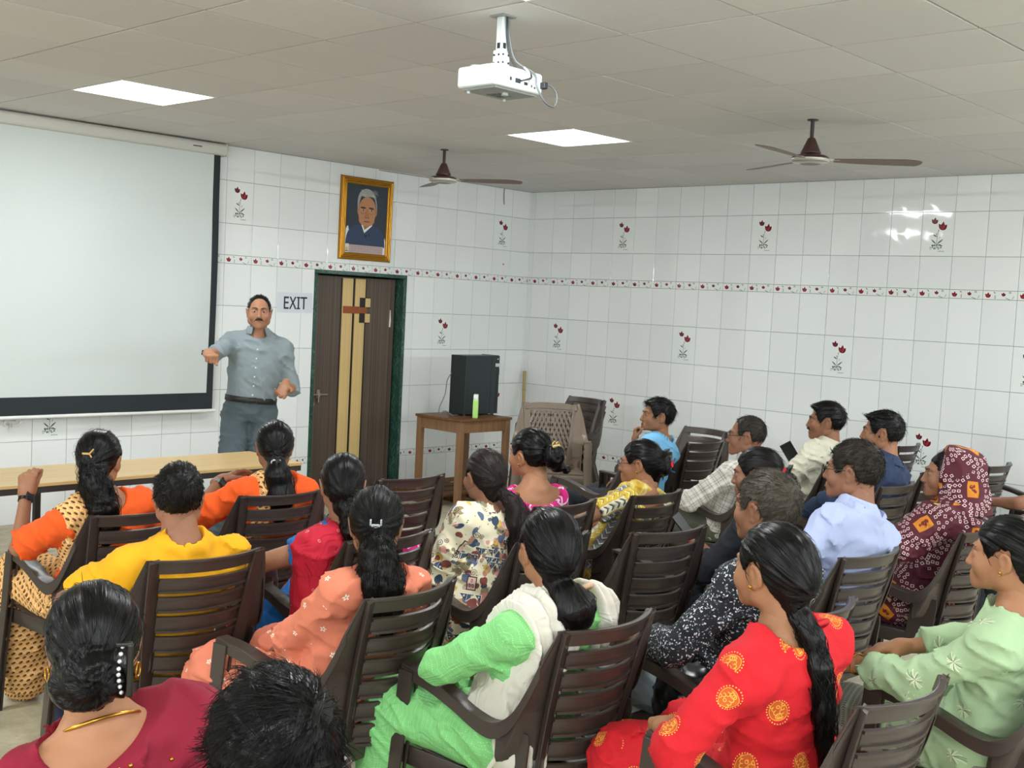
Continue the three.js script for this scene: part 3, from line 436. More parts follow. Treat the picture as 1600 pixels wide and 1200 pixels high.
// ------------------------------------------------------------------ ceiling projector
{
  const g = thing('ceiling_projector', 'white projector hanging from the ceiling on a white pole with cables', 'projector', [-5.27, CEIL, 4.66]);
  const mW = M(0xccd3d2, 0.35), mG = M(0x9aa0a0, 0.5), mK = M(0x20262a, 0.5);
  part('ceiling_plate', rbox(0.075, 0.006, 0.075, 0.002, 0, -0.003, 0), M(0x8d8f8c, 0.4), g);
  part('pole', rbox(0.034, 0.135, 0.034, 0.004, 0, -0.072, 0), mW, g);
  const br = part('bracket', merge([rbox(0.05, 0.07, 0.045, 0.004, 0, -0.168, 0), rbox(0.09, 0.008, 0.10, 0.003, 0, -0.203, 0)]), mW, g);
  part('bracket_bolt', merge([[-0.015, -0.15], [0.015, -0.15], [-0.015, -0.18], [0.015, -0.18]].map(([x, y]) => cyl(0.004, 0.004, 0.006, 10).rotateX(Math.PI / 2).translate(x, y, 0.0235)).concat([[-0.012, -0.152], [0.012, -0.182], [-0.012, -0.182], [0.012, -0.152]].map(([z, y]) => cyl(0.004, 0.004, 0.006, 10).rotateZ(Math.PI / 2).translate(-0.026, y, z)))), mK, br);
  part('slot', merge([rbox(0.016, 0.022, 0.004, 0.001, -0.003, -0.115, 0.0165), rbox(0.004, 0.022, 0.016, 0.001, -0.0165, -0.115, 0)]), mK, g);
  const body = part('body', rbox(0.27, 0.082, 0.21, 0.014, 0, -0.25, 0, 4), mW, g);
  part('underside', rbox(0.235, 0.008, 0.175, 0.003, 0.005, -0.293, -0.003), mG, body);
  part('vent_slats', merge([0, 1, 2, 3, 4].map((i) => box(0.08, 0.003, 0.006, 0.02, -0.298, -0.05 + i * 0.014))), M(0x6e7474, 0.6), body);
  part('lens', merge([cyl(0.034, 0.036, 0.03, 24).rotateX(Math.PI / 2).translate(-0.06, -0.248, -0.115)]), mK, body);
  part('focus_ring', cyl(0.028, 0.03, 0.014, 24, -0.07, -0.204, -0.06), mG, body);
  part('port_panel', merge([rbox(0.03, 0.018, 0.004, 0.001, -0.01, -0.258, 0.1045), rbox(0.018, 0.012, 0.004, 0.001, 0.035, -0.262, 0.1045), rbox(0.006, 0.01, 0.004, 0.001, 0.068, -0.266, 0.1045), rbox(0.008, 0.008, 0.004, 0.001, 0.086, -0.27, 0.1045), rbox(0.012, 0.014, 0.004, 0.001, -0.05, -0.256, 0.1045)]), mK, body);
  part('seam', box(0.07, 0.002, 0.002, 0.075, -0.24, 0.1047), mG, body);
  part('plug', rbox(0.022, 0.026, 0.026, 0.004, 0.128, -0.255, 0.115), mK, body);
  part('foot', merge([cyl(0.012, 0.014, 0.012, 14, 0.0, -0.301, 0.03), cyl(0.007, 0.007, 0.014, 12, -0.10, -0.3, -0.07), cyl(0.007, 0.007, 0.014, 12, 0.1, -0.3, -0.07)]), M(0xb9bdbb, 0.5), body);
  const mC = M(0x5c6264, 0.5);
  part('cable', tube([[-0.004, -0.008, 0.024], [0, -0.08, 0.026], [0.012, -0.15, 0.034], [0.04, -0.205, 0.06], [0.05, -0.212, 0.10], [0.04, -0.24, 0.128], [0.0, -0.258, 0.112]], 0.0036, 50, 8), mK, g, 'black cable down the pole');
  part('cable', tube([[0.006, -0.008, 0.024], [0.012, -0.09, 0.03], [0.03, -0.17, 0.05], [0.07, -0.222, 0.118], [0.06, -0.27, 0.14], [0.1, -0.325, 0.15], [0.17, -0.33, 0.14], [0.19, -0.28, 0.13], [0.165, -0.25, 0.118], [0.13, -0.253, 0.115]], 0.004, 70, 8), mC, g, 'grey cable looping below the projector');
  part('cable', tube([[0.02, -0.202, 0.105], [0.03, -0.225, 0.125], [0.042, -0.258, 0.11]], 0.0036, 20, 8), M(0xc8ccca, 0.5), g, 'short pale cable');
}
// ------------------------------------------------------------------ moulded plastic armchairs
// swept strip: at each point a centre, a half-width vector and a half-thickness vector -> closed bar with rounded edges
function strip(rings, closed = false) {
  const pos = [], idx = [], n = 8; const uv = [];
  const sq = [[-1, -0.7], [-0.92, -1], [0.92, -1], [1, -0.7], [1, 0.7], [0.92, 1], [-0.92, 1], [-1, 0.7]];
  rings.forEach(([c, a, b], i) => { for (const [s, t] of sq) { pos.push(c[0] + a[0] * s + b[0] * t, c[1] + a[1] * s + b[1] * t, c[2] + a[2] * s + b[2] * t); uv.push(s, i); } });
  for (let i = 0; i < rings.length - 1; i++) for (let k = 0; k < n; k++) { const a = i * n + k, b = i * n + (k + 1) % n, c = a + n, d = b + n; idx.push(a, b, c, b, d, c); }
  for (let k = 1; k < n - 1; k++) idx.push(0, k + 1, k); const e = (rings.length - 1) * n; for (let k = 1; k < n - 1; k++) idx.push(e, e + k, e + k + 1);
  const g = new THREE.BufferGeometry(); g.setAttribute('position', new THREE.Float32BufferAttribute(pos, 3)); g.setAttribute('uv', new THREE.Float32BufferAttribute(uv, 2)); g.setIndex(idx);
  const vol = (() => { let v = 0; const A = V(0, 0, 0), B = V(0, 0, 0), C = V(0, 0, 0); for (let i = 0; i < idx.length; i += 3) { A.fromArray(pos, idx[i] * 3); B.fromArray(pos, idx[i + 1] * 3); C.fromArray(pos, idx[i + 2] * 3); v += A.dot(B.cross(C)); } return v; })();
  if (vol < 0) for (let i = 0; i < idx.length; i += 3) { const t = idx[i]; idx[i] = idx[i + 1]; idx[i + 1] = t; } g.setIndex(idx);
  const out = toCreasedNormals(g, 0.7); return out;
}
// a smooth list of values through key points
function through(keys, n) { const c = new THREE.CatmullRomCurve3(keys.map((k) => V(k[0], k[1], k[2])), false, 'centripetal'); return c.getPoints(n); }
const chairBump = heightTex(64, (u, v) => 0.5 + 0.5 * pn(u, v, 24, 24, 2.2), [0.3, 0.3]);
const mChair = new THREE.MeshPhysicalMaterial({ color: 0x3f3530, roughness: 0.3, bumpMap: chairBump, bumpScale: 0.0002 });
const mBeige = new THREE.MeshPhysicalMaterial({ color: 0x6a5b4c, roughness: 0.42 });
const backHW = (v) => mix(0.138, 0.174, v), backY = (v) => 0.405 + 0.462 * v, backZ = (v) => 0.195 + 0.075 * v + 0.032 * v * v;
const bow = (u, v) => 0.07 * (1 - u * u) * (1 - 0.3 * v);
const backP = (u, v) => [u * backHW(v), backY(v), backZ(v) + bow(u, v)];
function chairPrototype(name, mat, lattice) {
  const g = new THREE.Group(); g.name = name;
  // backrest: slats between slots (or a pierced lattice sheet), bowed backwards
  const slat = (v0, v1, lip) => {
    const N = 14, geos = [];
    const ring = (vc, hv, th, dz) => strip(Array.from({ length: N + 1 }, (_, i) => { const u = -0.95 + 1.9 * i / N, p = backP(u, vc); return [[p[0], p[1], p[2] + dz], [0, hv * 0.98, hv * 0.2], [0, -th * 0.2, th]]; }));
    const hv = (v1 - v0) * 0.462 / 2; geos.push(ring((v0 + v1) / 2, hv, 0.0035, 0));
    if (lip) geos.push(ring(v0 + 0.012, 0.0045, 0.0075, 0.003), ring(v1 - 0.012, 0.0045, 0.006, 0.003));
    return merge(geos);
  };
  if (!lattice) {
    const edges = [0.02, 0.155, 0.305, 0.455, 0.605, 0.75, 0.885]; const gap = 0.013;
    for (let i = 0; i < 6; i++) part('slat', slat(edges[i] + gap, edges[i + 1] - gap, true), mat, g);
  } else {
    const geos = [slat(0.88, 0.93, false), slat(0.02, 0.12, false)];
    for (const s of [-1, 1]) { const N = 8; for (let i = -8; i < 12; i++) { const rings = []; for (let k = 0; k <= N; k++) { const v = 0.12 + 0.76 * k / N, u = (i * 0.2 - 0.2) + s * (v - 0.5) * 1.3; if (u < -0.97 || u > 0.97) continue; const p = backP(u, v); rings.push([[p[0], p[1], p[2]], [0.009, 0, 0], [0, -0.0008, 0.004]]); } if (rings.length > 1) geos.push(strip(rings)); } }
    part('lattice', merge(geos), mat, g, 'pierced lattice back');
  }
  part('top_rail', strip(Array.from({ length: 15 }, (_, i) => { const u = -1.1 + 2.2 * i / 14, p = backP(u, 0.955); const up = lattice ? 1 - 0.35 * Math.pow(Math.min(1, Math.abs(u)), 6) : 1; return [[p[0], p[1] + (up - 1) * 0.03, p[2]], [0, 0.021 * up, 0.006], [0, -0.002, 0.0065]]; }).concat()), mat, g);
  part('top_lip', strip(Array.from({ length: 15 }, (_, i) => { const u = -1.13 + 2.26 * i / 14, p = backP(u, 0.995); const up = lattice ? -0.012 * Math.pow(Math.abs(u), 6) : 0; return [[p[0], p[1] + up, p[2] + 0.005], [0, 0.0015, 0.010], [0, 0.0045, 0]]; })), mat, g);
  for (const s of [-1, 1]) {
    // frame along the back's side
    part('back_frame', strip(Array.from({ length: 13 }, (_, i) => { const v = -0.06 + 1.06 * i / 12, p = backP(s, Math.max(v, -0.06)); const w = 0.024 + 0.006 * (1 - v); return [[p[0] + s * 0.012, p[1], p[2] + 0.006], [w, 0, -0.010 * s * s], [0.002 * s, -0.003, 0.009]]; })), mat, g);
    // arm: flat front part, dip, sweep up to the top corner of the back
    const path = through([[s * 0.236, 0.652, -0.255], [s * 0.247, 0.646, -0.14], [s * 0.255, 0.622, -0.02], [s * 0.259, 0.596, 0.075], [s * 0.258, 0.592, 0.14], [s * 0.254, 0.625, 0.195], [s * 0.244, 0.70, 0.238], [s * 0.226, 0.79, 0.272], [s * 0.203, 0.868, 0.302]], 30);
    part('arm', strip(path.map((p, i) => { const t = i / 30, twist = sstep(0.5, 0.85, t), w = mix(0.026, 0.011, twist) * (t < 0.06 ? 0.85 : 1); return [[p.x, p.y, p.z], [w * Math.cos(twist * 0.6), 0, -w * 0.3 * twist * s], [0, 0.006, 0.006 * twist]]; })), mat, g);
    part('arm_flange', strip(path.slice(0, 27).map((p, i) => { const t = i / 30, h = mix(0.016, 0.02, sstep(0.2, 0.6, t)); return [[p.x + s * mix(0.022, 0.009, sstep(0.5, 0.85, t)), p.y - h, p.z - 0.004 * sstep(0.5, 0.8, t)], [0.003, 0, 0], [0, h, 0]]; })), mat, g);
    // web between the sweep of the arm and the back
    const web = []; for (let i = 0; i <= 14; i++) { const t = i / 14, p = path[Math.round(mix(15, 29, t))], v = clamp((p.y - 0.405) / 0.462), q = backP(s, v); const lo = mix(0.10, 0.0, sstep(0, 0.55, t)); web.push([[(p.x + q[0] + s * 0.004) / 2, p.y - lo * 0.5 - 0.004, mix(p.z, q[2], 0.5)], [(p.x - q[0]) / 2 + s * 0.004, -0.002, (p.z - q[2]) / 2], [0.0018 * s, 0.002 + lo * 0.5, 0.0028]]); }
    part('side_web', strip(web), mat, g);
    part('side_panel', strip([[[s * 0.222, 0.48, 0.165], [0.002, 0, 0.055], [0.001 * s, 0.095, 0.01]], [[s * 0.228, 0.48, 0.165], [0.002, 0, 0.055], [0.001 * s, 0.095, 0.01]]]), mat, g);
    // front leg runs up into the arm: broad L-section
    const fl = [[s * 0.243, 0.645, -0.25], [s * 0.255, 0.43, -0.262], [s * 0.272, 0.2, -0.272], [s * 0.278, 0.0, -0.28]];
    part('leg', merge([strip(fl.map(([x, y, z], i) => [[x, y, z], [0.028 - i * 0.003, 0, 0], [0, 0, 0.004]])), strip(fl.map(([x, y, z], i) => [[x + s * (0.025 - i * 0.003), y, z + 0.026 - i * 0.003], [0.0035, 0, 0], [0, 0, 0.028 - i * 0.003]])), strip(fl.map(([x, y, z], i) => [[x - s * 0.0, y, z + 0.05 - i * 0.006], [0.004, 0, 0], [0, 0, 0.004]]))]), mat, g);
    // rear leg
    const rl = [[s * 0.178, 0.46, 0.205], [s * 0.192, 0.36, 0.215], [s * 0.232, 0.18, 0.255], [s * 0.246, 0.0, 0.30]];
    part('leg', merge([strip(rl.map(([x, y, z], i) => [[x, y, z], [0.034 - i * 0.004, 0, 0], [0, 0, 0.004]])), strip(rl.map(([x, y, z], i) => [[x + s * (0.03 - i * 0.004), y, z - 0.024 + i * 0.003], [0.004, 0, 0], [0, 0, 0.026 - i * 0.003]]))]), mat, g);
  }
  part('bottom_rail', merge([0.0, 0.03].map((v) => strip(Array.from({ length: 15 }, (_, i) => { const u = -1.05 + 2.1 * i / 14, p = backP(u, v); return [[p[0], p[1], p[2] + 0.004], [0, 0.005, 0.001], [0, -0.001, 0.008]]; })))), mat, g);
  // seat and aprons
  const seat = []; for (let i = 0; i <= 12; i++) { const t = i / 12, z = mix(-0.25, 0.215, t), y = 0.415 + 0.02 * Math.pow(1 - t, 2) - 0.012 * Math.sin(t * Math.PI) - (t < 0.08 ? 0.012 : 0); seat.push([[0, y, z], [mix(0.245, 0.205, t), 0, 0], [0, 0.005, 0]]); }
  part('seat', strip(seat), mat, g);
  part('apron', merge([strip([[[-0.24, 0.388, -0.25], [0, 0.028, 0], [0, 0, 0.004]], [[0.24, 0.388, -0.25], [0, 0.028, 0], [0, 0, 0.004]]]), strip([[[-0.2, 0.385, 0.212], [0, 0.03, 0], [0, 0, 0.004]], [[0.2, 0.385, 0.212], [0, 0.03, 0], [0, 0, 0.004]]]), ...[-1, 1].map((s) => strip([[[s * 0.246, 0.388, -0.25], [0, 0.028, 0], [0.004, 0, 0]], [[s * 0.212, 0.385, 0.21], [0, 0.028, 0], [0.004, 0, 0]]]))]), mat, g);
  return g;
}
const brownChair = chairPrototype('plastic_armchair', mChair, false), beigeChair = chairPrototype('plastic_armchair', mBeige, true);
brownChair.userData.category = beigeChair.userData.category = 'chair';
function chair(xc, zc, yaw, label, group, y = 0, src = brownChair) {   // xc, zc: middle of the back's top edge
  const r = yaw * Math.PI / 180; return copyOf(src, 'plastic_armchair', [xc - Math.sin(r) * 0.302, y, zc - Math.cos(r) * 0.302], r, label, group);
}
const ROWG = 'dark brown plastic armchairs of the audience';
// ------------------------------------------------------------------ bodies, clothes and hair as meshed distance fields
const sub3 = (a, b) => [a[0] - b[0], a[1] - b[1], a[2] - b[2]], add3 = (a, b) => [a[0] + b[0], a[1] + b[1], a[2] + b[2]], mul3 = (a, s) => [a[0] * s, a[1] * s, a[2] * s];
const dot3 = (a, b) => a[0] * b[0] + a[1] * b[1] + a[2] * b[2], len3 = (a) => Math.hypot(a[0], a[1], a[2]), nrm3 = (a) => mul3(a, 1 / (len3(a) || 1));
const cross3 = (a, b) => [a[1] * b[2] - a[2] * b[1], a[2] * b[0] - a[0] * b[2], a[0] * b[1] - a[1] * b[0]], lerp3 = (a, b, t) => [mix(a[0], b[0], t), mix(a[1], b[1], t), mix(a[2], b[2], t)];
function axes(Y, hint = [0, 0, 1]) { Y = nrm3(Y); let Z = sub3(hint, mul3(Y, dot3(hint, Y))); if (len3(Z) < 0.05) { Z = sub3([0, 1, 0], mul3(Y, Y[1])); } Z = nrm3(Z); return [cross3(Y, Z), Y, Z]; }
// primitives: d(x,y,z) distance, box lo/hi, uv frame
function cap(a, b, ra, rb, k = 0.03) {
  const ab = sub3(b, a), L2 = dot3(ab, ab) || 1e-9, R = Math.max(ra, rb), ax = axes(ab);
  return { k, lo: [0, 1, 2].map((i) => Math.min(a[i] - R, b[i] - R)), hi: [0, 1, 2].map((i) => Math.max(a[i] + R, b[i] + R)), o: a, ax, r: (ra + rb) / 2,
    d(x, y, z) { const px = x - a[0], py = y - a[1], pz = z - a[2]; let t = (px * ab[0] + py * ab[1] + pz * ab[2]) / L2; t = t < 0 ? 0 : t > 1 ? 1 : t; const dx = px - ab[0] * t, dy = py - ab[1] * t, dz = pz - ab[2] * t; return Math.sqrt(dx * dx + dy * dy + dz * dz) - (ra + (rb - ra) * t); } };
}
function ell(c, r, k = 0.02, ax = null) {
  const R = Math.max(...r);
  return { k, lo: c.map((v) => v - R), hi: c.map((v) => v + R), o: c, ax: ax || [[1, 0, 0], [0, 1, 0], [0, 0, 1]], r: (r[0] + r[2]) / 2,
    d(x, y, z) { let px = x - c[0], py = y - c[1], pz = z - c[2]; if (ax) { const q = px, w = py, e = pz; px = q * ax[0][0] + w * ax[0][1] + e * ax[0][2]; py = q * ax[1][0] + w * ax[1][1] + e * ax[1][2]; pz = q * ax[2][0] + w * ax[2][1] + e * ax[2][2]; }
      px /= r[0]; py /= r[1]; pz /= r[2]; const k0 = Math.sqrt(px * px + py * py + pz * pz); px /= r[0]; py /= r[1]; pz /= r[2]; const k1 = Math.sqrt(px * px + py * py + pz * pz); return k1 < 1e-6 ? -Math.min(...r) : k0 * (k0 - 1) / k1; } };
}
function loft(o, ax, L, keys, k = 0.05) {   // keys [t, half width, depth in front, depth behind]
  const at = (t) => { if (t <= keys[0][0]) return keys[0]; for (let i = 1; i < keys.length; i++) if (t <= keys[i][0]) { const A = keys[i - 1], B = keys[i], s = sstep(A[0], B[0], t) * 0.5 + (t - A[0]) / (B[0] - A[0]) * 0.5; return [t, mix(A[1], B[1], s), mix(A[2], B[2], s), mix(A[3], B[3], s)]; } return keys[keys.length - 1]; };
  const tab = []; for (let i = 0; i <= 64; i++) tab.push(at(i / 64));
  const R = 0.26, e = add3(o, mul3(ax[1], L));
  return { k, lo: [0, 1, 2].map((i) => Math.min(o[i], e[i]) - R), hi: [0, 1, 2].map((i) => Math.max(o[i], e[i]) + R), o, ax, r: 0.15,
    d(x, y, z) { const q = x - o[0], w = y - o[1], s = z - o[2]; let px = q * ax[0][0] + w * ax[0][1] + s * ax[0][2], py = q * ax[1][0] + w * ax[1][1] + s * ax[1][2], pz = q * ax[2][0] + w * ax[2][1] + s * ax[2][2];
      const t = py / L, f = clamp(t) * 64, i = Math.min(63, f | 0), u = f - i, A = tab[i], B = tab[i + 1], rw = A[1] + (B[1] - A[1]) * u, rd = pz < 0 ? A[2] + (B[2] - A[2]) * u : A[3] + (B[3] - A[3]) * u;
      const a = px / rw, b = pz / rd, k0 = Math.sqrt(a * a + b * b), k1 = Math.sqrt(a * a / rw / rw + b * b / rd / rd); let d = k1 < 1e-5 ? -Math.min(rw, rd) : k0 * (k0 - 1) / k1;
      const dy = t < 0 ? -py : t > 1 ? py - L : 0; if (dy > 0) d = d > 0 ? Math.sqrt(d * d + dy * dy) : Math.max(d, dy); return d; } };
}
function fieldOf(list, act) { return (x, y, z) => { let d = 1e3; for (let i = 0; i < act.length; i++) { const p = list[act[i]], e = p.d(x, y, z), k = p.k, h = k - Math.abs(d - e); d = d < e ? d : e; if (h > 0) d -= h * h / k * 0.25; } return d; }; }
// mesh a field. opt: disp(x,y,z,d) added, clip(x,y,z) max'ed, pad, amp
function meshField(list, cell, opt = {}) {
  const pad = (opt.pad ?? 0.028) + cell * 2, lo = [1e9, 1e9, 1e9], hi = [-1e9, -1e9, -1e9];
  for (const p of list) for (let i = 0; i < 3; i++) { lo[i] = Math.min(lo[i], p.lo[i]); hi[i] = Math.max(hi[i], p.hi[i]); }
  if (opt.lo) for (let i = 0; i < 3; i++) { lo[i] = Math.max(lo[i], opt.lo[i]); hi[i] = Math.min(hi[i], opt.hi[i]); }
  const n = [0, 1, 2].map((i) => Math.ceil((hi[i] - lo[i] + 2 * pad) / cell) + 1), o = lo.map((v) => v - pad), [nx, ny, nz] = n, nxy = nx * ny;
  const G = new Float32Array(nx * ny * nz).fill(NaN), B = 6, hd = B * cell * 0.87, amp = (opt.amp || 0.006), kmax = Math.max(...list.map((p) => p.k)), all = list.map((_, i) => i), full = fieldOf(list, all), { disp, clip } = opt, skipped = [];
  for (let bz = 0; bz < nz; bz += B) for (let by = 0; by < ny; by += B) for (let bx = 0; bx < nx; bx += B) {
    const cx = o[0] + (bx + B / 2) * cell, cy = o[1] + (by + B / 2) * cell, cz = o[2] + (bz + B / 2) * cell;
    const ds = list.map((p) => p.d(cx, cy, cz)); let m = Math.min(...ds); let v = full(cx, cy, cz); if (clip) v = Math.max(v, clip(cx, cy, cz));
    if (Math.abs(v) > hd * 1.9 + amp + (v < 0 ? 0.03 : 0)) { skipped.push([bx, by, bz, v]); continue; }
    const act = all.filter((i) => ds[i] < m + 4.2 * hd + kmax), f = fieldOf(list, act);
    const ex = Math.min(nx - 1, bx + B), ey = Math.min(ny - 1, by + B), ez = Math.min(nz - 1, bz + B);
    for (let z = bz; z <= ez; z++) for (let y = by; y <= ey; y++) for (let x = bx; x <= ex; x++) { const i = x + y * nx + z * nxy; if (G[i] === G[i]) continue; const X = o[0] + x * cell, Y = o[1] + y * cell, Z = o[2] + z * cell; let d = f(X, Y, Z); if (disp && Math.abs(d) < amp + 2.5 * cell) d += disp(X, Y, Z, d); if (clip) d = Math.max(d, clip(X, Y, Z)); G[i] = d; }
  }
  for (const [bx, by, bz, v] of skipped) for (let z = bz; z <= Math.min(nz - 1, bz + B); z++) for (let y = by; y <= Math.min(ny - 1, by + B); y++) for (let x = bx; x <= Math.min(nx - 1, bx + B); x++) { const i = x + y * nx + z * nxy; if (G[i] !== G[i]) G[i] = v; }
  const id = new Int32Array(nx * ny * nz).fill(-1), pos = [], idx = [];
  const C = [0, 1, nx, nx + 1, nxy, nxy + 1, nxy + nx, nxy + nx + 1], E = [[0, 1], [2, 3], [4, 5], [6, 7], [0, 2], [1, 3], [4, 6], [5, 7], [0, 4], [1, 5], [2, 6], [3, 7]], off = [[0, 0, 0], [1, 0, 0], [0, 1, 0], [1, 1, 0], [0, 0, 1], [1, 0, 1], [0, 1, 1], [1, 1, 1]];
  for (let z = 0; z < nz - 1; z++) for (let y = 0; y < ny - 1; y++) { let i = y * nx + z * nxy; for (let x = 0; x < nx - 1; x++, i++) {
    let s = 0; for (let c = 0; c < 8; c++) if (G[i + C[c]] < 0) s++; if (s === 0 || s === 8) continue;
    let vx = 0, vy = 0, vz = 0, m = 0; for (const [a, b] of E) { const A = G[i + C[a]], D = G[i + C[b]]; if ((A < 0) === (D < 0)) continue; const t = A / (A - D); vx += off[a][0] + (off[b][0] - off[a][0]) * t; vy += off[a][1] + (off[b][1] - off[a][1]) * t; vz += off[a][2] + (off[b][2] - off[a][2]) * t; m++; }
    id[i] = pos.length / 3; pos.push(o[0] + (x + vx / m) * cell, o[1] + (y + vy / m) * cell, o[2] + (z + vz / m) * cell);
  } }
  const quad = (a, b, c, d, flip) => { if (a < 0 || b < 0 || c < 0 || d < 0) return; flip ? idx.push(a, c, b, b, c, d) : idx.push(a, b, c, b, d, c); };
  for (let z = 1; z < nz - 1; z++) for (let y = 1; y < ny - 1; y++) { let i = 1 + y * nx + z * nxy; for (let x = 1; x < nx - 1; x++, i++) {
    const a = G[i] < 0; if (a !== (G[i + 1] < 0)) quad(id[i - nx - nxy], id[i - nxy], id[i - nx], id[i], !a);
    if (a !== (G[i + nx] < 0)) quad(id[i - 1 - nxy], id[i - nxy], id[i - 1], id[i], a);
    if (a !== (G[i + nxy] < 0)) quad(id[i - 1 - nx], id[i - nx], id[i - 1], id[i], !a);
  } }
  const g = new THREE.BufferGeometry(); g.setAttribute('position', new THREE.Float32BufferAttribute(pos, 3)); g.setIndex(idx); g.computeVertexNormals();
  return g;
}
// cylindrical uv (metres) about the nearest primitive's axis, split where the primitive changes
function boneUV(g, list, scale = 1) {
  const P = g.attributes.position.array, N = g.attributes.normal.array, I = g.index.array, map = new Map(), pos = [], nor = [], uv = [], idx = [];
  for (let t = 0; t < I.length; t += 3) {
    let cx = 0, cy = 0, cz = 0; for (let k = 0; k < 3; k++) { cx += P[I[t + k] * 3] / 3; cy += P[I[t + k] * 3 + 1] / 3; cz += P[I[t + k] * 3 + 2] / 3; }
    let best = 0, bd = 1e9; for (let i = 0; i < list.length; i++) { if (list[i].noUV) continue; const d = list[i].d(cx, cy, cz); if (d < bd) { bd = d; best = i; } }
    const p = list[best], [X, Y, Z] = p.ax, ang = (x, y, z) => { const q = [x - p.o[0], y - p.o[1], z - p.o[2]]; return [Math.atan2(dot3(q, X), dot3(q, Z)), dot3(q, Y)]; };
    const ca = ang(cx, cy, cz)[0];
    for (let k = 0; k < 3; k++) { const v = I[t + k]; let [a, h] = ang(P[v * 3], P[v * 3 + 1], P[v * 3 + 2]); let w = 0; if (a - ca > Math.PI) { a -= 2 * Math.PI; w = 1; } else if (a - ca < -Math.PI) { a += 2 * Math.PI; w = 2; }
      const key = (v * 64 + best) * 3 + w; let j = map.get(key); if (j === undefined) { j = pos.length / 3; map.set(key, j); pos.push(P[v * 3], P[v * 3 + 1], P[v * 3 + 2]); nor.push(N[v * 3], N[v * 3 + 1], N[v * 3 + 2]); uv.push((a * p.r + best * 0.137) * scale, (h + best * 0.071) * scale); } idx.push(j); }
  }
  const r = new THREE.BufferGeometry(); r.setAttribute('position', new THREE.Float32BufferAttribute(pos, 3)); r.setAttribute('normal', new THREE.Float32BufferAttribute(nor, 3)); r.setAttribute('uv', new THREE.Float32BufferAttribute(uv, 2)); r.setIndex(idx); return r;
}
// ------------------------------------------------------------------ head
const headCache = new Map();
function headGeo(kind) {
  if (headCache.has(kind)) return headCache.get(kind);
  const m = kind === 'man', c = kind === 'child', L = [];
  const jaw = m ? 0.05 : c ? 0.042 : 0.043, chinY = m ? -0.103 : c ? -0.09 : -0.097;
  L.push(ell([0, 0.03, 0.016], [0.074, 0.087, 0.095], 0.02), ell([0, -0.022, -0.03], [0.06, 0.078, 0.058], 0.03));
  for (const s of [-1, 1]) {
    L.push(cap([s * jaw, -0.058, 0.0], [s * 0.014, chinY + 0.012, -0.068], 0.021, 0.016, 0.025), cap([s * 0.058, -0.012, 0.005], [s * jaw, -0.06, 0.0], 0.018, 0.018, 0.02));
    L.push(ell([s * 0.038, -0.03, -0.062], [0.026, 0.024, 0.02], 0.03));                               // cheek
    L.push(cap([s * 0.012, 0.024, -0.087], [s * 0.042, 0.026, -0.075], 0.0085, 0.008, 0.014));      // brow ridge
    L.push(ell([s * 0.0108, -0.034, -0.095], [0.0076, 0.0065, 0.0095], 0.006));                          // nostril wing
    L.push(ell([s * 0.031, 0.003, -0.0815], [0.015, 0.0105, 0.012], 0.006));                          // lid mound
    L.push(ell([s * 0.079, -0.004, 0.016], [0.0075, 0.031, 0.019], 0.006, axes([s * 0.25, 0.97, -0.16], [0, 0.2, 1]).map((v) => v)), ell([s * 0.074, -0.03, 0.008], [0.007, 0.011, 0.009], 0.006));
  }
  L.push(cap([0, 0.012, -0.088], [0, -0.029, -0.105], 0.008, 0.0095, 0.012), ell([0, -0.031, -0.103], [0.0098, 0.0085, 0.0095], 0.008));
  L.push(cap([-0.016, -0.0585, -0.088], [0.016, -0.0585, -0.088], 0.006, 0.006, 0.008), cap([-0.014, -0.069, -0.087], [0.014, -0.069, -0.087], 0.0065, 0.0065, 0.008), ell([0, -0.064, -0.078], [0.03, 0.024, 0.018], 0.015), ell([0, chinY + 0.008, -0.079], [0.02, 0.016, 0.014], 0.016));
  L.push(cap([0, -0.03, 0.03], [0, -0.11, 0.042], 0.052, 0.05, 0.03));
  const dents = []; for (const s of [-1, 1]) dents.push(ell([s * 0.031, 0.004, -0.097], [0.015, 0.008, 0.012], 0.01), ell([s * 0.088, -0.002, 0.012], [0.006, 0.017, 0.009], 0.004));
  dents.push(cap([-0.018, -0.0635, -0.098], [0.018, -0.0635, -0.098], 0.0035, 0.0035, 0.004));
  const base = fieldOf(L, L.map((_, i) => i)); void base;
  const g = meshField(L, 0.0036, { amp: 0.012, disp: (x, y, z, d) => { let e = d; for (const q of dents) { const s = -q.d(x, y, z), k = q.k, h = k - Math.abs(e - s); e = Math.max(e, s); if (h > 0) e += h * h / k * 0.25; } return e - d; } });
  const P = g.attributes.position, col = new Float32Array(P.count * 3);
  for (let i = 0; i < P.count; i++) {
    const x = P.getX(i), y = P.getY(i), z = P.getZ(i), lip = (1 - sstep(0.016, 0.024, Math.abs(x))) * (1 - sstep(0.007, 0.011, Math.abs(y + 0.0635))) * (z < -0.083 ? 1 : 0) * (m ? 0.55 : 1);
    const n = fbm(x * 60, y * 60, z * 60, 2) * 0.05; col[i * 3] = (1 + n) * mix(1, 0.72, lip); col[i * 3 + 1] = (1 + n) * mix(1, 0.45, lip); col[i * 3 + 2] = (1 + n) * mix(1, 0.5, lip);
  }
  g.setAttribute('color', new THREE.Float32BufferAttribute(col, 3)); headCache.set(kind, g); return g;
}
// ------------------------------------------------------------------ hands
const handCache = new Map();
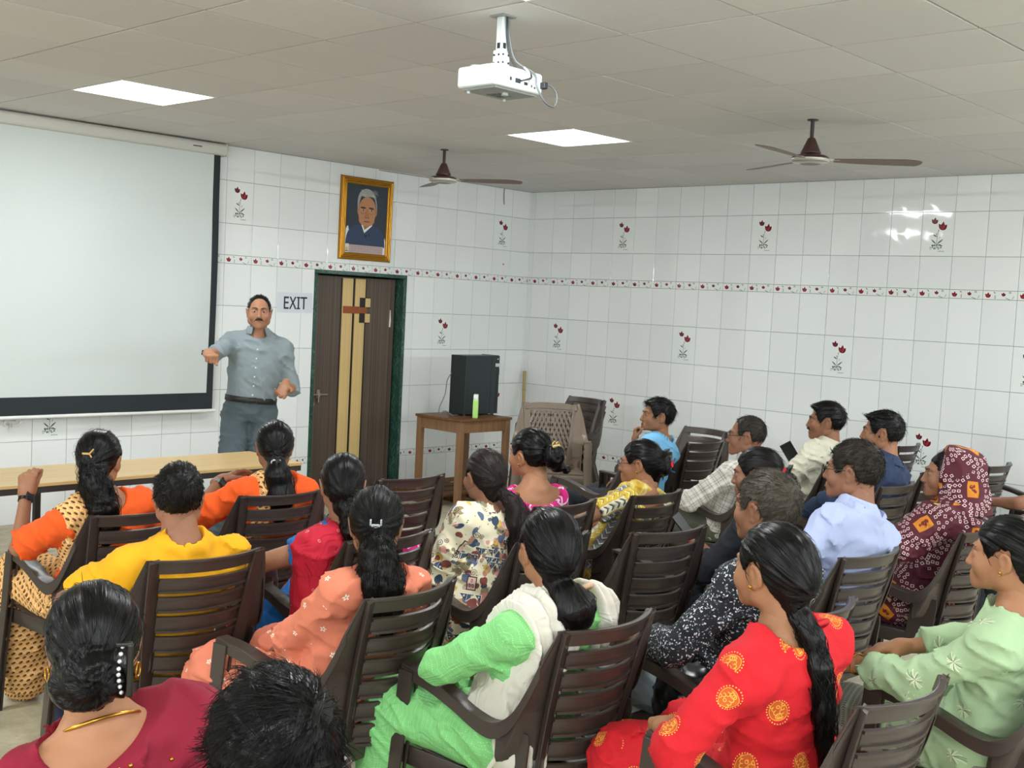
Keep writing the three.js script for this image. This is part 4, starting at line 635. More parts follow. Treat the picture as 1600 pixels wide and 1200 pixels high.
// fingers grow along +y from the wrist, palm faces -z, thumb on the side `s` of x (left hand +1, right hand -1)
const HANDS = { relaxed: { c: [[0.25, 0.35, 0.2], [0.3, 0.4, 0.25], [0.35, 0.45, 0.3], [0.4, 0.5, 0.3]], sp: 0.05, th: [0.5, 0.55, -0.35] }, fist: { c: [[1.35, 1.5, 0.8], [1.4, 1.55, 0.8], [1.4, 1.55, 0.8], [1.35, 1.5, 0.8]], sp: 0.0, th: [0.0, 0.85, -0.38] }, pinch: { c: [[0.95, 1.0, 0.5], [1.15, 1.3, 0.7], [1.25, 1.4, 0.8], [1.25, 1.4, 0.8]], sp: 0.0, th: [0.1, 0.85, -0.6] }, open: { c: [[0.35, 0.25, 0.15], [0.5, 0.4, 0.2], [0.75, 0.6, 0.3], [0.9, 0.7, 0.3]], sp: 0.1, th: [0.75, 0.55, -0.25] }, grip: { c: [[0.8, 0.9, 0.5], [0.85, 0.95, 0.5], [0.9, 1.0, 0.5], [0.95, 1.0, 0.5]], sp: 0.02, th: [0.3, 0.7, -0.6] } };
function handGeo(pose, s, cell = 0.0034) {
  const key = pose + s + cell; if (handCache.has(key)) return handCache.get(key);
  const H = HANDS[pose], L = [], X = [0.029, 0.01, -0.009, -0.027], Y = [0.086, 0.09, 0.085, 0.074], LEN = [0.07, 0.078, 0.073, 0.058], nails = []; void nails;
  for (let f = 0; f < 4; f++) {
    const x = s * X[f]; L.push(cap([s * X[f] * 0.55, 0.002, 0], [x, Y[f] - 0.008, 0], 0.0155, 0.0115, 0.014));
    let p = [x, Y[f] - 0.004, 0], a = 0, yaw = s * (1.5 - f) * H.sp; const rr = f === 3 ? 0.0076 : 0.0088;
    [0.46, 0.3, 0.24].forEach((q, j) => { a += H.c[f][j]; const l = LEN[f] * q, d = [Math.sin(yaw) * Math.cos(a), Math.cos(a) * Math.cos(yaw), -Math.sin(a)], e = add3(p, mul3(d, l)); L.push(cap(p, e, rr * (1 - j * 0.09), rr * (0.93 - j * 0.1), j ? 0.004 : 0.009)); p = e; });
  }
  const t0 = [s * 0.022, 0.018, -0.006], d0 = nrm3([s * H.th[0], H.th[1], H.th[2]]), t1 = add3(t0, mul3(d0, 0.042)), d1 = nrm3([s * H.th[0] * 0.5, H.th[1], H.th[2] * 1.1]), t2 = add3(t1, mul3(d1, 0.03)), t3 = add3(t2, mul3(nrm3([s * H.th[0] * 0.1, H.th[1], H.th[2] * 1.1]), 0.024));
  L.push(cap(t0, t1, 0.016, 0.0115, 0.014), cap(t1, t2, 0.0105, 0.0098, 0.005), cap(t2, t3, 0.0098, 0.0078, 0.004), cap([0, -0.03, 0], [0, 0.01, 0], 0.024, 0.026, 0.02), ell([0, 0.045, -0.006], [0.036, 0.042, 0.014], 0.012));
  const g = meshField(L, cell); handCache.set(key, g); return g;
}
// ------------------------------------------------------------------ hair
const bumpHair = heightTex(256, (u, v) => { const a = noise(u * 64, 0, 3) * 0.5 + noise(u * 128 + noise(u * 9, v * 4, 1) * 1.2, v * 3, 7) * 0.5 + noise(u * 256, v * 6, 9) * 0.35; return 0.5 + a * 0.5; }, [0.12, 0.3]);
const texGrey = canvasTex(256, 256, (g, w, h) => { g.fillStyle = '#77716a'; g.fillRect(0, 0, w, h); const r = rng(15); for (let i = 0; i < 900; i++) { g.strokeStyle = ['#2a2623', '#8d8880', '#3a3531', '#6f6a64'][i % 4]; g.lineWidth = 0.8 + r() * 1.4; const x = r() * w, y = r() * h; g.beginPath(); g.moveTo(x, y); g.lineTo(x + (r() - 0.5) * 8, y + 14 + r() * 40); g.stroke(); } }, { repeat: [0.08, 0.12] });
const hairMat = (c, rough = 0.3, o = {}) => new THREE.MeshPhysicalMaterial({ color: c, roughness: rough, bumpMap: bumpHair, bumpScale: 0.0009, specularIntensity: 0.42, ...o });
const mHairBlack = hairMat(0x090808), mHairSoft = hairMat(0x0d0b0a, 0.4), mHairBrown = hairMat(0x1d1512, 0.45), mHairGrey = hairMat(0xb4aea4, 0.55, { map: texGrey }), mHairSalt = hairMat(0x726c64, 0.5, { map: texGrey });
// hairline heights y(z) in head space: above it hair, below it skin
const LINES = { woman: [[-0.13, 0.10], [-0.085, 0.074], [-0.066, 0.05], [-0.05, 0.02], [-0.036, 0.0], [-0.02, 0.014], [0.0, 0.034], [0.024, 0.03], [0.04, -0.02], [0.055, -0.06], [0.09, -0.085], [0.14, -0.09]], man: [[-0.13, 0.11], [-0.085, 0.078], [-0.066, 0.062], [-0.055, 0.03], [-0.046, 0.012], [-0.03, -0.008], [-0.018, 0.012], [0.0, 0.036], [0.026, 0.03], [0.04, -0.02], [0.052, -0.052], [0.09, -0.076], [0.14, -0.076]], receding: [[-0.13, 0.13], [-0.07, 0.108], [-0.05, 0.09], [-0.046, 0.03], [-0.036, -0.01], [-0.022, -0.02], [-0.014, 0.012], [0.0, 0.036], [0.026, 0.03], [0.04, -0.02], [0.052, -0.052], [0.09, -0.07], [0.14, -0.07]] };
const lineAt = (K, z) => { if (z <= K[0][0]) return K[0][1]; for (let i = 1; i < K.length; i++) if (z <= K[i][0]) return mix(K[i - 1][1], K[i][1], (z - K[i - 1][0]) / (K[i][0] - K[i - 1][0])); return K[K.length - 1][1]; };
function strand(pts, r0, r1, out) {   // thin three-sided tapering blade through pts
  const n = pts.length, base = out.pos.length / 3;
  for (let i = 0; i < n; i++) { const a = pts[Math.max(0, i - 1)], b = pts[Math.min(n - 1, i + 1)], [X, , Z] = axes(sub3(b, a), [0.31, 0.2, 0.93]), r = mix(r0, r1, i / (n - 1)); for (let k = 0; k < 3; k++) { const c = Math.cos(k * 2.094), s = Math.sin(k * 2.094), q = [X[0] * c + Z[0] * s, X[1] * c + Z[1] * s, X[2] * c + Z[2] * s]; out.pos.push(pts[i][0] + q[0] * r, pts[i][1] + q[1] * r, pts[i][2] + q[2] * r); out.nor.push(...q); out.uv.push(k * 0.01, i * 0.02); } }
  for (let i = 0; i < n - 1; i++) for (let k = 0; k < 3; k++) { const a = base + i * 3 + k, b = base + i * 3 + (k + 1) % 3; out.idx.push(a, a + 3, b, b, a + 3, b + 3); }
}
function hairGeo(o, cell, toHead) {
  // o: line, vol, tie (direction of gathering, head space), tails [{pts (person space offsets), r}], buns, blades, spread
  const L = [], v = o.vol || 1, K = LINES[o.line || 'woman'], T = nrm3(o.tie || [0, 0.1, 1]), [U, A, W] = axes(T, [0, 1, 0]), seed = o.seed || 1, r = rng(seed * 97 + 5);
  const shell = ell([0, 0.03, 0.016], [0.074 + 0.011 * v, 0.087 + 0.011 * v, 0.095 + 0.012 * v], 0.02); shell.ax = [U, A, W]; shell.r = 0.085; L.push(shell);
  if (o.nape) { const q = cap([0, -0.01, 0.075], [0, -0.07, 0.07], 0.055 * o.nape, 0.035 * o.nape, 0.03); q.noUV = true; L.push(q); }
  if (o.front) { const q = ell([0, 0.088, -0.035], [0.058, 0.03 * o.front, 0.05], 0.03); q.noUV = true; L.push(q); }
  const loose = [];
  for (const t of o.tails || []) { const pts = t.pts.map((p) => toHead(p)); loose.push([pts, t]); for (let i = 0; i < pts.length - 1; i++) L.push(cap(pts[i], pts[i + 1], t.r[i], t.r[i + 1], 0.02)); }
  for (const b of o.buns || []) { const e = ell(b[0], b[1], 0.015); e.ax = [U, A, W]; L.push(e); }
  const jag = (x, y, z) => noise(x * 90, y * 90, z * 90) * 0.005 + noise(x * 260, y * 200, z * 260) * 0.003;
  const clipHead = (x, y, z) => { const e = shell.d(x, y, z); return e < 0.02 && y > -0.11 ? (lineAt(K, z) - y) * 0.75 + jag(x, y, z) : -1; };
  const tailD = (x, y, z) => { let d = 1; for (let i = 1; i < L.length; i++) if (!(L[i].noUV)) d = Math.min(d, L[i].d(x, y, z)); return d; };
  const g0 = meshField(L, cell, { amp: 0.006, disp: (x, y, z) => {
    const q = [x, y - 0.02, z], a = Math.atan2(dot3(q, U), dot3(q, W)), h = dot3(q, A); let d = noise(a * 9, h * 10, seed) * 0.0028 + noise(a * 22, h * 14, seed + 7) * 0.0016;
    if (o.part && Math.abs(x - (o.partX || 0)) < 0.02 && y > 0.04 && z < 0.06) d += 0.006 * (1 - sstep(0.002, 0.009, Math.abs(x - (o.partX || 0) + noise(z * 60, 1, 1) * 0.002)));
    if (o.curl) d += noise(x * 45, y * 45, z * 45 + seed) * 0.006 * sstep(0.06, 0.0, y + 0.02);
    if (o.swirl && tailD(x, y, z) < 0.012) { const b = o.buns[0][0], s = Math.atan2(y - b[1], x - b[0]) + Math.hypot(x - b[0], y - b[1]) * 60; d += Math.sin(s * 3) * 0.003; }
    return d; }, clip: (x, y, z) => { const c = clipHead(x, y, z); if (c > 0) { const t = tailD(x, y, z); return Math.min(c, Math.max(t, -0.02)); } return c; } });
  const g = boneUV(g0, L);
  const out = { pos: [], nor: [], uv: [], idx: [] }, P = g.attributes.position, N = g.attributes.normal;
  const nb = o.blades ?? 500, crown = o.short ? nrm3(o.crown || [0.1, 0.8, 0.55]) : T;
  for (let i = 0; i < nb; i++) {
    const j = (r() * P.count) | 0, p = [P.getX(j), P.getY(j), P.getZ(j)], n = [N.getX(j), N.getY(j), N.getZ(j)]; const e = shell.d(...p); if (Math.abs(e) > 0.012 && !o.curl) continue; if (n[1] < -0.75) continue;
    let t = o.short ? sub3(p, mul3(crown, 0.11)) : sub3(mul3(crown, 0.13), p); t = sub3(t, mul3(n, dot3(t, n))); if (len3(t) < 1e-3) continue; t = nrm3(add3(nrm3(t), [(r() - 0.5) * 0.5, (r() - 0.5) * 0.5, (r() - 0.5) * 0.5]));
    const l = (o.short ? 0.018 + r() * 0.02 : 0.03 + r() * 0.05) * (o.bl || 1), lift = (o.short ? 0.10 + r() * 0.2 : 0.05 * r() + (r() < 0.025 ? 0.3 : 0)) * (o.fluff || 1);
    const p0 = add3(p, mul3(n, -0.002)), p1 = add3(p, add3(mul3(t, l * 0.5), mul3(n, l * lift * 0.6 - l * l * 1.25 + 0.0006))), p2 = add3(p, add3(mul3(t, l), mul3(n, l * lift * 0.75 - l * l * 5 - (o.short ? 0.0005 : 0.0015))));
    strand([p0, p1, p2], o.short ? (o.br || 0.0012) : 0.0009, 0.0003, out);
  }
  for (const [pts, t] of loose) {
    const c = new THREE.CatmullRomCurve3(pts.map((p) => V(...p))), m = t.n ?? 90, wob = t.wob ?? 0.6;
    for (let i = 0; i < m; i++) { const a = r() * 6.28, q = 0.75 + r() * 0.42, st = r() * 0.5, en = Math.min(1.06, st + 0.35 + r() * 0.6), ph = r() * 50, list = []; for (let k = 0; k <= 8; k++) { const s = mix(st, en, k / 8), w = c.getPoint(Math.min(1, s)), ri = mix(...(() => { const f = Math.min(s, 0.999) * (t.r.length - 1), b = Math.floor(f); return [t.r[b], t.r[Math.min(b + 1, t.r.length - 1)], f - b]; })()) * q + noise(ph, s * 6 * wob, 3) * 0.008 * wob, tn = axes(c.getTangent(Math.min(1, s)).toArray()), aa = a + noise(ph, s * 4 * wob, 9) * wob; const ex = s > 1 ? (s - 1) * 0.25 : 0; list.push([w.x + (tn[0][0] * Math.cos(aa) + tn[2][0] * Math.sin(aa)) * ri + tn[1][0] * ex, w.y + (tn[0][1] * Math.cos(aa) + tn[2][1] * Math.sin(aa)) * ri + tn[1][1] * ex, w.z + (tn[0][2] * Math.cos(aa) + tn[2][2] * Math.sin(aa)) * ri + tn[1][2] * ex]); } strand(list, 0.0013, 0.0005, out); }
  }
  if (!out.pos.length) return g;
  const s = new THREE.BufferGeometry(); s.setAttribute('position', new THREE.Float32BufferAttribute(out.pos, 3)); s.setAttribute('normal', new THREE.Float32BufferAttribute(out.nor, 3)); s.setAttribute('uv', new THREE.Float32BufferAttribute(out.uv, 2)); s.setIndex(out.idx);
  return mergeGeometries([g, s]);
}
// ------------------------------------------------------------------ the person
const SKIN = {}; const skinMat = (c) => (SKIN[c] ||= new THREE.MeshPhysicalMaterial({ color: new THREE.Color(c).lerp(new THREE.Color(0xc09c86), 0.2), roughness: 0.52, vertexColors: true, specularIntensity: 0.6, sheen: 0.1 }));
const mEye = new THREE.MeshPhysicalMaterial({ color: 0xffffff, roughness: 0.1, vertexColors: true }), mBrow = M(0x14100e, 0.7);
const eyeGeo = (() => { const g = new THREE.SphereGeometry(0.0118, 20, 14); const p = g.attributes.position, c = []; for (let i = 0; i < p.count; i++) { const q = -p.getZ(i) / 0.0118; const k = q > 0.955 ? [0.01, 0.008, 0.007] : q > 0.80 ? [0.05, 0.025, 0.015] : [0.34, 0.30, 0.27]; c.push(...k); } g.setAttribute('color', new THREE.Float32BufferAttribute(c, 3)); return g; })();
const folds = (s, amp = 1, fy = 1) => (x, y, z) => { const w = noise(x * 5 + s, y * 5, z * 5) * 0.8, q = (y * 1.0 + x * 0.45 * Math.sin(s) + z * 0.4), a = noise(x * 7 + s * 3, q * 17 * fy + w, z * 7), b = noise(x * 16 - s, q * 30 * fy + w * 2, z * 16 + s); const r1 = 1 - Math.min(1, Math.abs(a) * 2.6), r2 = 1 - Math.min(1, Math.abs(b) * 2.4); return -amp * (0.0115 * r1 * r1 + 0.0045 * r2 * r2 - 0.004); };
const GIRL = [[0, 0.15, 0.10, 0.10], [0.14, 0.182, 0.125, 0.125], [0.32, 0.158, 0.115, 0.105], [0.48, 0.142, 0.105, 0.092], [0.66, 0.150, 0.118, 0.098], [0.83, 0.160, 0.095, 0.102], [0.93, 0.122, 0.07, 0.085], [1, 0.055, 0.052, 0.055]];
const MAN = [[0, 0.15, 0.105, 0.10], [0.14, 0.172, 0.125, 0.115], [0.32, 0.158, 0.125, 0.10], [0.48, 0.157, 0.122, 0.098], [0.66, 0.170, 0.118, 0.105], [0.83, 0.172, 0.1, 0.11], [0.93, 0.12, 0.075, 0.09], [1, 0.06, 0.056, 0.058]];
// spec: at [x,z,yaw] seat or feet, head [x,y,z] top of the head (world), look [x,z] point looked at, ...
function person(spec) {
  const yaw = (spec.at[2] || 0) * Math.PI / 180, ox = spec.at[0], oz = spec.at[1], cy = Math.cos(yaw), sy = Math.sin(yaw), fy0 = spec.floor || 0;
  const local = (p) => { const x = p[0] - ox, z = p[2] - oz; return [x * cy - z * sy, p[1] - fy0, x * sy + z * cy]; };
  const g = thing('person', spec.label, 'person', [ox, fy0, oz], yaw, spec.group);
  const man = spec.kind === 'man', child = spec.kind === 'child', cell = spec.cell || 0.011, hs = spec.hs || (man ? 1.0 : child ? 0.93 : 0.955), fat = spec.fat || 1, bs = spec.bs || (man ? 1 : child ? 0.78 : 0.92);
  // head frame
  const top = local(spec.head), look = spec.look ? local([spec.look[0], spec.lookY || 1.5, spec.look[1]]) : null;
  const hy = look ? Math.atan2(-(look[0] - top[0]), -(look[2] - top[2])) + (spec.turn || 0) * Math.PI / 180 : (spec.turn || 0) * Math.PI / 180;
  const hm = new THREE.Matrix4().makeRotationFromEuler(new THREE.Euler((spec.nod || 0) * Math.PI / 180, hy, (spec.tilt || 0) * Math.PI / 180, 'YXZ'));
  const hc = [top[0], top[1] - (0.117 + 0.011 * (spec.hair?.vol || 1)) * hs, top[2]]; { const up = V(0, 1, 0).applyMatrix4(hm); hc[0] = top[0] - up.x * 0.128 * hs; hc[2] = top[2] - up.z * 0.128 * hs - 0; }
  const HM = new THREE.Matrix4().makeTranslation(...hc).multiply(hm).multiply(new THREE.Matrix4().makeScale(hs, hs, hs)), HI = HM.clone().invert();
  const H = (p) => V(...p).applyMatrix4(HM).toArray();
  // torso frame
  const stand = spec.stand, seatY = 0.43, hip = spec.hip || [0, 0.06], P0 = stand ? [hip[0], stand, hip[1]] : [hip[0], seatY + 0.015, hip[1]];
  const by = (spec.twist || 0) * Math.PI / 180, C7 = [hc[0] + Math.sin(hy * 0.4 + by) * 0.04 * hs, hc[1] - (man ? 0.152 : 0.138) * hs, hc[2] + Math.cos(hy * 0.4 + by) * 0.045 * hs];
  const Yt = sub3(C7, P0), Lt = len3(Yt); const ax = axes(Yt, [Math.sin(by), 0, Math.cos(by)]);
  const at = (x, t, z) => add3(P0, add3(mul3(ax[0], x), add3(mul3(ax[1], t * Lt), mul3(ax[2], z))));
  const keys = (man ? MAN : GIRL).map(([t, w, a, b]) => [t, w * bs * (t < 0.9 ? fat : 1), a * bs * (t < 0.9 ? fat : 1), b * bs * (t < 0.9 ? mix(1, fat, 0.6) : 1)]);
  const sw = (spec.sw || (man ? 0.18 : 0.152)) * (child ? 0.82 : 1), ar = (man ? 1.05 : 0.95) * (spec.arm || 1) * (child ? 0.8 : 1), Lu = (man ? 0.285 : 0.255) * (child ? 0.84 : 1), Lf = (man ? 0.245 : 0.22) * (child ? 0.84 : 1);
  const arms = [-1, 1].map((s) => {
    const S = at(s * sw, spec.st || 0.872, 0.012), q = s < 0 ? spec.armL : spec.armR, dE = q ? (q.rel ? at(...q.e) : local(q.e)) : [s * 0.27 + hip[0], 0.69, -0.02 + hip[1] - 0.06], dW = q ? (q.rel ? at(...q.w) : local(q.w)) : [s * 0.1 + hip[0], 0.60, -0.27 + hip[1]];
    const E = add3(S, mul3(nrm3(sub3(dE, S)), Lu)), Wr = add3(E, mul3(nrm3(sub3(dW, E)), Lf)); return { s, S, E, W: Wr, q };
  });
  const legs = [-1, 1].map((s) => { if (stand) { const k = spec.legs[s < 0 ? 0 : 1].map(local); return { s, h: [hip[0] + s * 0.09, stand + 0.03, hip[1]], k: k[0], a: k[1] }; } const kl = spec.knee || 0.40, kx = (spec.kneeX || [-0.13, 0.13])[s < 0 ? 0 : 1]; return { s, h: [hip[0] + s * 0.085, seatY + 0.075, hip[1] - 0.02], k: [hip[0] + kx, seatY + 0.075, hip[1] - kl], a: [hip[0] + kx * 0.95, 0.09, hip[1] - kl + 0.02] }; });
  const T = (o, k2 = 0.05) => loft(P0, ax, Lt, keys.map(([t, w, a, b]) => [t, w + o, a + o, b + o]), k2);
  const bodyPrims = (o, fr = {}) => { const L = [T(o)];
    for (const a of arms) { L.push(cap(at(a.s * 0.05, 0.965, 0.01), a.S, 0.030 * bs + o, 0.043 * ar + o, 0.06)); }
    return L; };
  const B = bodyPrims(0); B.push(cap(C7, H([0, -0.045, 0.022]), 0.052 * (man ? 1.12 : 0.96) * (child ? 0.85 : 1), 0.05 * (man ? 1.1 : 0.94) * (child ? 0.85 : 1), 0.04));
  for (const a of arms) { B.push(cap(a.S, a.E, 0.043 * ar, 0.035 * ar, 0.03), cap(a.E, a.W, 0.035 * ar, 0.024 * ar, 0.012)); }
  for (const l of legs) { B.push(cap(l.h, l.k, 0.078 * bs, 0.055 * bs, 0.04), cap(l.k, l.a, 0.054 * bs, 0.034 * bs, 0.02), cap(add3(l.a, [0, -0.045, 0.02]), add3(l.a, [0, -0.062, -0.13]), 0.03, 0.024, 0.03)); }
  const geos = []; const white = (q) => { if (!q.attributes.color) q.setAttribute('color', new THREE.Float32BufferAttribute(new Float32Array(q.attributes.position.count * 3).fill(1), 3)); q.deleteAttribute('uv'); return q; };
  geos.push(white(meshField(B, cell)));
  geos.push(white(headGeo(spec.kind).clone().applyMatrix4(HM)));
  const handM = [];
  for (const a of arms) { const h = a.q?.hand || {}, d = nrm3(h.dir ? sub3(local(add3([ox, fy0, oz], h.dir)), [0, 0, 0]) : sub3(a.W, a.E)), pn0 = h.palm ? local(add3([ox, fy0, oz], h.palm)) : [0, -1, 0.1]; let Z = sub3(pn0, mul3(d, dot3(pn0, d))); if (len3(Z) < 0.05) Z = [1, 0, 0]; Z = mul3(nrm3(Z), -1); const X = cross3(d, Z), k = (man ? 1.05 : 0.95) * (child ? 0.85 : 1);
    const m = new THREE.Matrix4().makeBasis(V(...X), V(...d), V(...Z)).scale(V(k, k, k)).setPosition(...add3(a.W, mul3(d, 0.008))); handM.push(m); geos.push(white(handGeo(h.pose || 'relaxed', a.s < 0 ? 1 : -1, h.pose ? 0.003 : 0.0045).clone().applyMatrix4(m))); }
  const body = part('body', mergeGeometries(geos), skinMat(spec.skin || 0x8a5a3c), g); void body;
  // face: eyes and brows
  const head = (name, geo, mat, label) => part(name, geo.clone().applyMatrix4(HM), mat, g, label);
  if (!spec.noFace) for (const s of [-1, 1]) { head('eye', eyeGeo.clone().translate(s * 0.0305, 0.0025, -0.0772), mEye); head('eyebrow', strip([0, 1, 2, 3, 4].map((i) => [[s * mix(0.012, 0.05, i / 4), 0.021 + 0.007 * Math.sin(i / 4 * 2.4), -0.0965 + 0.021 * (i / 4) ** 2], [0, (man ? 0.0036 : 0.0022) * (1 - 0.5 * i / 4), 0], [0, 0, 0.0018]])), mBrow); }
  if (spec.mustache) { const L = []; for (const s of [-1, 1]) L.push(cap([s * 0.002, -0.0475, -0.102], [s * 0.018, -0.05, -0.094], 0.0065, 0.006, 0.004), cap([s * 0.018, -0.05, -0.094], [s * 0.03, -0.064, -0.082], 0.0055, 0.0035, 0.004)); head('mustache', meshField(L, 0.0028, { disp: (x, y, z) => noise(x * 500, y * 120, z * 300) * 0.0012 }), mBrow); }
  if (spec.beard) { const L = []; for (const s of [-1, 1]) L.push(cap([s * 0.062, -0.01, 0.0], [s * 0.048, -0.062, -0.004], 0.0165, 0.018, 0.012), cap([s * 0.049, -0.06, -0.004], [s * 0.014, -0.096, -0.068], 0.0208, 0.0172, 0.012)); L.push(ell([0, -0.094, -0.079], [0.022, 0.0165, 0.016], 0.012)); head('beard', meshField(L, 0.004, { disp: (x, y, z) => noise(x * 300, y * 300, z * 300) * 0.0018 }), M(0x1c1613, 0.85)); }
  const ch = Math.cos(hy), sh = Math.sin(hy), toHead = (p) => V(hc[0] + p[0] * ch + p[2] * sh, hc[1] + p[1], hc[2] - p[0] * sh + p[2] * ch).applyMatrix4(HI).toArray();
  if (spec.hair) part('hair', hairGeo({ seed: (spec.seed || 1), ...spec.hair }, spec.hcell || 0.0048, toHead).applyMatrix4(HM), spec.hair.mat || mHairBlack, g);
  const ctx = { g, H, HM, head, at, T, ax, P0, Lt, C7, hc, arms, legs, bodyPrims, hip, cell, seatY, local, handM, sw, ar, bs, stand, keys, man };
  for (const w of spec.wear) w(ctx);
  for (const w of spec.extra || []) w(ctx);
  return g;
}
// ------------------------------------------------------------------ clothes
// top: torso, shoulders and sleeves. sleeve 0..1 along the upper arm, 1..2 along the forearm
function top(name, mat, o = {}) {
  return (c) => {
    const off = o.off ?? 0.014, L = c.bodyPrims(off), nb = c.H([0, -0.045, 0.022]); L.push(cap(c.C7, lerp3(c.C7, nb, o.high ?? 0.02), 0.052 * (c.man ? 1.12 : 0.96) + off * 0.8, 0.05 * (c.man ? 1.1 : 0.94) + off * 0.8, 0.045)); const sl = o.sleeve ?? 0.6, lo = o.loose ?? 0.012, cuts = [], amp = o.amp ?? 1;
    for (const a of c.arms) {
      const s = Array.isArray(sl) ? sl[a.s < 0 ? 0 : 1] : sl; if (s <= 0) { continue; }
      const r0 = 0.044 * c.ar + off * 0.7, r1 = 0.036 * c.ar + off * 0.4 + lo * 0.45;
      if (s <= 1) { const e = lerp3(a.S, a.E, s), d = nrm3(sub3(a.E, a.S)); const far = lerp3(a.S, a.E, s + 0.25), p = cap(a.S, far, r0, mix(r0, r1, s) + lo * 0.6, 0.03), dd = p.d; p.d = (x, y, z) => Math.max(dd(x, y, z), (x - e[0]) * d[0] + (y - e[1]) * d[1] + (z - e[2]) * d[2]); L.push(p); }
      else { L.push(cap(a.S, a.E, r0, r1, 0.055)); const e = lerp3(a.E, a.W, s - 1), d = nrm3(sub3(a.W, a.E)), far = lerp3(a.E, a.W, s - 0.8), rf = 0.027 * c.ar + off * 0.6 + lo * (o.cuff ?? 0.7), p = cap(a.E, far, r1, mix(r1, rf, Math.min(1, s - 1)), 0.015), dd = p.d; p.d = (x, y, z) => Math.max(dd(x, y, z), (x - e[0]) * d[0] + (y - e[1]) * d[1] + (z - e[2]) * d[2]); L.push(p); }
    }
    if (o.lap) for (const l of c.legs) { const e = lerp3(l.h, l.k, o.lap); L.push(cap(l.h, e, 0.098 * c.bs + off, 0.082 * c.bs + off, 0.06)); if (o.hang) L.push(cap(e, add3(e, [l.s * 0.02, -o.hang, -0.02]), 0.075 * c.bs + off, 0.085 * c.bs + off, 0.06)); }
    if (o.skirt && c.stand) { L.push(cap(c.at(-0.06, -0.05, 0), c.at(0.06, -0.05, 0), 0.115, 0.115, 0.05)); }
    const n = o.neck || [0.085, 0.03, 0.085], nk = ell(c.at(0, 1.015, n[3] ?? 0), [n[0], n[1] + 0.02, n[2]], 0.01, c.ax), hemT = o.hem ?? -0.08, base = folds(o.seed || 1, amp, o.fy || 1);
    const hemP = c.at(0, hemT, 0), U = c.ax[1];
    let g = meshField(L, o.cell || c.cell, { amp: 0.014 * amp + 0.002, disp: (x, y, z, d) => { let f = base(x, y, z); if (o.pleat) f += o.pleat(x, y, z, c); return f; }, clip: (x, y, z) => { const qx = x - nk.o[0], qy = y - nk.o[1], qz = z - nk.o[2], up = Math.max(0, qx * U[0] + qy * U[1] + qz * U[2]); let d = -nk.d(x - U[0] * up, y - U[1] * up, z - U[2] * up); if (!o.lap) d = Math.max(d, (hemP[0] - x) * U[0] + (hemP[1] - y) * U[1] + (hemP[2] - z) * U[2]); if (o.cut) d = Math.max(d, o.cut(x, y, z, c)); return d; } });
    part(name, boneUV(g, L), mat, c.g, o.label);
    if (o.collar) { const k = o.collar, pr = [[0.064, -0.012], [0.060, 0.018], [0.0585, 0.036], [0.062, 0.040], [0.07, 0.02], [0.084, -0.012], [0.081, -0.014], [0.066, 0.012]].map(([r, y]) => new THREE.Vector2(r * (c.man ? 1.14 : 1), y)); const lg = new THREE.LatheGeometry(pr, 36, (k.gap ?? 0.5) / 2 + Math.PI, Math.PI * 2 - (k.gap ?? 0.5)); lg.applyMatrix4(new THREE.Matrix4().makeBasis(V(...c.ax[0]), V(...axes(sub3(c.H([0, -0.045, 0.022]), c.C7))[1]), V(...c.ax[2]))).translate(...add3(c.C7, mul3(nrm3(sub3(c.H([0, -0.045, 0.022]), c.C7)), 0.014))); part('collar', lg, mat, c.g); }
  };
}
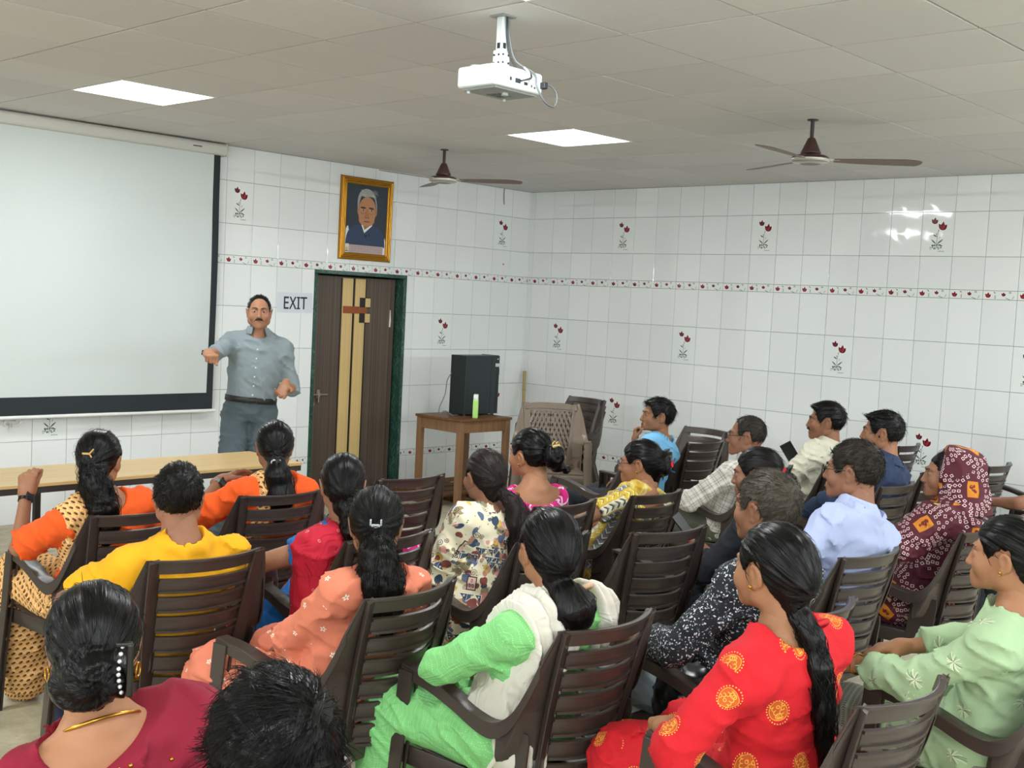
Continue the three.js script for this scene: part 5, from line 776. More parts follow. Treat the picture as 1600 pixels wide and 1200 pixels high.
function bottom(name, mat, o = {}) {
  return (c) => {
    const off = o.off ?? 0.014, L = [], f = o.len ?? 0.97; const p0 = c.at(0, 0.06, 0), tor = loft(c.P0, c.ax, c.Lt, c.keys.map(([t, w, a, b]) => [t, w + off * 0.6, a + off * 0.6, b + off * 0.6]), 0.05); void p0;
    const td = tor.d, cut = c.at(0, o.rise ?? 0.24, 0), U = c.ax[1]; tor.d = (x, y, z) => Math.max(td(x, y, z), (x - cut[0]) * U[0] + (y - cut[1]) * U[1] + (z - cut[2]) * U[2]); L.push(tor);
    for (const l of c.legs) { L.push(cap(l.h, l.k, 0.08 * c.bs + off, 0.06 * c.bs + off, 0.04)); const e = lerp3(l.k, l.a, f); L.push(cap(l.k, e, 0.058 * c.bs + off, 0.042 * c.bs + off * (o.flare ?? 1.2), 0.02)); if (o.skirt) L.push(cap(lerp3(l.h, l.k, 0.95), add3(l.k, [0, -0.30, -0.03]), 0.085, 0.11, 0.08)); }
    const b = folds(o.seed || 4, o.amp ?? 1.1, 1.3); part(name, boneUV(meshField(L, o.cell || c.cell, { amp: 0.01, disp: b }), L), mat, c.g);
    if (o.belt) { const t = o.rise ?? 0.24, rings = []; for (let i = 0; i <= 32; i++) { const a = i / 32 * Math.PI * 2, k = c.keys, w = mix(k[1][1], k[2][1], (t - 0.14) / 0.18) + off * 0.6 + 0.006, dF = mix(k[1][2], k[2][2], (t - 0.14) / 0.18) + off * 0.6 + 0.006, dB = mix(k[1][3], k[2][3], (t - 0.14) / 0.18) + off * 0.6 + 0.006, z = -Math.cos(a), x = Math.sin(a), p = c.at(x * w, t - 0.02, z < 0 ? z * dF : z * dB); rings.push([p, mul3(c.ax[1], 0.02), mul3(nrm3(add3(mul3(c.ax[0], x), mul3(c.ax[2], z))), 0.004)]); } const be = part('belt', strip(rings), o.belt, c.g); const bp = c.at(0, t - 0.02, -(c.keys[1][2] + off * 0.6 + 0.008)); part('belt_buckle', merge([rbox(0.05, 0.004, 0.006, 0.001, 0, 0.019, 0), rbox(0.05, 0.004, 0.006, 0.001, 0, -0.019, 0), rbox(0.004, 0.04, 0.006, 0.001, 0.024, 0, 0), rbox(0.004, 0.04, 0.006, 0.001, -0.024, 0, 0), rbox(0.03, 0.004, 0.005, 0.001, 0.006, 0, -0.002)]).translate(...bp), M(0x4a4a4c, 0.3, { metalness: 0.9 }), be); }
  };
}
// a second layer lying on torso, shoulders and (optionally) arms and head, limited to a region
function drape(name, mat, off, region, o = {}) {
  return (c) => {
    const L = c.bodyPrims(off); if (o.arms) for (const a of c.arms) { if (o.arms !== true && !o.arms.includes(a.s)) continue; L.push(cap(a.S, lerp3(a.S, a.E, o.armLen ?? 1), 0.05 * c.ar + off, 0.045 * c.ar + off + 0.01, 0.05)); }
    if (o.head) { const e = ell([0, 0.028, 0.022], [0.105, 0.105, 0.125].map((v) => v), 0.05); const q = { ...e, lo: c.hc.map((v) => v - 0.2), hi: c.hc.map((v) => v + 0.2), r: 0.11, o: c.hc, d: (x, y, z) => { const p = V(x, y, z).applyMatrix4(o._hi ||= c.HM.clone().invert()); return e.d(p.x, p.y, p.z); } }; L.push(q, cap(c.H([0, 0, 0.06]), c.at(0, 0.93, 0.06), 0.095, 0.12, 0.08)); }
    if (o.prims) L.push(...o.prims(c));
    const b = folds(o.seed || 9, o.amp ?? 1, o.fy || 1);
    const q = [0, 0, 0]; const fr = (x, y, z) => { const d = [x - c.P0[0], y - c.P0[1], z - c.P0[2]]; q[0] = dot3(d, c.ax[0]); q[1] = dot3(d, c.ax[1]) / c.Lt; q[2] = dot3(d, c.ax[2]); return q; };
    const g = meshField(L, o.cell || c.cell, { amp: 0.01, disp: (x, y, z) => { let f = b(x, y, z); if (o.pleat) { const u = fr(x, y, z); f += o.pleat(u[0], u[1], u[2]); } return f; }, clip: (x, y, z) => { const u = fr(x, y, z); return region(u[0], u[1], u[2], x, y, z, c); } });
    part(name, boneUV(g, L), mat, c.g, o.label);
  };
}
// small things worn
const mGoldJ = M(0xc9963c, 0.25, { metalness: 0.9 }), mBlackPl = M(0x15130f, 0.3), mSteel = M(0xb8bcc0, 0.25, { metalness: 0.8 });
const earring = (kind = 'stud', mat = mGoldJ) => (c) => { for (const s of [-1, 1]) c.head('earring', kind === 'hoop' ? new THREE.TorusGeometry(0.014, 0.0022, 8, 20).rotateY(Math.PI / 2 - 0.3 * s).translate(s * 0.083, -0.05, 0.006) : merge([new THREE.SphereGeometry(0.0048, 10, 8).translate(s * 0.084, -0.033, 0.004), new THREE.SphereGeometry(0.0028, 8, 6).translate(s * 0.084, -0.041, 0.004)]), mat); };
const glasses = (mat = mBlackPl) => (c) => {
  const rim = []; for (const s of [-1, 1]) { const t = new THREE.TorusGeometry(0.021, 0.0016, 8, 28); t.scale(1.12, 0.86, 1); rim.push(t.rotateY(s * -0.14).translate(s * 0.031, 0.0, -0.106)); rim.push(tube([[s * 0.054, 0.006, -0.102], [s * 0.072, 0.008, -0.085], [s * 0.081, 0.008, -0.03], [s * 0.083, 0.008, 0.012], [s * 0.082, -0.012, 0.026]], 0.0017, 24, 6)); }
  rim.push(tube([[-0.009, 0.004, -0.111], [0, 0.007, -0.114], [0.009, 0.004, -0.111]], 0.0016, 8, 6)); c.head('spectacles', merge(rim), mat);
  const lens = []; for (const s of [-1, 1]) { const l = new THREE.CylinderGeometry(0.0205, 0.0205, 0.0012, 24).rotateX(Math.PI / 2); l.scale(1.12, 0.86, 1); lens.push(l.rotateY(s * -0.14).translate(s * 0.031, 0, -0.106)); } c.head('lenses', merge(lens), new THREE.MeshPhysicalMaterial({ color: 0xffffff, roughness: 0.03, transmission: 1, thickness: 0, ior: 1.5 }));
};
const clip = (name, mat, p, parts) => (c) => c.head(name, merge(parts).translate(...p), mat);
const watch = (arm, mat) => (c) => { const a = c.arms[arm], f = axes(sub3(a.W, a.E)), o = lerp3(a.E, a.W, 0.95), m = new THREE.Matrix4().makeBasis(V(...f[0]), V(...f[1]), V(...f[2])).setPosition(...o); const w = part('wrist_watch', merge([new THREE.CylinderGeometry(0.0285 * c.ar, 0.029 * c.ar, 0.022, 24, 1, true), new THREE.CylinderGeometry(0.0265 * c.ar, 0.027 * c.ar, 0.022, 24, 1, true)]).applyMatrix4(m), mat, c.g); part('watch_face', rbox(0.032, 0.036, 0.01, 0.003, 0, 0, 0.029 * c.ar + 0.003).applyMatrix4(m), M(0x23262a, 0.15), w); };
// ------------------------------------------------------------------ fabrics (prints only; folds are geometry)
const bumpWeave = heightTex(128, (u, v) => 0.5 + 0.25 * Math.sin(u * 6.283 * 40) * Math.sin(v * 6.283 * 40) + 0.25 * pn(u, v, 30, 30, 4.4), [0.08, 0.08]);
const bumpCrinkle = heightTex(256, (u, v) => { const a = noise(u * 40 + noise(u * 6, v * 6, 2) * 3, v * 7, 3); return 0.5 + 0.5 * a; }, [0.3, 0.3]);
const cloth = (c, o = {}) => new THREE.MeshPhysicalMaterial({ color: c, roughness: 0.85, bumpMap: o.crinkle ? bumpCrinkle : bumpWeave, bumpScale: o.crinkle ? 0.002 : 0.0006, sheen: 0.25, sheenRoughness: 0.6, sheenColor: new THREE.Color(c).lerp(new THREE.Color(1, 1, 1), 0.4), ...(o.m || {}) });
const print = (n, size, draw, o = {}) => { const t = canvasTex(n, n, draw, { repeat: [size, size] }); return new THREE.MeshPhysicalMaterial({ color: 0xffffff, map: t, roughness: 0.85, bumpMap: o.crinkle ? bumpCrinkle : bumpWeave, bumpScale: o.crinkle ? (o.crinkle === true ? 0.002 : o.crinkle) : 0.0006, ...(o.m || {}) }); };
const wrapDraw = (g, w, h, fn) => { for (const dx of [-w, 0, w]) for (const dy of [-h, 0, h]) { g.save(); g.translate(dx, dy); fn(); g.restore(); } };
const fOrange = cloth(0xee5a14), fYellow = cloth(0xe9a708), fBlue = cloth(0x0a62a8), fSky = cloth(0x74b4dc), fOffWhite = cloth(0xd3cfba, { crinkle: true }), fNavy = cloth(0x20304e), fLilac = cloth(0xaeb8dc), fWhite = cloth(0xddd8cb, { crinkle: true }), fGreyShirt = cloth(0x7c878b), fDenim = cloth(0x4c585e), fBlackC = cloth(0x10131b), fOlive = cloth(0x545649), fPaleJean = cloth(0x8b969a), fRedPlain = cloth(0xb01a26), fMaroonC = cloth(0x6e0f24), fDark = cloth(0x22252c), fWhiteC = cloth(0xd9d6d4), fJeans = cloth(0x1f2b44);
const fBlock = print(256, 0.075, (g, w, h) => {   // peach ground with rows of dark paisley leaves in pale scales
  g.fillStyle = '#e0a765'; g.fillRect(0, 0, w, h);
  for (let r = 0; r < 5; r++) for (let k = -1; k < 4; k++) { const x = (k + (r % 2 ? 0.5 : 0)) * w / 3 + w / 6, y = r * h / 4; g.strokeStyle = '#f0cf98'; g.lineWidth = 7; g.beginPath(); g.arc(x, y, w / 6, 0.25, Math.PI - 0.25); g.stroke(); g.fillStyle = '#3a2317'; g.save(); g.translate(x, y + 10); g.rotate(-0.5); g.beginPath(); g.ellipse(0, 0, 25, 13, 0, 0, 7); g.fill(); g.restore(); g.fillStyle = '#c98a4a'; g.beginPath(); g.arc(x + 4, y + 8, 4, 0, 7); g.fill(); }
});
const fRedCrinkle = print(512, 0.3, (g, w, h) => { g.fillStyle = '#b50f2c'; g.fillRect(0, 0, w, h); const r = rng(61); for (let i = 0; i < 14; i++) { const x = r() * w, y = r() * h; g.strokeStyle = '#d9bcae'; g.fillStyle = '#e5d6c8'; g.lineWidth = 2; if (i % 3) { for (let k = 0; k < 3; k++) { g.beginPath(); g.arc(x + k * 7 - 7, y + (k % 2) * 6, 3, 0, 7); g.fill(); } } else { g.beginPath(); g.arc(x, y, 7, 0, 7); g.stroke(); } } }, { crinkle: 0.0045 });
const fPeach = print(512, 0.34, (g, w, h) => { g.fillStyle = '#d5795c'; g.fillRect(0, 0, w, h); for (let k = 0; k < 4; k++) for (let j = 0; j < 4; j++) { const x = (k + (j % 2 ? 0.5 : 0)) * w / 4 + 30, y = j * h / 4 + 50; g.fillStyle = '#eedccb'; for (let a = 0; a < 5; a++) { g.beginPath(); g.ellipse(x + Math.cos(a * 1.257) * 8, y + Math.sin(a * 1.257) * 8, 6, 3.4, a * 1.257, 0, 7); g.fill(); } g.fillStyle = '#a86a52'; g.beginPath(); g.arc(x, y, 3, 0, 7); g.fill(); } });
const fPink = print(512, 0.2, (g, w, h) => { g.fillStyle = '#dc1f86'; g.fillRect(0, 0, w, h); g.strokeStyle = '#f4dbe8'; g.lineWidth = 20; g.lineJoin = 'miter'; for (let c = -1; c < 4; c++) { g.beginPath(); for (let i = -1; i <= 9; i++) g.lineTo(c * w / 3 + (i % 2 ? 86 : 0), i * h / 6); g.stroke(); } });
const fIkat = print(512, 0.3, (g, w, h) => { g.fillStyle = '#cfae4a'; g.fillRect(0, 0, w, h); for (let c = 0; c < 6; c++) { const x = c * w / 6; g.fillStyle = ['#d9b83c', '#7f868a', '#e2dcc0'][c % 3]; g.fillRect(x + 6, 0, w / 6 - 12, h); for (let i = 0; i < 10; i++) { g.strokeStyle = c % 3 === 1 ? '#e9e6d8' : c % 3 === 0 ? '#f0e2a0' : '#3d4240'; g.lineWidth = 9; g.beginPath(); g.moveTo(x + 14, i * h / 10); g.lineTo(x + w / 12, i * h / 10 + 26); g.lineTo(x + w / 6 - 14, i * h / 10); g.stroke(); g.strokeStyle = '#3b3f42'; g.lineWidth = 4; g.beginPath(); g.moveTo(x + 18, i * h / 10 + 14); g.lineTo(x + w / 12, i * h / 10 + 38); g.lineTo(x + w / 6 - 18, i * h / 10 + 14); g.stroke(); } } });
const fYellowDup = print(256, 0.25, (g, w, h) => { g.fillStyle = '#d8b64c'; g.fillRect(0, 0, w, h); const r = rng(71); for (let i = 0; i < 60; i++) { g.fillStyle = ['rgba(236,220,150,0.6)', 'rgba(196,150,30,0.5)', 'rgba(226,214,180,0.5)'][i % 3]; g.beginPath(); g.ellipse(r() * w, r() * h, 30, 9, 0.6, 0, 7); g.fill(); } });
const fPatch = print(1024, 0.42, (g, w, h) => {   // many-coloured print: pinks, creams, slate triangles, medallions
  g.fillStyle = '#ddd3b6'; g.fillRect(0, 0, w, h); const r = rng(83), C = ['#b7796c', '#2f4258', '#c9a34c', '#8d7f5e', '#e8e0c8', '#7a4038', '#54627a', '#c98f86'];
  for (let i = 0; i < 170; i++) { g.fillStyle = C[(r() * 8) | 0]; const x = r() * w, y = r() * h, a = 26 + r() * 60; wrapDraw(g, w, h, () => { g.beginPath(); g.moveTo(x, y); g.bezierCurveTo(x + a, y - a * 0.6, x + a * 1.2, y + a * 0.7, x + a * 0.3, y + a); g.bezierCurveTo(x - a * 0.6, y + a * 0.8, x - a * 0.5, y - a * 0.2, x, y); g.fill(); }); }
  for (let i = 0; i < 11; i++) { const x = r() * w, y = r() * h; wrapDraw(g, w, h, () => { for (let k = 0; k < 3; k++) { g.fillStyle = k % 2 ? '#3c5064' : '#2a3c52'; g.beginPath(); g.moveTo(x + k * 70, y); g.lineTo(x + k * 70 + 70, y); g.lineTo(x + k * 70 + (k % 2 ? 0 : 70), y + 70); g.fill(); g.strokeStyle = '#e9e2cc'; g.lineWidth = 6; g.stroke(); g.fillStyle = '#e9e2cc'; g.beginPath(); g.arc(x + k * 70 + 42, y + 20, 9, 0, 7); g.fill(); g.fillStyle = '#2a3c52'; g.beginPath(); g.arc(x + k * 70 + 42, y + 20, 4, 0, 7); g.fill(); } }); }
  for (let i = 0; i < 60; i++) { const x = r() * w, y = r() * h, s = 14 + r() * 22; g.strokeStyle = ['#1e2226', '#3a2a22', '#5a3030'][i % 3]; g.lineWidth = 4 + r() * 4; wrapDraw(g, w, h, () => { g.beginPath(); for (let k = 0; k < 26; k++) g.lineTo(x + Math.cos(k * 0.5) * s * k / 26, y + Math.sin(k * 0.5) * s * k / 26); g.stroke(); }); }
  for (let i = 0; i < 4; i++) { const x = r() * w * 0.8, y = r() * h * 0.8; g.fillStyle = '#d4b0a4'; g.fillRect(x, y, 84, 120); g.strokeStyle = '#191614'; g.lineWidth = 9; g.strokeRect(x, y, 84, 120); g.fillStyle = '#7a3430'; for (const [a, b] of [[42, 36], [26, 80], [58, 80]]) { g.beginPath(); g.ellipse(x + a, y + b, 11, 16, 0, 0, 7); g.fill(); g.fillStyle = '#efe6d6'; g.beginPath(); g.arc(x + a, y + b, 5, 0, 7); g.fill(); g.fillStyle = '#7a3430'; } }
  for (let i = 0; i < 60; i++) { g.fillStyle = '#20242a'; g.beginPath(); g.ellipse(r() * w, r() * h, 7, 4, r() * 3, 0, 7); g.fill(); }
});
const fCheck = print(256, 0.09, (g, w, h) => { g.fillStyle = '#c9c4ba'; g.fillRect(0, 0, w, h); g.fillStyle = 'rgba(96,92,88,0.5)'; for (const x of [20, 60, 148, 188]) { g.fillRect(x, 0, x % 40 ? 9 : 5, h); g.fillRect(0, x, w, x % 40 ? 9 : 5); } g.fillStyle = 'rgba(230,226,218,0.5)'; g.fillRect(90, 0, 30, h); g.fillRect(0, 90, w, 30); });
const fBandhani = print(1024, 0.6, (g, w, h) => {
  g.fillStyle = '#4f0f20'; g.fillRect(0, 0, w, h); const r = rng(91);
  const sq = (x, y, s, a) => { g.save(); g.translate(x, y); g.rotate(a); g.strokeStyle = '#e6cfd0'; g.lineWidth = s * 0.5; g.strokeRect(-s, -s, 2 * s, 2 * s); g.restore(); };
  for (let c = 0; c < 3; c++) for (let k = 0; k < 3; k++) { const cx = (c + 0.5) * w / 3, cy = (k + 0.5) * h / 3, br = 118; for (let ring = 0; ring < 3; ring++) { const R = br - 6 + ring * 30, n = Math.round(R * 6.28 / 44); for (let i = 0; i < n; i++) { const a = i / n * 6.28; if (r() < 0.1) continue; const x = cx + Math.cos(a) * R, y = cy + Math.sin(a) * R * 0.96; if (Math.abs(x - cx) < w / 6 + 4 && Math.abs(y - cy) < h / 6 + 4) sq(x, y, 8.5, a + r() * 0.5); } }
    g.fillStyle = '#c77a14'; g.save(); g.translate(cx + 10, cy + 8); g.rotate((c + k) % 2 ? 0.1 : 0.7); g.scale(1.35, 1.35); g.beginPath(); g.moveTo(-30, -44); g.lineTo(30, -44); g.quadraticCurveTo(38, 0, 30, 44); g.lineTo(-30, 44); g.quadraticCurveTo(-38, 0, -30, -44); g.fill(); g.fillStyle = '#6d1a16'; for (let i = 0; i < 5; i++) { g.beginPath(); g.ellipse((r() - 0.5) * 26, (r() - 0.5) * 40, 5 + r() * 8, 3 + r() * 10, r() * 3, 0, 7); g.fill(); } g.fillStyle = '#e2a43a'; for (let i = 0; i < 4; i++) g.fillRect(-28 + r() * 50, -40 + r() * 76, 8, 3); g.restore(); }
}, { m: { roughness: 0.75 } });
const fCream = print(256, 0.09, (g, w, h) => { g.fillStyle = '#d6bd83'; g.fillRect(0, 0, w, h); const r = rng(93); for (let i = 0; i < 40; i++) { g.fillStyle = i % 3 ? '#5a4526' : '#e7d7a8'; g.beginPath(); g.ellipse(r() * w, r() * h, 9, 5, r() * 3, 0, 7); g.fill(); } });
const fLime = print(512, 0.2, (g, w, h) => { g.fillStyle = '#7fc97a'; g.fillRect(0, 0, w, h); const r = rng(95); for (let j = 0; j < 12; j++) { for (let i = 0; i < 40; i++) { g.fillStyle = 'rgba(214,240,200,0.75)'; const y = j * h / 12 + Math.sin(i * 0.6) * 8 + 10; g.fillRect(i * w / 40, y, 5 + r() * 4, 3); if (j % 3 === 0) g.fillRect(i * w / 40 + 3, y + 14 + r() * 8, 4, 4); } } }, { crinkle: true });
const fMono = print(512, 0.2, (g, w, h) => { g.fillStyle = '#14171c'; g.fillRect(0, 0, w, h); const r = rng(97); for (let i = 0; i < 520; i++) { g.fillStyle = ['#c9ccd0', '#8d949c', '#3a4a5a', '#dcdcdc'][i % 4]; g.beginPath(); g.ellipse(r() * w, r() * h, 3 + r() * 9, 2 + r() * 5, r() * 3, 0, 7); g.fill(); } });
const fPaisley = print(1024, 0.29, (g, w, h) => {
  g.fillStyle = '#cb0f1e'; g.fillRect(0, 0, w, h);
  const motif = (x, y, s, a) => { g.save(); g.translate(x, y); g.rotate(a); g.scale(s, s); g.fillStyle = '#c4561c'; g.beginPath(); g.moveTo(0, -70); g.bezierCurveTo(34, -50, 62, -20, 52, 22); g.bezierCurveTo(44, 62, -44, 62, -52, 22); g.bezierCurveTo(-62, -20, -34, -50, 0, -70); g.fill(); g.strokeStyle = '#d9962e'; g.lineWidth = 5; g.stroke(); g.strokeStyle = '#e6ac44'; g.lineWidth = 4.5; for (const s2 of [-1, 1]) for (let k = 0; k < 4; k++) { g.beginPath(); g.arc(s2 * (10 + k * 8), 30 - k * 22, 13 - k, 0.4, 4.6); g.stroke(); } g.beginPath(); g.arc(0, 28, 14, 0, 7); g.stroke(); g.beginPath(); g.arc(0, -26, 9, 0, 7); g.stroke(); g.fillStyle = '#e6b45a'; for (let i = 0; i < 26; i++) { const t = i / 26 * 6.28; g.beginPath(); g.arc(Math.sin(t) * 66, -Math.cos(t) * 72 + 2, 4.2, 0, 7); g.fill(); } g.restore(); };
  motif(260, 260, 1.5, 0.25); motif(770, 250, 1.4, -0.2); motif(520, 770, 1.5, -0.15); motif(20, 760, 1.4, 0.3); motif(1044, 760, 1.4, 0.3);
});
const fMint = print(512, 0.36, (g, w, h) => { g.fillStyle = '#a3bd94'; g.fillRect(0, 0, w, h); const r = rng(99); for (let k = 0; k < 6; k++) { const x = (k % 2 ? 0.72 : 0.24) * w + (r() - 0.5) * 50, y = (k / 6) * h + 40; for (let i = 0; i < 16; i++) { g.strokeStyle = i % 3 ? 'rgba(226,226,196,0.95)' : 'rgba(92,110,86,0.75)'; g.lineWidth = 3; const a = i / 16 * 6.28; g.beginPath(); g.moveTo(x, y); g.quadraticCurveTo(x + Math.cos(a) * 22, y + Math.sin(a) * 16 - 8, x + Math.cos(a) * (30 + r() * 22), y + Math.sin(a) * (20 + r() * 12)); g.stroke(); } } });
const fMintPant = print(256, 0.12, (g, w, h) => { g.fillStyle = '#9a9c8e'; g.fillRect(0, 0, w, h); for (let j = 0; j < 4; j++) { g.fillStyle = '#7d8074'; g.fillRect(0, j * 64, w, 22); g.strokeStyle = '#33352f'; g.lineWidth = 4; for (let i = 0; i < 16; i++) { g.beginPath(); g.moveTo(i * 16, j * 64 + 30); g.lineTo(i * 16 + 8, j * 64 + 40); g.lineTo(i * 16, j * 64 + 50); g.stroke(); } } });
const fBurgundy = print(512, 0.42, (g, w, h) => { g.fillStyle = '#8a0f2c'; g.fillRect(0, 0, w, h); }, {});
// ------------------------------------------------------------------ chairs in rows, each with its sitter
const SPEAKER = [-4.05, 1.3];
const seatAt = (xc, zc, yaw = 0) => { const r = yaw * Math.PI / 180; return [xc - Math.sin(r) * 0.302, zc - Math.cos(r) * 0.302, yaw]; };
const along = (c, p, q) => lerp3(p, q, c);
// the presenter
person({ label: 'standing presenter with a moustache in grey shirt and grey jeans, gesturing', kind: 'man', at: [-4.09, 1.30, 150], stand: 0.85, floor: 0, head: [-4.042, 1.704, 1.30], turn: -4, nod: 2, skin: 0x93603f, cell: 0.010,
  legs: [[[-4.04, 0.50, 1.33], [-3.99, 0.09, 1.27]], [[-4.25, 0.50, 1.33], [-4.34, 0.09, 1.29]]].map((a) => a), knee: 0.4, sw: 0.172, fat: 0.95,
  armR: { e: [-4.50, 1.28, 1.42], w: [-4.66, 1.325, 1.62], hand: { pose: 'fist', dir: [-0.25, -0.12, 0.9], palm: [0.1, -1, -0.15] } }, armL: { e: [-3.835, 1.17, 1.37], w: [-4.0, 1.12, 1.56], hand: { pose: 'open', dir: [-0.62, -0.7, 0.45], palm: [-0.75, 0.55, 0.5] } },
  hair: { line: 'receding', short: true, vol: 0.35, blades: 500, bl: 0.6, seed: 3 }, mustache: true, seed: 3,
  wear: [bottom('jeans', fDenim, { belt: M(0x14120f, 0.45), rise: 0.27, amp: 0.9, off: 0.016 }), top('shirt', fGreyShirt, { sleeve: 1.15, off: 0.018, loose: 0.018, hem: 0.262, neck: [0.066, 0.03, 0.075, -0.02], collar: { gap: 1.1 }, amp: 1.0, seed: 5 })],
  extra: [(c) => { const bl = []; for (let i = 0; i < 6; i++) { const t = 0.84 - i * 0.105, z = -(mix(c.keys[4][2], c.keys[2][2], i / 5) + 0.023); bl.push(new THREE.CylinderGeometry(0.0055, 0.0055, 0.003, 10).rotateX(Math.PI / 2).translate(...c.at(0.004, t, z))); } part('shirt_button', merge(bl), M(0xc9cdcc, 0.4), c.g); },
    watch(1, mSteel), (c) => { for (const s of [-1, 1]) { const l = c.legs[s < 0 ? 0 : 1]; part('shoe', meshField([cap(add3(l.a, [0, -0.04, 0.03]), add3(l.a, [0, -0.055, -0.14]), 0.044, 0.036, 0.02)], 0.006), M(0x17130f, 0.4), c.g); } }] });
chair(-6.31, 3.88, 0, 'brown plastic armchair of the woman in orange raising her fist, nearest the bench table end', ROWG);
person({ label: 'woman in an orange kurta with patterned scarf, long clipped hair, left fist raised in front', kind: 'woman', at: seatAt(-6.31, 3.88), head: [-6.393, 1.171, 3.71], look: SPEAKER, turn: 0, skin: 0x8e5b3a, cell: 0.009, hip: [-0.03, 0.06], hcell: 0.004,
  armL: { e: [-6.62, 0.71, 3.55], w: [-6.545, 0.89, 3.42], hand: { pose: 'pinch', dir: [0.05, 1, 0.05], palm: [0.75, 0.1, -0.65] } },
  hair: { tie: [0, -0.1, 1], vol: 1.15, nape: 1, curl: 1, blades: 900, tails: [{ pts: [[0.0, 0.02, 0.09], [0.02, -0.08, 0.105], [0.045, -0.16, 0.105], [0.06, -0.24, 0.10], [0.065, -0.29, 0.10]], r: [0.045, 0.058, 0.06, 0.05, 0.02], n: 160, wob: 1.5 }], seed: 11 },
  wear: [top('kurta', fOrange, { sleeve: 0.82, off: 0.016, loose: 0.03, neck: [0.085, 0.045, 0.09, 0.02], lap: 0.3, amp: 1.2, seed: 2 }), drape('scarf', fBlock, 0.028, (x, t, z) => Math.max(Math.abs(x + 0.125 - (1 - t) * 0.05) - 0.055, 0.05 - t), { seed: 3, amp: 1.3 }), bottom('skirt', fBlock, { off: 0.045, skirt: true, amp: 1.6 })],
  extra: [clip('hair_clip', M(0xc9a15e, 0.35, { metalness: 0.4 }), [0.0, 0.045, 0.142], [rbox(0.03, 0.008, 0.008, 0.002, -0.01, 0, 0), rbox(0.024, 0.006, 0.006, 0.002).applyMatrix4(new THREE.Matrix4().makeRotationZ(0.9)).translate(0.012, 0.01, 0), rbox(0.016, 0.005, 0.005, 0.002).applyMatrix4(new THREE.Matrix4().makeRotationZ(-1)).translate(0.008, -0.008, 0)]), watch(0, mBlackPl)] });
chair(-6.50, 4.65, -3, 'brown plastic armchair of the man in the yellow t-shirt', ROWG);
person({ label: 'man in a bright yellow t-shirt with short dark hair seen from behind', kind: 'man', at: seatAt(-6.52, 4.65, -3), head: [-6.521, 1.156, 4.5], look: SPEAKER, turn: 5, skin: 0x86553a, cell: 0.010, hs: 0.95, hip: [-0.02, 0.05], sw: 0.185, fat: 1.05,
  hair: { line: 'man', short: true, vol: 0.9, blades: 2200, bl: 0.6, fluff: 0.45, crown: [0.25, 0.75, 0.6], mat: mHairSoft, seed: 21 }, wear: [top('t_shirt', fYellow, { sleeve: 0.75, loose: 0.03, off: 0.018, neck: [0.062, -0.006, 0.07, 0.0], amp: 1.2, seed: 8 }), bottom('trousers', fJeans, {})] });
chair(-5.61, 3.81, -4, 'brown plastic armchair of the second woman in orange, nearest the door', ROWG);
person({ label: 'woman in orange with long hair in a white clip, left hand at her chin', kind: 'woman', at: seatAt(-5.61, 3.81, -4), head: [-5.541, 1.166, 3.64], look: SPEAKER, turn: 2, nod: -4, skin: 0x7d4a2c, cell: 0.010, hip: [0, 0.05], hcell: 0.0045,
  armL: { e: [-5.85, 0.72, 3.47], w: [-5.67, 0.875, 3.42], hand: { pose: 'relaxed', dir: [0.9, 0.3, 0.02], palm: [0.2, -0.8, 0.5] } },
  hair: { tie: [0, -0.25, 1], vol: 1.1, nape: 1, blades: 500, tails: [{ pts: [[0, -0.03, 0.10], [0.01, -0.11, 0.118], [0.02, -0.19, 0.118], [0.02, -0.27, 0.11]], r: [0.03, 0.058, 0.066, 0.05], n: 110 }], seed: 31 },
  wear: [top('kurta', fOrange, { sleeve: 0.95, off: 0.018, loose: 0.034, neck: [0.085, 0.035, 0.09], lap: 0.8, amp: 1.4, seed: 12 }), drape('scarf', fBlock, 0.028, (x, t, z) => Math.max(Math.abs(x + 0.085) - 0.03, 0.3 - t), { seed: 5 }), bottom('trousers', fOrange, {})],
  extra: [clip('hair_clip', M(0xd8d8d4, 0.3), [0.0, -0.062, 0.135], [new THREE.TorusGeometry(0.012, 0.004, 6, 12).translate(-0.01, 0, 0), new THREE.TorusGeometry(0.009, 0.0035, 6, 12).translate(0.01, 0.004, 0), rbox(0.03, 0.008, 0.008, 0.003)]), watch(0, mSteel)] });
chair(-4.81, 3.74, -3, 'empty brown plastic armchair in the front row, facing the computer table', ROWG);
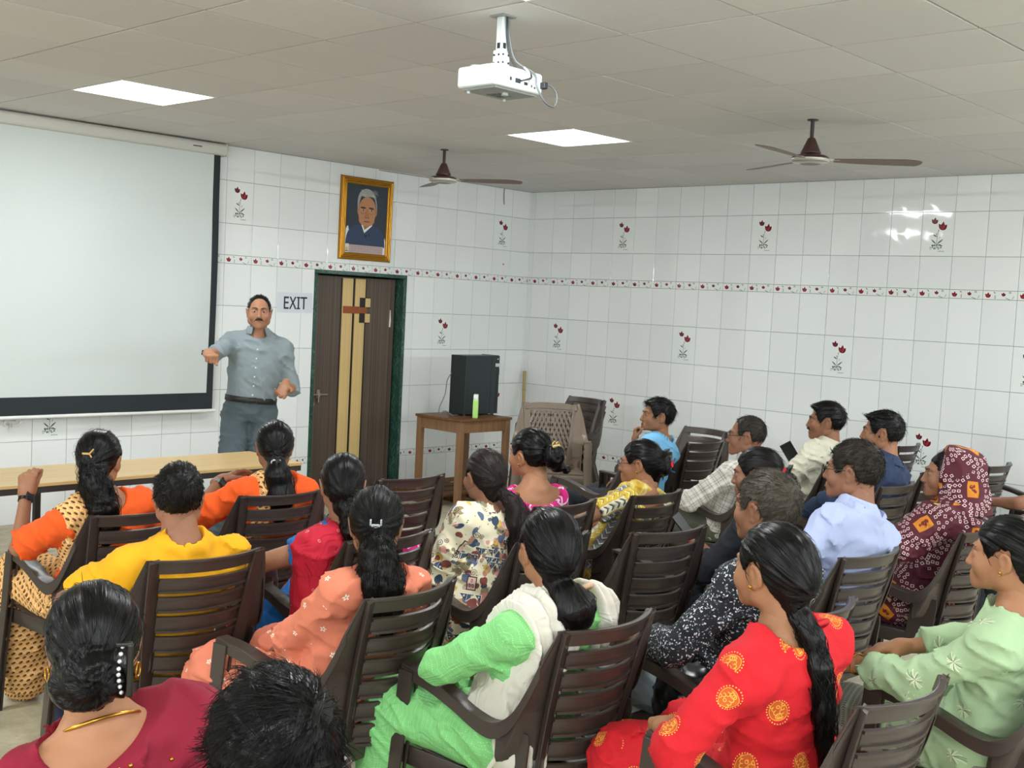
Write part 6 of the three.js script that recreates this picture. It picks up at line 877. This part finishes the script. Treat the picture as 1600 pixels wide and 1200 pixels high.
// second row
chair(-5.80, 4.74, 0, 'brown plastic armchair of the woman in the red shawl', ROWG);
person({ label: 'woman with a crinkled red shawl over a blue blouse, bare left arm on the armrest', kind: 'woman', at: seatAt(-5.80, 4.74), head: [-5.896, 1.158, 4.57], look: SPEAKER, turn: -4, skin: 0x8a5a3c, cell: 0.010, hip: [-0.06, 0.06], hcell: 0.0045,
  armL: { e: [-6.20, 0.75, 4.45], w: [-6.03, 0.70, 4.32], hand: { pose: 'grip', dir: [0.3, -0.35, -0.6], palm: [0.1, -1, -0.2] } },
  hair: { tie: [0, -0.3, 1], vol: 1.0, nape: 1.1, blades: 600, curl: 0.5, tails: [{ pts: [[0.01, -0.06, 0.10], [0.03, -0.14, 0.12], [0.04, -0.22, 0.13], [0.045, -0.32, 0.14]], r: [0.034, 0.036, 0.032, 0.02], n: 90, wob: 1.4 }], seed: 41 },
  wear: [top('blouse', fBlue, { sleeve: [0.3, 0.6], neck: [0.09, 0.05, 0.09, 0.02], lap: 0.85, seed: 9 }), drape('shawl', fRedCrinkle, 0.022, (x, t, z) => Math.max(x + 0.062, 0.04 - t), { prims: (c) => [cap(c.arms[0].S, add3(c.arms[0].S, [0.0, -0.40, 0.0]), 0.062, 0.075, 0.06)], seed: 6, amp: 1.2 }), bottom('trousers', fRedPlain, { off: 0.008 })] });
chair(-5.30, 5.09, 0, 'brown plastic armchair of the girl in the many-coloured print', ROWG);
person({ label: 'girl in a many-coloured print dress with a long brown ponytail', kind: 'woman', at: seatAt(-5.30, 5.09), head: [-5.27, 1.15, 4.68], look: SPEAKER, turn: 4, skin: 0x7d4c30, cell: 0.009, hs: 0.92, hip: [-0.08, -0.03], bs: 0.92, hcell: 0.0042,
  armL: { e: [-5.52, 0.66, 4.66], w: [-5.40, 0.56, 4.48] },
  hair: { tie: [0.1, -0.18, 1], vol: 1.0, nape: 0.9, blades: 900, mat: mHairBrown, tails: [{ pts: [[0.03, -0.05, 0.10], [0.055, -0.085, 0.14], [0.075, -0.16, 0.165], [0.085, -0.26, 0.17], [0.10, -0.38, 0.165], [0.11, -0.48, 0.15]], r: [0.026, 0.036, 0.056, 0.058, 0.048, 0.024], n: 170, wob: 1.2 }], seed: 51 },
  wear: [top('dress', fPatch, { sleeve: 1.5, off: 0.02, loose: 0.022, neck: [0.07, 0.01, 0.08], lap: 0.95, hang: 0.15, amp: 1.4, seed: 14 }), bottom('trousers', fPatch, { off: 0.03, amp: 1.4 })],
  extra: [(c) => { const t = new THREE.TorusGeometry(0.022, 0.007, 8, 20); t.rotateX(0.6).rotateY(0.2); part('hair_band', t.translate(c.hc[0] + 0.045, c.hc[1] - 0.068, c.hc[2] + 0.125), M(0x6b3c2e, 0.8), c.g); }] });
chair(-4.70, 4.63, 0, 'brown plastic armchair of the woman in the pink zigzag top', ROWG);
person({ label: 'woman in a pink zigzag top with hair in a high bun and a gold clip', kind: 'woman', at: seatAt(-4.70, 4.63), head: [-4.773, 1.186, 4.46], look: SPEAKER, turn: 14, skin: 0x9a6540, cell: 0.009, hip: [-0.06, 0.0], hcell: 0.0042, tilt: 4,
  armL: { e: [-5.02, 0.72, 4.42], w: [-4.92, 0.66, 4.2] },
  hair: { tie: [0, 0.15, 1], vol: 1.0, blades: 700, buns: [[[0.0, 0.012, 0.145], [0.06, 0.056, 0.04]], [[0.03, -0.04, 0.13], [0.036, 0.028, 0.035]]], swirl: true, tails: [{ pts: [[0.02, -0.02, 0.12], [0.07, -0.05, 0.15], [0.10, -0.045, 0.16]], r: [0.02, 0.014, 0.005], n: 50, wob: 1.5 }], seed: 61 },
  wear: [top('zigzag_top', fPink, { sleeve: 0.5, off: 0.015, neck: [0.15, 0.05, 0.12, 0.03], lap: 0.8, amp: 0.9, seed: 15 }), bottom('trousers', fPink, { off: 0.03, skirt: true })], extra: [earring(), clip('hair_clip', M(0xc6a86a, 0.3, { metalness: 0.6 }), [0.0, 0.06, 0.158], [rbox(0.05, 0.012, 0.014, 0.004), new THREE.TorusGeometry(0.012, 0.003, 6, 12).translate(-0.012, 0.01, 0), new THREE.TorusGeometry(0.01, 0.003, 6, 12).translate(0.012, 0.008, 0)])] });
chair(-4.08, 4.67, 1, 'brown plastic armchair of the woman in the yellow patterned sari', ROWG);
person({ label: 'woman in a yellow and grey patterned dress with spectacles and a red flower clip', kind: 'woman', at: seatAt(-4.08, 4.67, 1), head: [-4.016, 1.104, 4.5], look: SPEAKER, turn: 22, nod: -3, skin: 0x8e5a3a, cell: 0.009, hip: [-0.02, 0.04], fat: 1.08, hcell: 0.0045,
  armL: { e: [-4.44, 0.69, 4.42], w: [-4.32, 0.6, 4.2] },
  hair: { tie: [0, 0.05, 1], vol: 1.05, nape: 0.9, blades: 400, part: true, buns: [[[0.01, 0.0, 0.125], [0.05, 0.06, 0.035]], [[0.035, 0.035, 0.125], [0.03, 0.03, 0.02]]], seed: 71 },
  wear: [top('blouse', fIkat, { sleeve: 0.62, off: 0.018, loose: 0.02, neck: [0.12, 0.07, 0.10, 0.05], lap: 0.9, hang: 0.2, amp: 1, seed: 16 }), drape('scarf', fYellowDup, 0.03, (x, t, z) => Math.max(0.80 - t, -0.04 + z * 0.9 - (t < 0.93 ? 0 : 0), Math.abs(x) - 0.15), { seed: 7, amp: 1.6 }), bottom('trousers', fIkat, { off: 0.03, skirt: true })],
  extra: [glasses(), earring(), clip('hair_clip', M(0x15120f, 0.3), [0.02, 0.035, 0.15], [rbox(0.05, 0.02, 0.02, 0.006), rbox(0.02, 0.03, 0.016, 0.004, 0.02, 0.012, 0)]), clip('hair_flower', M(0xe0161c, 0.45), [0.018, 0.0, 0.162], [new THREE.TorusGeometry(0.012, 0.004, 6, 14), rbox(0.005, 0.034, 0.005, 0.002, 0.02, 0.006, 0), rbox(0.008, 0.008, 0.006, 0.002, 0.02, -0.012, 0), new THREE.SphereGeometry(0.005, 8, 6)])] });
chair(-2.70, 4.48, 0, 'brown plastic armchair of the spectacled man in the checked shirt', ROWG);
person({ label: 'spectacled balding man in a pale checked shirt and olive trousers', kind: 'man', at: seatAt(-2.70, 4.48), head: [-2.759, 1.153, 4.32], look: SPEAKER, turn: 4, skin: 0x7b4b30, hip: [-0.08, 0.02], fat: 1.0,
  armL: { e: [-3.07, 0.70, 4.22], w: [-2.93, 0.63, 4.05] }, hair: { line: 'receding', short: true, vol: 0.4, blades: 700, bl: 0.8, mat: mHairSalt, seed: 81 },
  wear: [top('checked_shirt', fCheck, { sleeve: 1.75, off: 0.02, loose: 0.022, neck: [0.07, 0.02, 0.085], collar: { gap: 0.9 }, amp: 1.1, seed: 18 }), bottom('trousers', fOlive, { off: 0.022 })], extra: [glasses()] });
chair(-2.15, 4.62, 0, 'brown plastic armchair of the man in the off-white shirt', ROWG);
person({ label: 'man with black hair and moustache in a crumpled off-white shirt', kind: 'man', at: seatAt(-2.15, 4.62), head: [-2.058, 1.231, 4.44], look: SPEAKER, turn: -2, skin: 0x7d4a2e, armL: { e: [-2.5, 0.70, 4.38], w: [-2.25, 0.72, 4.12] }, hip: [-0.02, 0.03], fat: 1.12,
  hair: { line: 'man', short: true, vol: 1.05, blades: 900, crown: [0.1, 0.7, 0.7], seed: 83, front: 0.3 }, mustache: true, wear: [top('off_white_shirt', fOffWhite, { sleeve: 1.8, off: 0.022, loose: 0.024, neck: [0.07, 0.02, 0.085], collar: { gap: 0.9 }, amp: 1.5, seed: 19 }), bottom('trousers', fDark, {})] });
chair(-2.80, 3.67, 0, 'brown plastic armchair of the boy in the blue t-shirt', ROWG);
person({ label: 'boy in a light blue t-shirt with his hand at his chin', kind: 'child', at: seatAt(-2.80, 3.67), head: [-2.495, 1.179, 3.5], look: SPEAKER, turn: 20, nod: 4, skin: 0x83512f, hs: 0.96, hip: [0.16, 0.10], bs: 0.82,
  armL: { e: [-2.72, 0.66, 3.38], w: [-2.60, 0.905, 3.41], hand: { pose: 'pinch', dir: [0.05, 1, 0.0], palm: [0.35, 0.1, 0.9] } },
  hair: { line: 'man', short: true, vol: 1.25, blades: 1100, bl: 1.2, crown: [0.05, 0.8, 0.5], front: 0.4, seed: 85 }, wear: [top('t_shirt', fSky, { sleeve: 0.6, off: 0.02, loose: 0.03, neck: [0.07, 0.02, 0.08], amp: 1.2, seed: 20 }), bottom('trousers', fDark, {})],
  extra: [(c) => part('shirt_print', merge([rbox(0.012, 0.09, 0.002, 0.001, 0, 0, 0), rbox(0.06, 0.01, 0.002, 0.001, 0.026, -0.04, 0)]).applyMatrix4(new THREE.Matrix4().makeBasis(V(...c.ax[0]), V(...c.ax[1]), V(...c.ax[2]))).translate(...c.at(0.06, 0.72, 0.108)), M(0x2f5f86, 0.8), c.g)] });
chair(-2.02, 3.56, -3, 'empty brown plastic armchair right behind the boy in blue', ROWG);
chair(-1.29, 3.08, 86, 'empty brown plastic armchair turned sideways against the right wall, nearest the boy', ROWG);
// third row
chair(-6.25, 5.36, 8, 'brown plastic armchair of the woman in the peach kurta', ROWG);
person({ label: 'woman in a peach kurta with curly hair gathered in a silver clip', kind: 'woman', at: seatAt(-6.25, 5.36, 8), head: [-6.248, 1.154, 5.18], look: SPEAKER, turn: -11, skin: 0x85543a, cell: 0.008, hip: [-0.05, 0.05], hcell: 0.0036, hs: 0.96,
  armL: { e: [-6.45, 0.70, 5.07], w: [-6.24, 0.60, 4.88], hand: { pose: 'relaxed' } },
  hair: { tie: [0.02, 0.0, 1], vol: 1.05, nape: 1, blades: 2000, mat: mHairSoft, fluff: 1.8, curl: 0.8, tails: [{ pts: [[0.01, 0.0, 0.105], [0.01, -0.06, 0.14], [0.02, -0.14, 0.15], [0.03, -0.22, 0.155], [0.04, -0.29, 0.15]], r: [0.03, 0.055, 0.07, 0.06, 0.025], n: 220, wob: 2.2 }], seed: 91 },
  wear: [top('kurta', fPeach, { sleeve: 1.4, off: 0.018, loose: 0.03, neck: [0.085, 0.03, 0.09, 0.01], lap: 0.95, hang: 0.12, amp: 1.2, seed: 22, cuff: 1.4 }), bottom('trousers', fPeach, { off: 0.03, amp: 1.4 })],
  extra: [clip('hair_clip', M(0xc9cfd2, 0.2, { metalness: 0.5 }), [0.0, 0.022, 0.135], [rbox(0.028, 0.01, 0.008, 0.003), rbox(0.006, 0.02, 0.008, 0.002, -0.016, 0.01, 0), rbox(0.006, 0.02, 0.008, 0.002, 0.016, 0.01, 0), rbox(0.016, 0.018, 0.006, 0.002, 0, -0.012, 0)])] });
chair(-4.79, 5.25, -9, 'empty brown plastic armchair in the middle of the audience, behind the yellow sari', ROWG);
chair(-4.05, 5.55, 0, 'brown plastic armchair of the woman in black', ROWG);
person({ label: 'woman in black with hair tied in a red band, holding a phone', kind: 'woman', at: seatAt(-4.05, 5.55), head: [-4.213, 1.169, 5.26], look: SPEAKER, turn: 24, nod: -6, skin: 0x6f4028, hip: [-0.06, -0.03],
  armL: { e: [-4.38, 0.72, 5.24], w: [-4.20, 0.69, 5.03], hand: { pose: 'grip', dir: [0.3, 0.05, -0.9], palm: [0.6, 0.3, 0.2] } },
  hair: { tie: [0, 0.0, 1], vol: 0.95, nape: 0.8, blades: 500, mat: mHairSoft, tails: [{ pts: [[0, 0, 0.105], [0.0, -0.01, 0.14], [0, -0.07, 0.16]], r: [0.02, 0.03, 0.03], n: 60 }], seed: 95 },
  wear: [top('kurta', fBlackC, { sleeve: 1.7, off: 0.016, neck: [0.075, 0.03, 0.085], lap: 0.95, hang: 0.1, seed: 23 }), bottom('trousers', fBlackC, { off: 0.022 })], extra: [(c) => c.head('hair_band', new THREE.TorusGeometry(0.024, 0.008, 8, 20).rotateX(0.3).translate(0, 0.0, 0.118), M(0xd01326, 0.7))] });
chair(-2.64, 5.19, 0, 'brown plastic armchair of the man in the navy shirt', ROWG);
person({ label: 'bearded man with black hair in a navy shirt', kind: 'man', at: seatAt(-2.64, 5.19), head: [-2.51, 1.248, 5.02], look: SPEAKER, turn: 0, skin: 0x8a5636, hip: [0.02, 0.03], hair: { line: 'man', short: true, vol: 1.0, blades: 1000, seed: 97, front: 0.25, crown: [0.1, 0.6, 0.7] }, beard: true, mustache: true, sw: 0.17, fat: 0.95,
  wear: [top('navy_shirt', fNavy, { sleeve: 1.85, off: 0.018, neck: [0.07, 0.02, 0.085], collar: { gap: 0.9 }, seed: 25 }), bottom('trousers', fDark, {})] });
chair(-1.84, 5.06, 2, 'empty brown plastic armchair in front of the woman with the maroon headscarf', ROWG);
chair(-0.62, 4.34, 4, 'empty brown plastic armchair against the right wall, below a printed flower tile', ROWG);
chair(-1.12, 5.16, 2, 'empty brown plastic armchair right behind the hooded woman, by the right wall', ROWG);
chair(-0.56, 5.30, 4, 'empty brown plastic armchair at the right edge of the photo', ROWG);
// fourth row
chair(-6.04, 5.94, 0, 'brown plastic armchair of the woman in light green with the white scarf', ROWG);
person({ label: 'woman in a light green kurta with white scarf and low ponytail', kind: 'woman', at: seatAt(-6.04, 5.94), head: [-6.118, 1.169, 5.77], look: SPEAKER, turn: -2, skin: 0x94603c, cell: 0.008, hip: [-0.08, 0.05], hcell: 0.0036, hs: 0.97,
  armL: { e: [-6.36, 0.71, 5.60], w: [-6.06, 0.62, 5.45], hand: { pose: 'relaxed' } },
  hair: { tie: [0.06, -0.42, 1], vol: 1.05, nape: 1.15, blades: 700, tails: [{ pts: [[0.0, -0.085, 0.09], [0.015, -0.105, 0.11], [0.03, -0.135, 0.118], [0.035, -0.16, 0.112]], r: [0.026, 0.042, 0.066, 0.055], n: 190 }], seed: 101 },
  wear: [top('kurta', fLime, { sleeve: 1.25, off: 0.015, loose: 0.02, neck: [0.085, 0.045, 0.09, 0.02], lap: 0.95, hang: 0.25, amp: 1.1, seed: 27, cuff: 1.5 }), drape('scarf', fWhite, 0.042, (x, t, z, X, Y, Z) => Math.min(Math.max(Math.abs(x + 0.09 + (0.9 - t) * 0.02) - 0.052 - (t > 0.75 ? (t - 0.75) * 0.12 : 0) - (0.9 - t) * 0.02, 0.02 - t), Math.max(0.115 - x, 0.55 - t)), { seed: 8, amp: 0.6, pleat: (x, t, z) => 0.011 * Math.sin((x + t * 0.05) * 150 + t * 3) }), bottom('leggings', fWhiteC, { off: 0.012 })],
  extra: [(c) => part('hair_band', new THREE.TorusGeometry(0.026, 0.008, 8, 20).rotateX(0.9).translate(c.hc[0] + 0.045, c.hc[1] - 0.10, c.hc[2] + 0.095), M(0xc8a888, 0.7), c.g)] });
chair(-5.39, 6.24, 0, 'brown plastic armchair of the grey-haired man in black and white print', ROWG);
person({ label: 'grey-haired man in a black and white printed shirt', kind: 'man', at: seatAt(-5.39, 6.24), head: [-5.321, 1.246, 5.98], look: SPEAKER, turn: 10, skin: 0x7a4a2d, hip: [0.02, -0.02], cell: 0.009, hcell: 0.004,
  armL: { e: [-5.68, 0.70, 5.90], w: [-5.58, 0.68, 5.68], hand: { pose: 'relaxed' } }, hair: { line: 'man', short: true, vol: 0.85, blades: 2400, bl: 0.8, mat: mHairGrey, seed: 103, crown: [0, 0.6, 0.75] },
  wear: [top('printed_shirt', fMono, { sleeve: 1.6, off: 0.02, loose: 0.024, neck: [0.072, 0.02, 0.085], seed: 29, hem: -0.05 }), bottom('jeans', fPaleJean, { off: 0.02 })] });
chair(-4.49, 5.95, -5, 'brown plastic armchair of the spectacled man in the lilac shirt', ROWG);
person({ label: 'spectacled man with greying hair in a lilac shirt', kind: 'man', at: seatAt(-4.49, 5.95, -5), head: [-4.348, 1.267, 5.78], look: SPEAKER, turn: 14, skin: 0x7e4c30, hip: [0, 0.05], cell: 0.009, hcell: 0.004, fat: 1.1, hair: { line: 'man', short: true, vol: 0.8, blades: 2200, bl: 0.8, mat: mHairSalt, seed: 107, crown: [0.1, 0.7, 0.6] },
  armL: { e: [-4.80, 0.72, 5.72], w: [-4.62, 0.62, 5.5] }, wear: [top('lilac_shirt', fLilac, { sleeve: 1.7, off: 0.02, loose: 0.024, neck: [0.075, 0.02, 0.088], collar: { gap: 0.9 }, amp: 1.2, seed: 31 }), bottom('trousers', fDark, {})], extra: [glasses()] });
chair(-3.57, 6.0, 0, 'brown plastic armchair of the woman with the maroon scarf over her head', ROWG);
person({ label: 'woman wrapped in a maroon tie-dyed scarf drawn over her head', kind: 'woman', at: seatAt(-3.57, 6.0), head: [-3.53, 1.185, 5.82], look: SPEAKER, turn: 24, skin: 0x86553a, hip: [-0.02, 0.03], cell: 0.009, armL: { e: [-3.86, 0.72, 5.70], w: [-3.70, 0.60, 5.46] },
  hair: { tie: [0, -0.2, 1], vol: 0.25, blades: 60, seed: 109 }, wear: [top('blouse', fCream, { sleeve: 1.2, off: 0.014, seed: 33, lap: 0.5 }), drape('scarf', fBandhani, 0.034, (x, t, z, X, Y, Z, c) => { const p = V(X, Y, Z).applyMatrix4(c.HI || (c.HI = c.HM.clone().invert())); return Math.min(Math.max(p.y < -0.16 ? 1 : -1, -0.045 - p.z + Math.max(0, p.y - 0.02) * 0.25), Math.max(t - 0.99, -t - 0.1)); }, { head: true, arms: [-1, 1], armLen: 0.75, seed: 10, amp: 1.3, cell: 0.009 }), bottom('skirt', fBandhani, { off: 0.04, skirt: true })] });
// fifth row and the nearest heads
chair(-5.95, 6.75, -4, 'brown plastic armchair of the woman in red, cut by the lower edge of the photo', ROWG);
person({ label: 'woman in a red kurta with gold leaf motifs and a long ponytail', kind: 'woman', at: seatAt(-5.95, 6.75, -4), head: [-6.0, 1.222, 6.41], look: SPEAKER, turn: 10, skin: 0x93603a, cell: 0.008, hip: [-0.02, 0.0], hcell: 0.0036, hs: 0.98, fat: 1.05, twist: -4,
  armL: { e: [-6.27, 0.74, 6.38], w: [-6.08, 0.66, 6.16], hand: { pose: 'relaxed' } },
  hair: { tie: [0.1, -0.5, 1], vol: 1.1, nape: 1.1, blades: 700, tails: [{ pts: [[0.0, -0.10, 0.10], [0.01, -0.14, 0.125], [0.015, -0.21, 0.15], [0.025, -0.31, 0.165], [0.04, -0.40, 0.165], [0.05, -0.46, 0.16]], r: [0.03, 0.028, 0.03, 0.028, 0.02, 0.008], n: 150, wob: 1.4 }], seed: 111 },
  wear: [top('kurta', fPaisley, { sleeve: 1.35, off: 0.018, loose: 0.024, neck: [0.08, 0.03, 0.09, 0.01], lap: 0.95, hang: 0.2, amp: 0.8, seed: 35 }), bottom('skirt', fPaisley, { off: 0.04, skirt: true })],
  extra: [earring(), (c) => part('hair_band', new THREE.TorusGeometry(0.03, 0.008, 8, 20).rotateX(0.9).translate(c.hc[0] + 0.03, c.hc[1] - 0.12, c.hc[2] + 0.115), M(0xc01020, 0.7), c.g)] });
chair(-5.08, 6.92, -4, 'brown plastic armchair of the woman in pale green, at the right edge', ROWG);
person({ label: 'woman in a pale green embroidered kurta with long black hair at the right edge', kind: 'woman', at: seatAt(-5.08, 6.92, -4), head: [-5.17, 1.20, 6.68], look: SPEAKER, turn: 18, skin: 0x9b6640, cell: 0.009, hip: [-0.02, 0.03], hcell: 0.004, hs: 0.97, fat: 1.05,
  armL: { e: [-5.36, 0.70, 6.50], w: [-5.28, 0.69, 6.30], hand: { pose: 'relaxed', dir: [-0.1, 0.0, -1], palm: [0.4, -0.9, 0] } }, armR: { e: [-4.95, 0.72, 6.48], w: [-5.20, 0.72, 6.30] },
  hair: { tie: [0.0, -0.4, 1], vol: 1.1, nape: 1.2, blades: 500, tails: [{ pts: [[0, -0.06, 0.10], [0.02, -0.15, 0.14], [0.03, -0.28, 0.16], [0.03, -0.42, 0.16]], r: [0.04, 0.06, 0.06, 0.03], n: 120 }], seed: 113 },
  wear: [top('kurta', fMint, { sleeve: 1.75, off: 0.018, loose: 0.026, neck: [0.08, 0.035, 0.09, 0.01], lap: 0.7, amp: 1.1, seed: 37 }), bottom('trousers', fMintPant, { off: 0.03 })], extra: [earring(), (c) => { const a = c.arms[0], f = axes(sub3(a.W, a.E)); [[0.98, mGoldJ], [1.03, M(0xa0281e, 0.4)]].forEach(([t, m]) => part('bangle', new THREE.TorusGeometry(0.031, 0.0028, 8, 28).rotateX(Math.PI / 2).applyMatrix4(new THREE.Matrix4().makeBasis(V(...f[0]), V(...f[1]), V(...f[2])).setPosition(...lerp3(a.E, a.W, t))), m, c.g)); }] });
chair(-7.40, 6.24, 0, 'brown plastic armchair under the woman in burgundy at the lower left', ROWG);
person({ label: 'woman in burgundy with a large black bun held by a studded claw clip', kind: 'woman', at: seatAt(-7.46, 6.16), head: [-7.515, 1.18, 5.88], look: SPEAKER, turn: 9, skin: 0xa9704a, cell: 0.008, hip: [-0.02, 0.03], hcell: 0.0034,
  hair: { tie: [0.05, -0.25, 1], vol: 1.35, nape: 1.0, blades: 600, buns: [[[0.0, -0.025, 0.112], [0.072, 0.058, 0.05]], [[-0.02, -0.055, 0.10], [0.055, 0.035, 0.045]]], swirl: true, seed: 117 },
  wear: [top('blouse', fBurgundy, { sleeve: 0.6, off: 0.012, neck: [0.13, 0.06, 0.11, 0.05], lap: 0.9, seed: 39 }), drape('sari', fBurgundy, 0.03, (x, t, z) => Math.max(t - 0.90 - (x + 0.03) * 0.95, x < -0.02 ? t - 0.93 : -1), { arms: true, armLen: 0.8, seed: 11, amp: 1.2, pleat: (x, t) => -0.007 * Math.max(0, Math.sin((t * 0.45 - x * 0.6) * 62 + Math.sin(x * 9))) * sstep(0.35, 0.7, t) }), bottom('skirt', fBurgundy, { off: 0.03, skirt: true })],
  extra: [earring('hoop'), (c) => { const st = []; for (let i = 0; i < 8; i++) st.push(new THREE.SphereGeometry(0.0042, 8, 6).translate(0.052 - 0.010 * Math.sin(i / 7 * 3.1) * 0.6, 0.04 - i * 0.0125, 0.160 - Math.abs(i - 3) * 0.004)); c.head('hair_clip', merge([rbox(0.012, 0.10, 0.014, 0.004, 0.066, -0.005, 0.147), rbox(0.03, 0.008, 0.012, 0.003, 0.055, 0.044, 0.147)]), mBlackPl); c.head('clip_studs', merge(st), M(0xe6e8ea, 0.15, { metalness: 0.5 })); },
    (c) => part('necklace', new THREE.TorusGeometry(0.075, 0.0035, 8, 40).scale(1, 0.9, 1).rotateX(Math.PI / 2 - 0.55).translate(...c.at(0, 0.99, 0.0)), mGoldJ, c.g),
    (c) => { const r = rng(5), st = []; for (let i = 0; i < 26; i++) { const x = -0.16 + r() * 0.34, t = 0.5 + r() * 0.42, F = c.T(0.033); let w = 0.26; while (w > 0 && F.d(...c.at(x, t, w)) > 0.001) w -= 0.003; st.push(new THREE.SphereGeometry(0.0042, 8, 6).translate(...c.at(x, t, w))); } part('sequins', merge(st), mGoldJ, c.g); }] });
chair(-7.46, 6.64, 0, 'brown plastic armchair under the person with tousled black hair', ROWG);
person({ label: 'person with tousled short black hair, seen only from above at the lower edge', kind: 'child', at: seatAt(-7.46, 6.64), head: [-7.50, 1.155, 6.43], look: SPEAKER, turn: 5, skin: 0x7d4e33, hip: [0, 0.03], hs: 1.05, hcell: 0.0034, hair: { line: 'man', short: true, vol: 1.9, blades: 6500, bl: 1.25, br: 0.0009, fluff: 0.15, crown: [0.35, 0.75, 0.6], seed: 121 }, wear: [top('t_shirt', fDark, { sleeve: 0.6, seed: 41 }), bottom('trousers', fDark, {})] });
chair(-1.70, 5.95, 0, 'brown plastic armchair of the sitter cut off by the right edge', ROWG);
person({ label: 'sitter at the right edge of whom only a bare elbow shows', kind: 'man', at: seatAt(-1.70, 5.95), head: [-1.66, 1.2, 5.78], look: SPEAKER, skin: 0x7a4a30, cell: 0.014, armL: { e: [-1.99, 0.77, 5.60], w: [-1.88, 0.74, 5.42] }, hair: { line: 'man', short: true, vol: 0.9, blades: 200, seed: 131 }, wear: [top('shirt', fOffWhite, { sleeve: 0.55, seed: 43 }), bottom('trousers', fDark, {})] });
// stacks by the corner
for (let i = 0; i < 3; i++) chair(-0.96, 1.64, 85, ['lowest', 'middle', 'topmost'][i] + ' of the stacked brown plastic armchairs in the far corner', 'stacked brown chairs in the corner', i * 0.045);
for (let i = 0; i < 3; i++) chair(-2.05, 2.2, 134, ['lowest', 'middle', 'topmost'][i] + ' of the stacked beige armchairs with pierced backs', 'stacked beige chairs', i * 0.065, beigeChair);
// things held or laid down
{
  const pk = thing('mobile_phone', 'dark phone held before the chest of the man in off-white', 'phone', [-2.13, 0.885, 4.26], 0);
  part('case', rbox(0.075, 0.15, 0.009, 0.003), M(0x1c2a33, 0.2), pk); part('screen', rbox(0.068, 0.138, 0.002, 0.0008, 0, 0, 0.005), M(0x0d1418, 0.12), pk); pk.rotation.set(-0.35, -0.95, 0.55, 'YXZ');
  const ph = thing('mobile_phone', 'dark phone with red cover held by the woman in black', 'phone', [-4.22, 0.76, 4.93], 0.3);
  part('case', rbox(0.07, 0.008, 0.145, 0.003), M(0x14161a, 0.3), ph); part('cover_edge', rbox(0.076, 0.012, 0.06, 0.003, 0, -0.001, 0.05), M(0xb02a20, 0.5), ph); ph.rotation.x = 0.9;
  const bag = thing('handbag', 'shiny black bag on the seat beside the grey-haired man', 'bag', [-5.43, 0.428, 5.86], 0.1);
  const L = [ell([0, 0.10, 0], [0.19, 0.12, 0.15], 0.03), ell([0, 0.05, 0.02], [0.2, 0.06, 0.17], 0.04)]; part('bag_body', boneUV(meshField(L, 0.01, { amp: 0.01, disp: folds(44, 1.6) }), L), new THREE.MeshPhysicalMaterial({ color: 0x0d0e11, roughness: 0.3 }), bag);
  part('bag_handle', tube([[-0.1, 0.2, 0], [-0.06, 0.26, 0.02], [0.06, 0.26, 0.02], [0.1, 0.2, 0]], 0.006, 24, 8), mBlackPl, bag);
}
renderer.render(scene, camera);
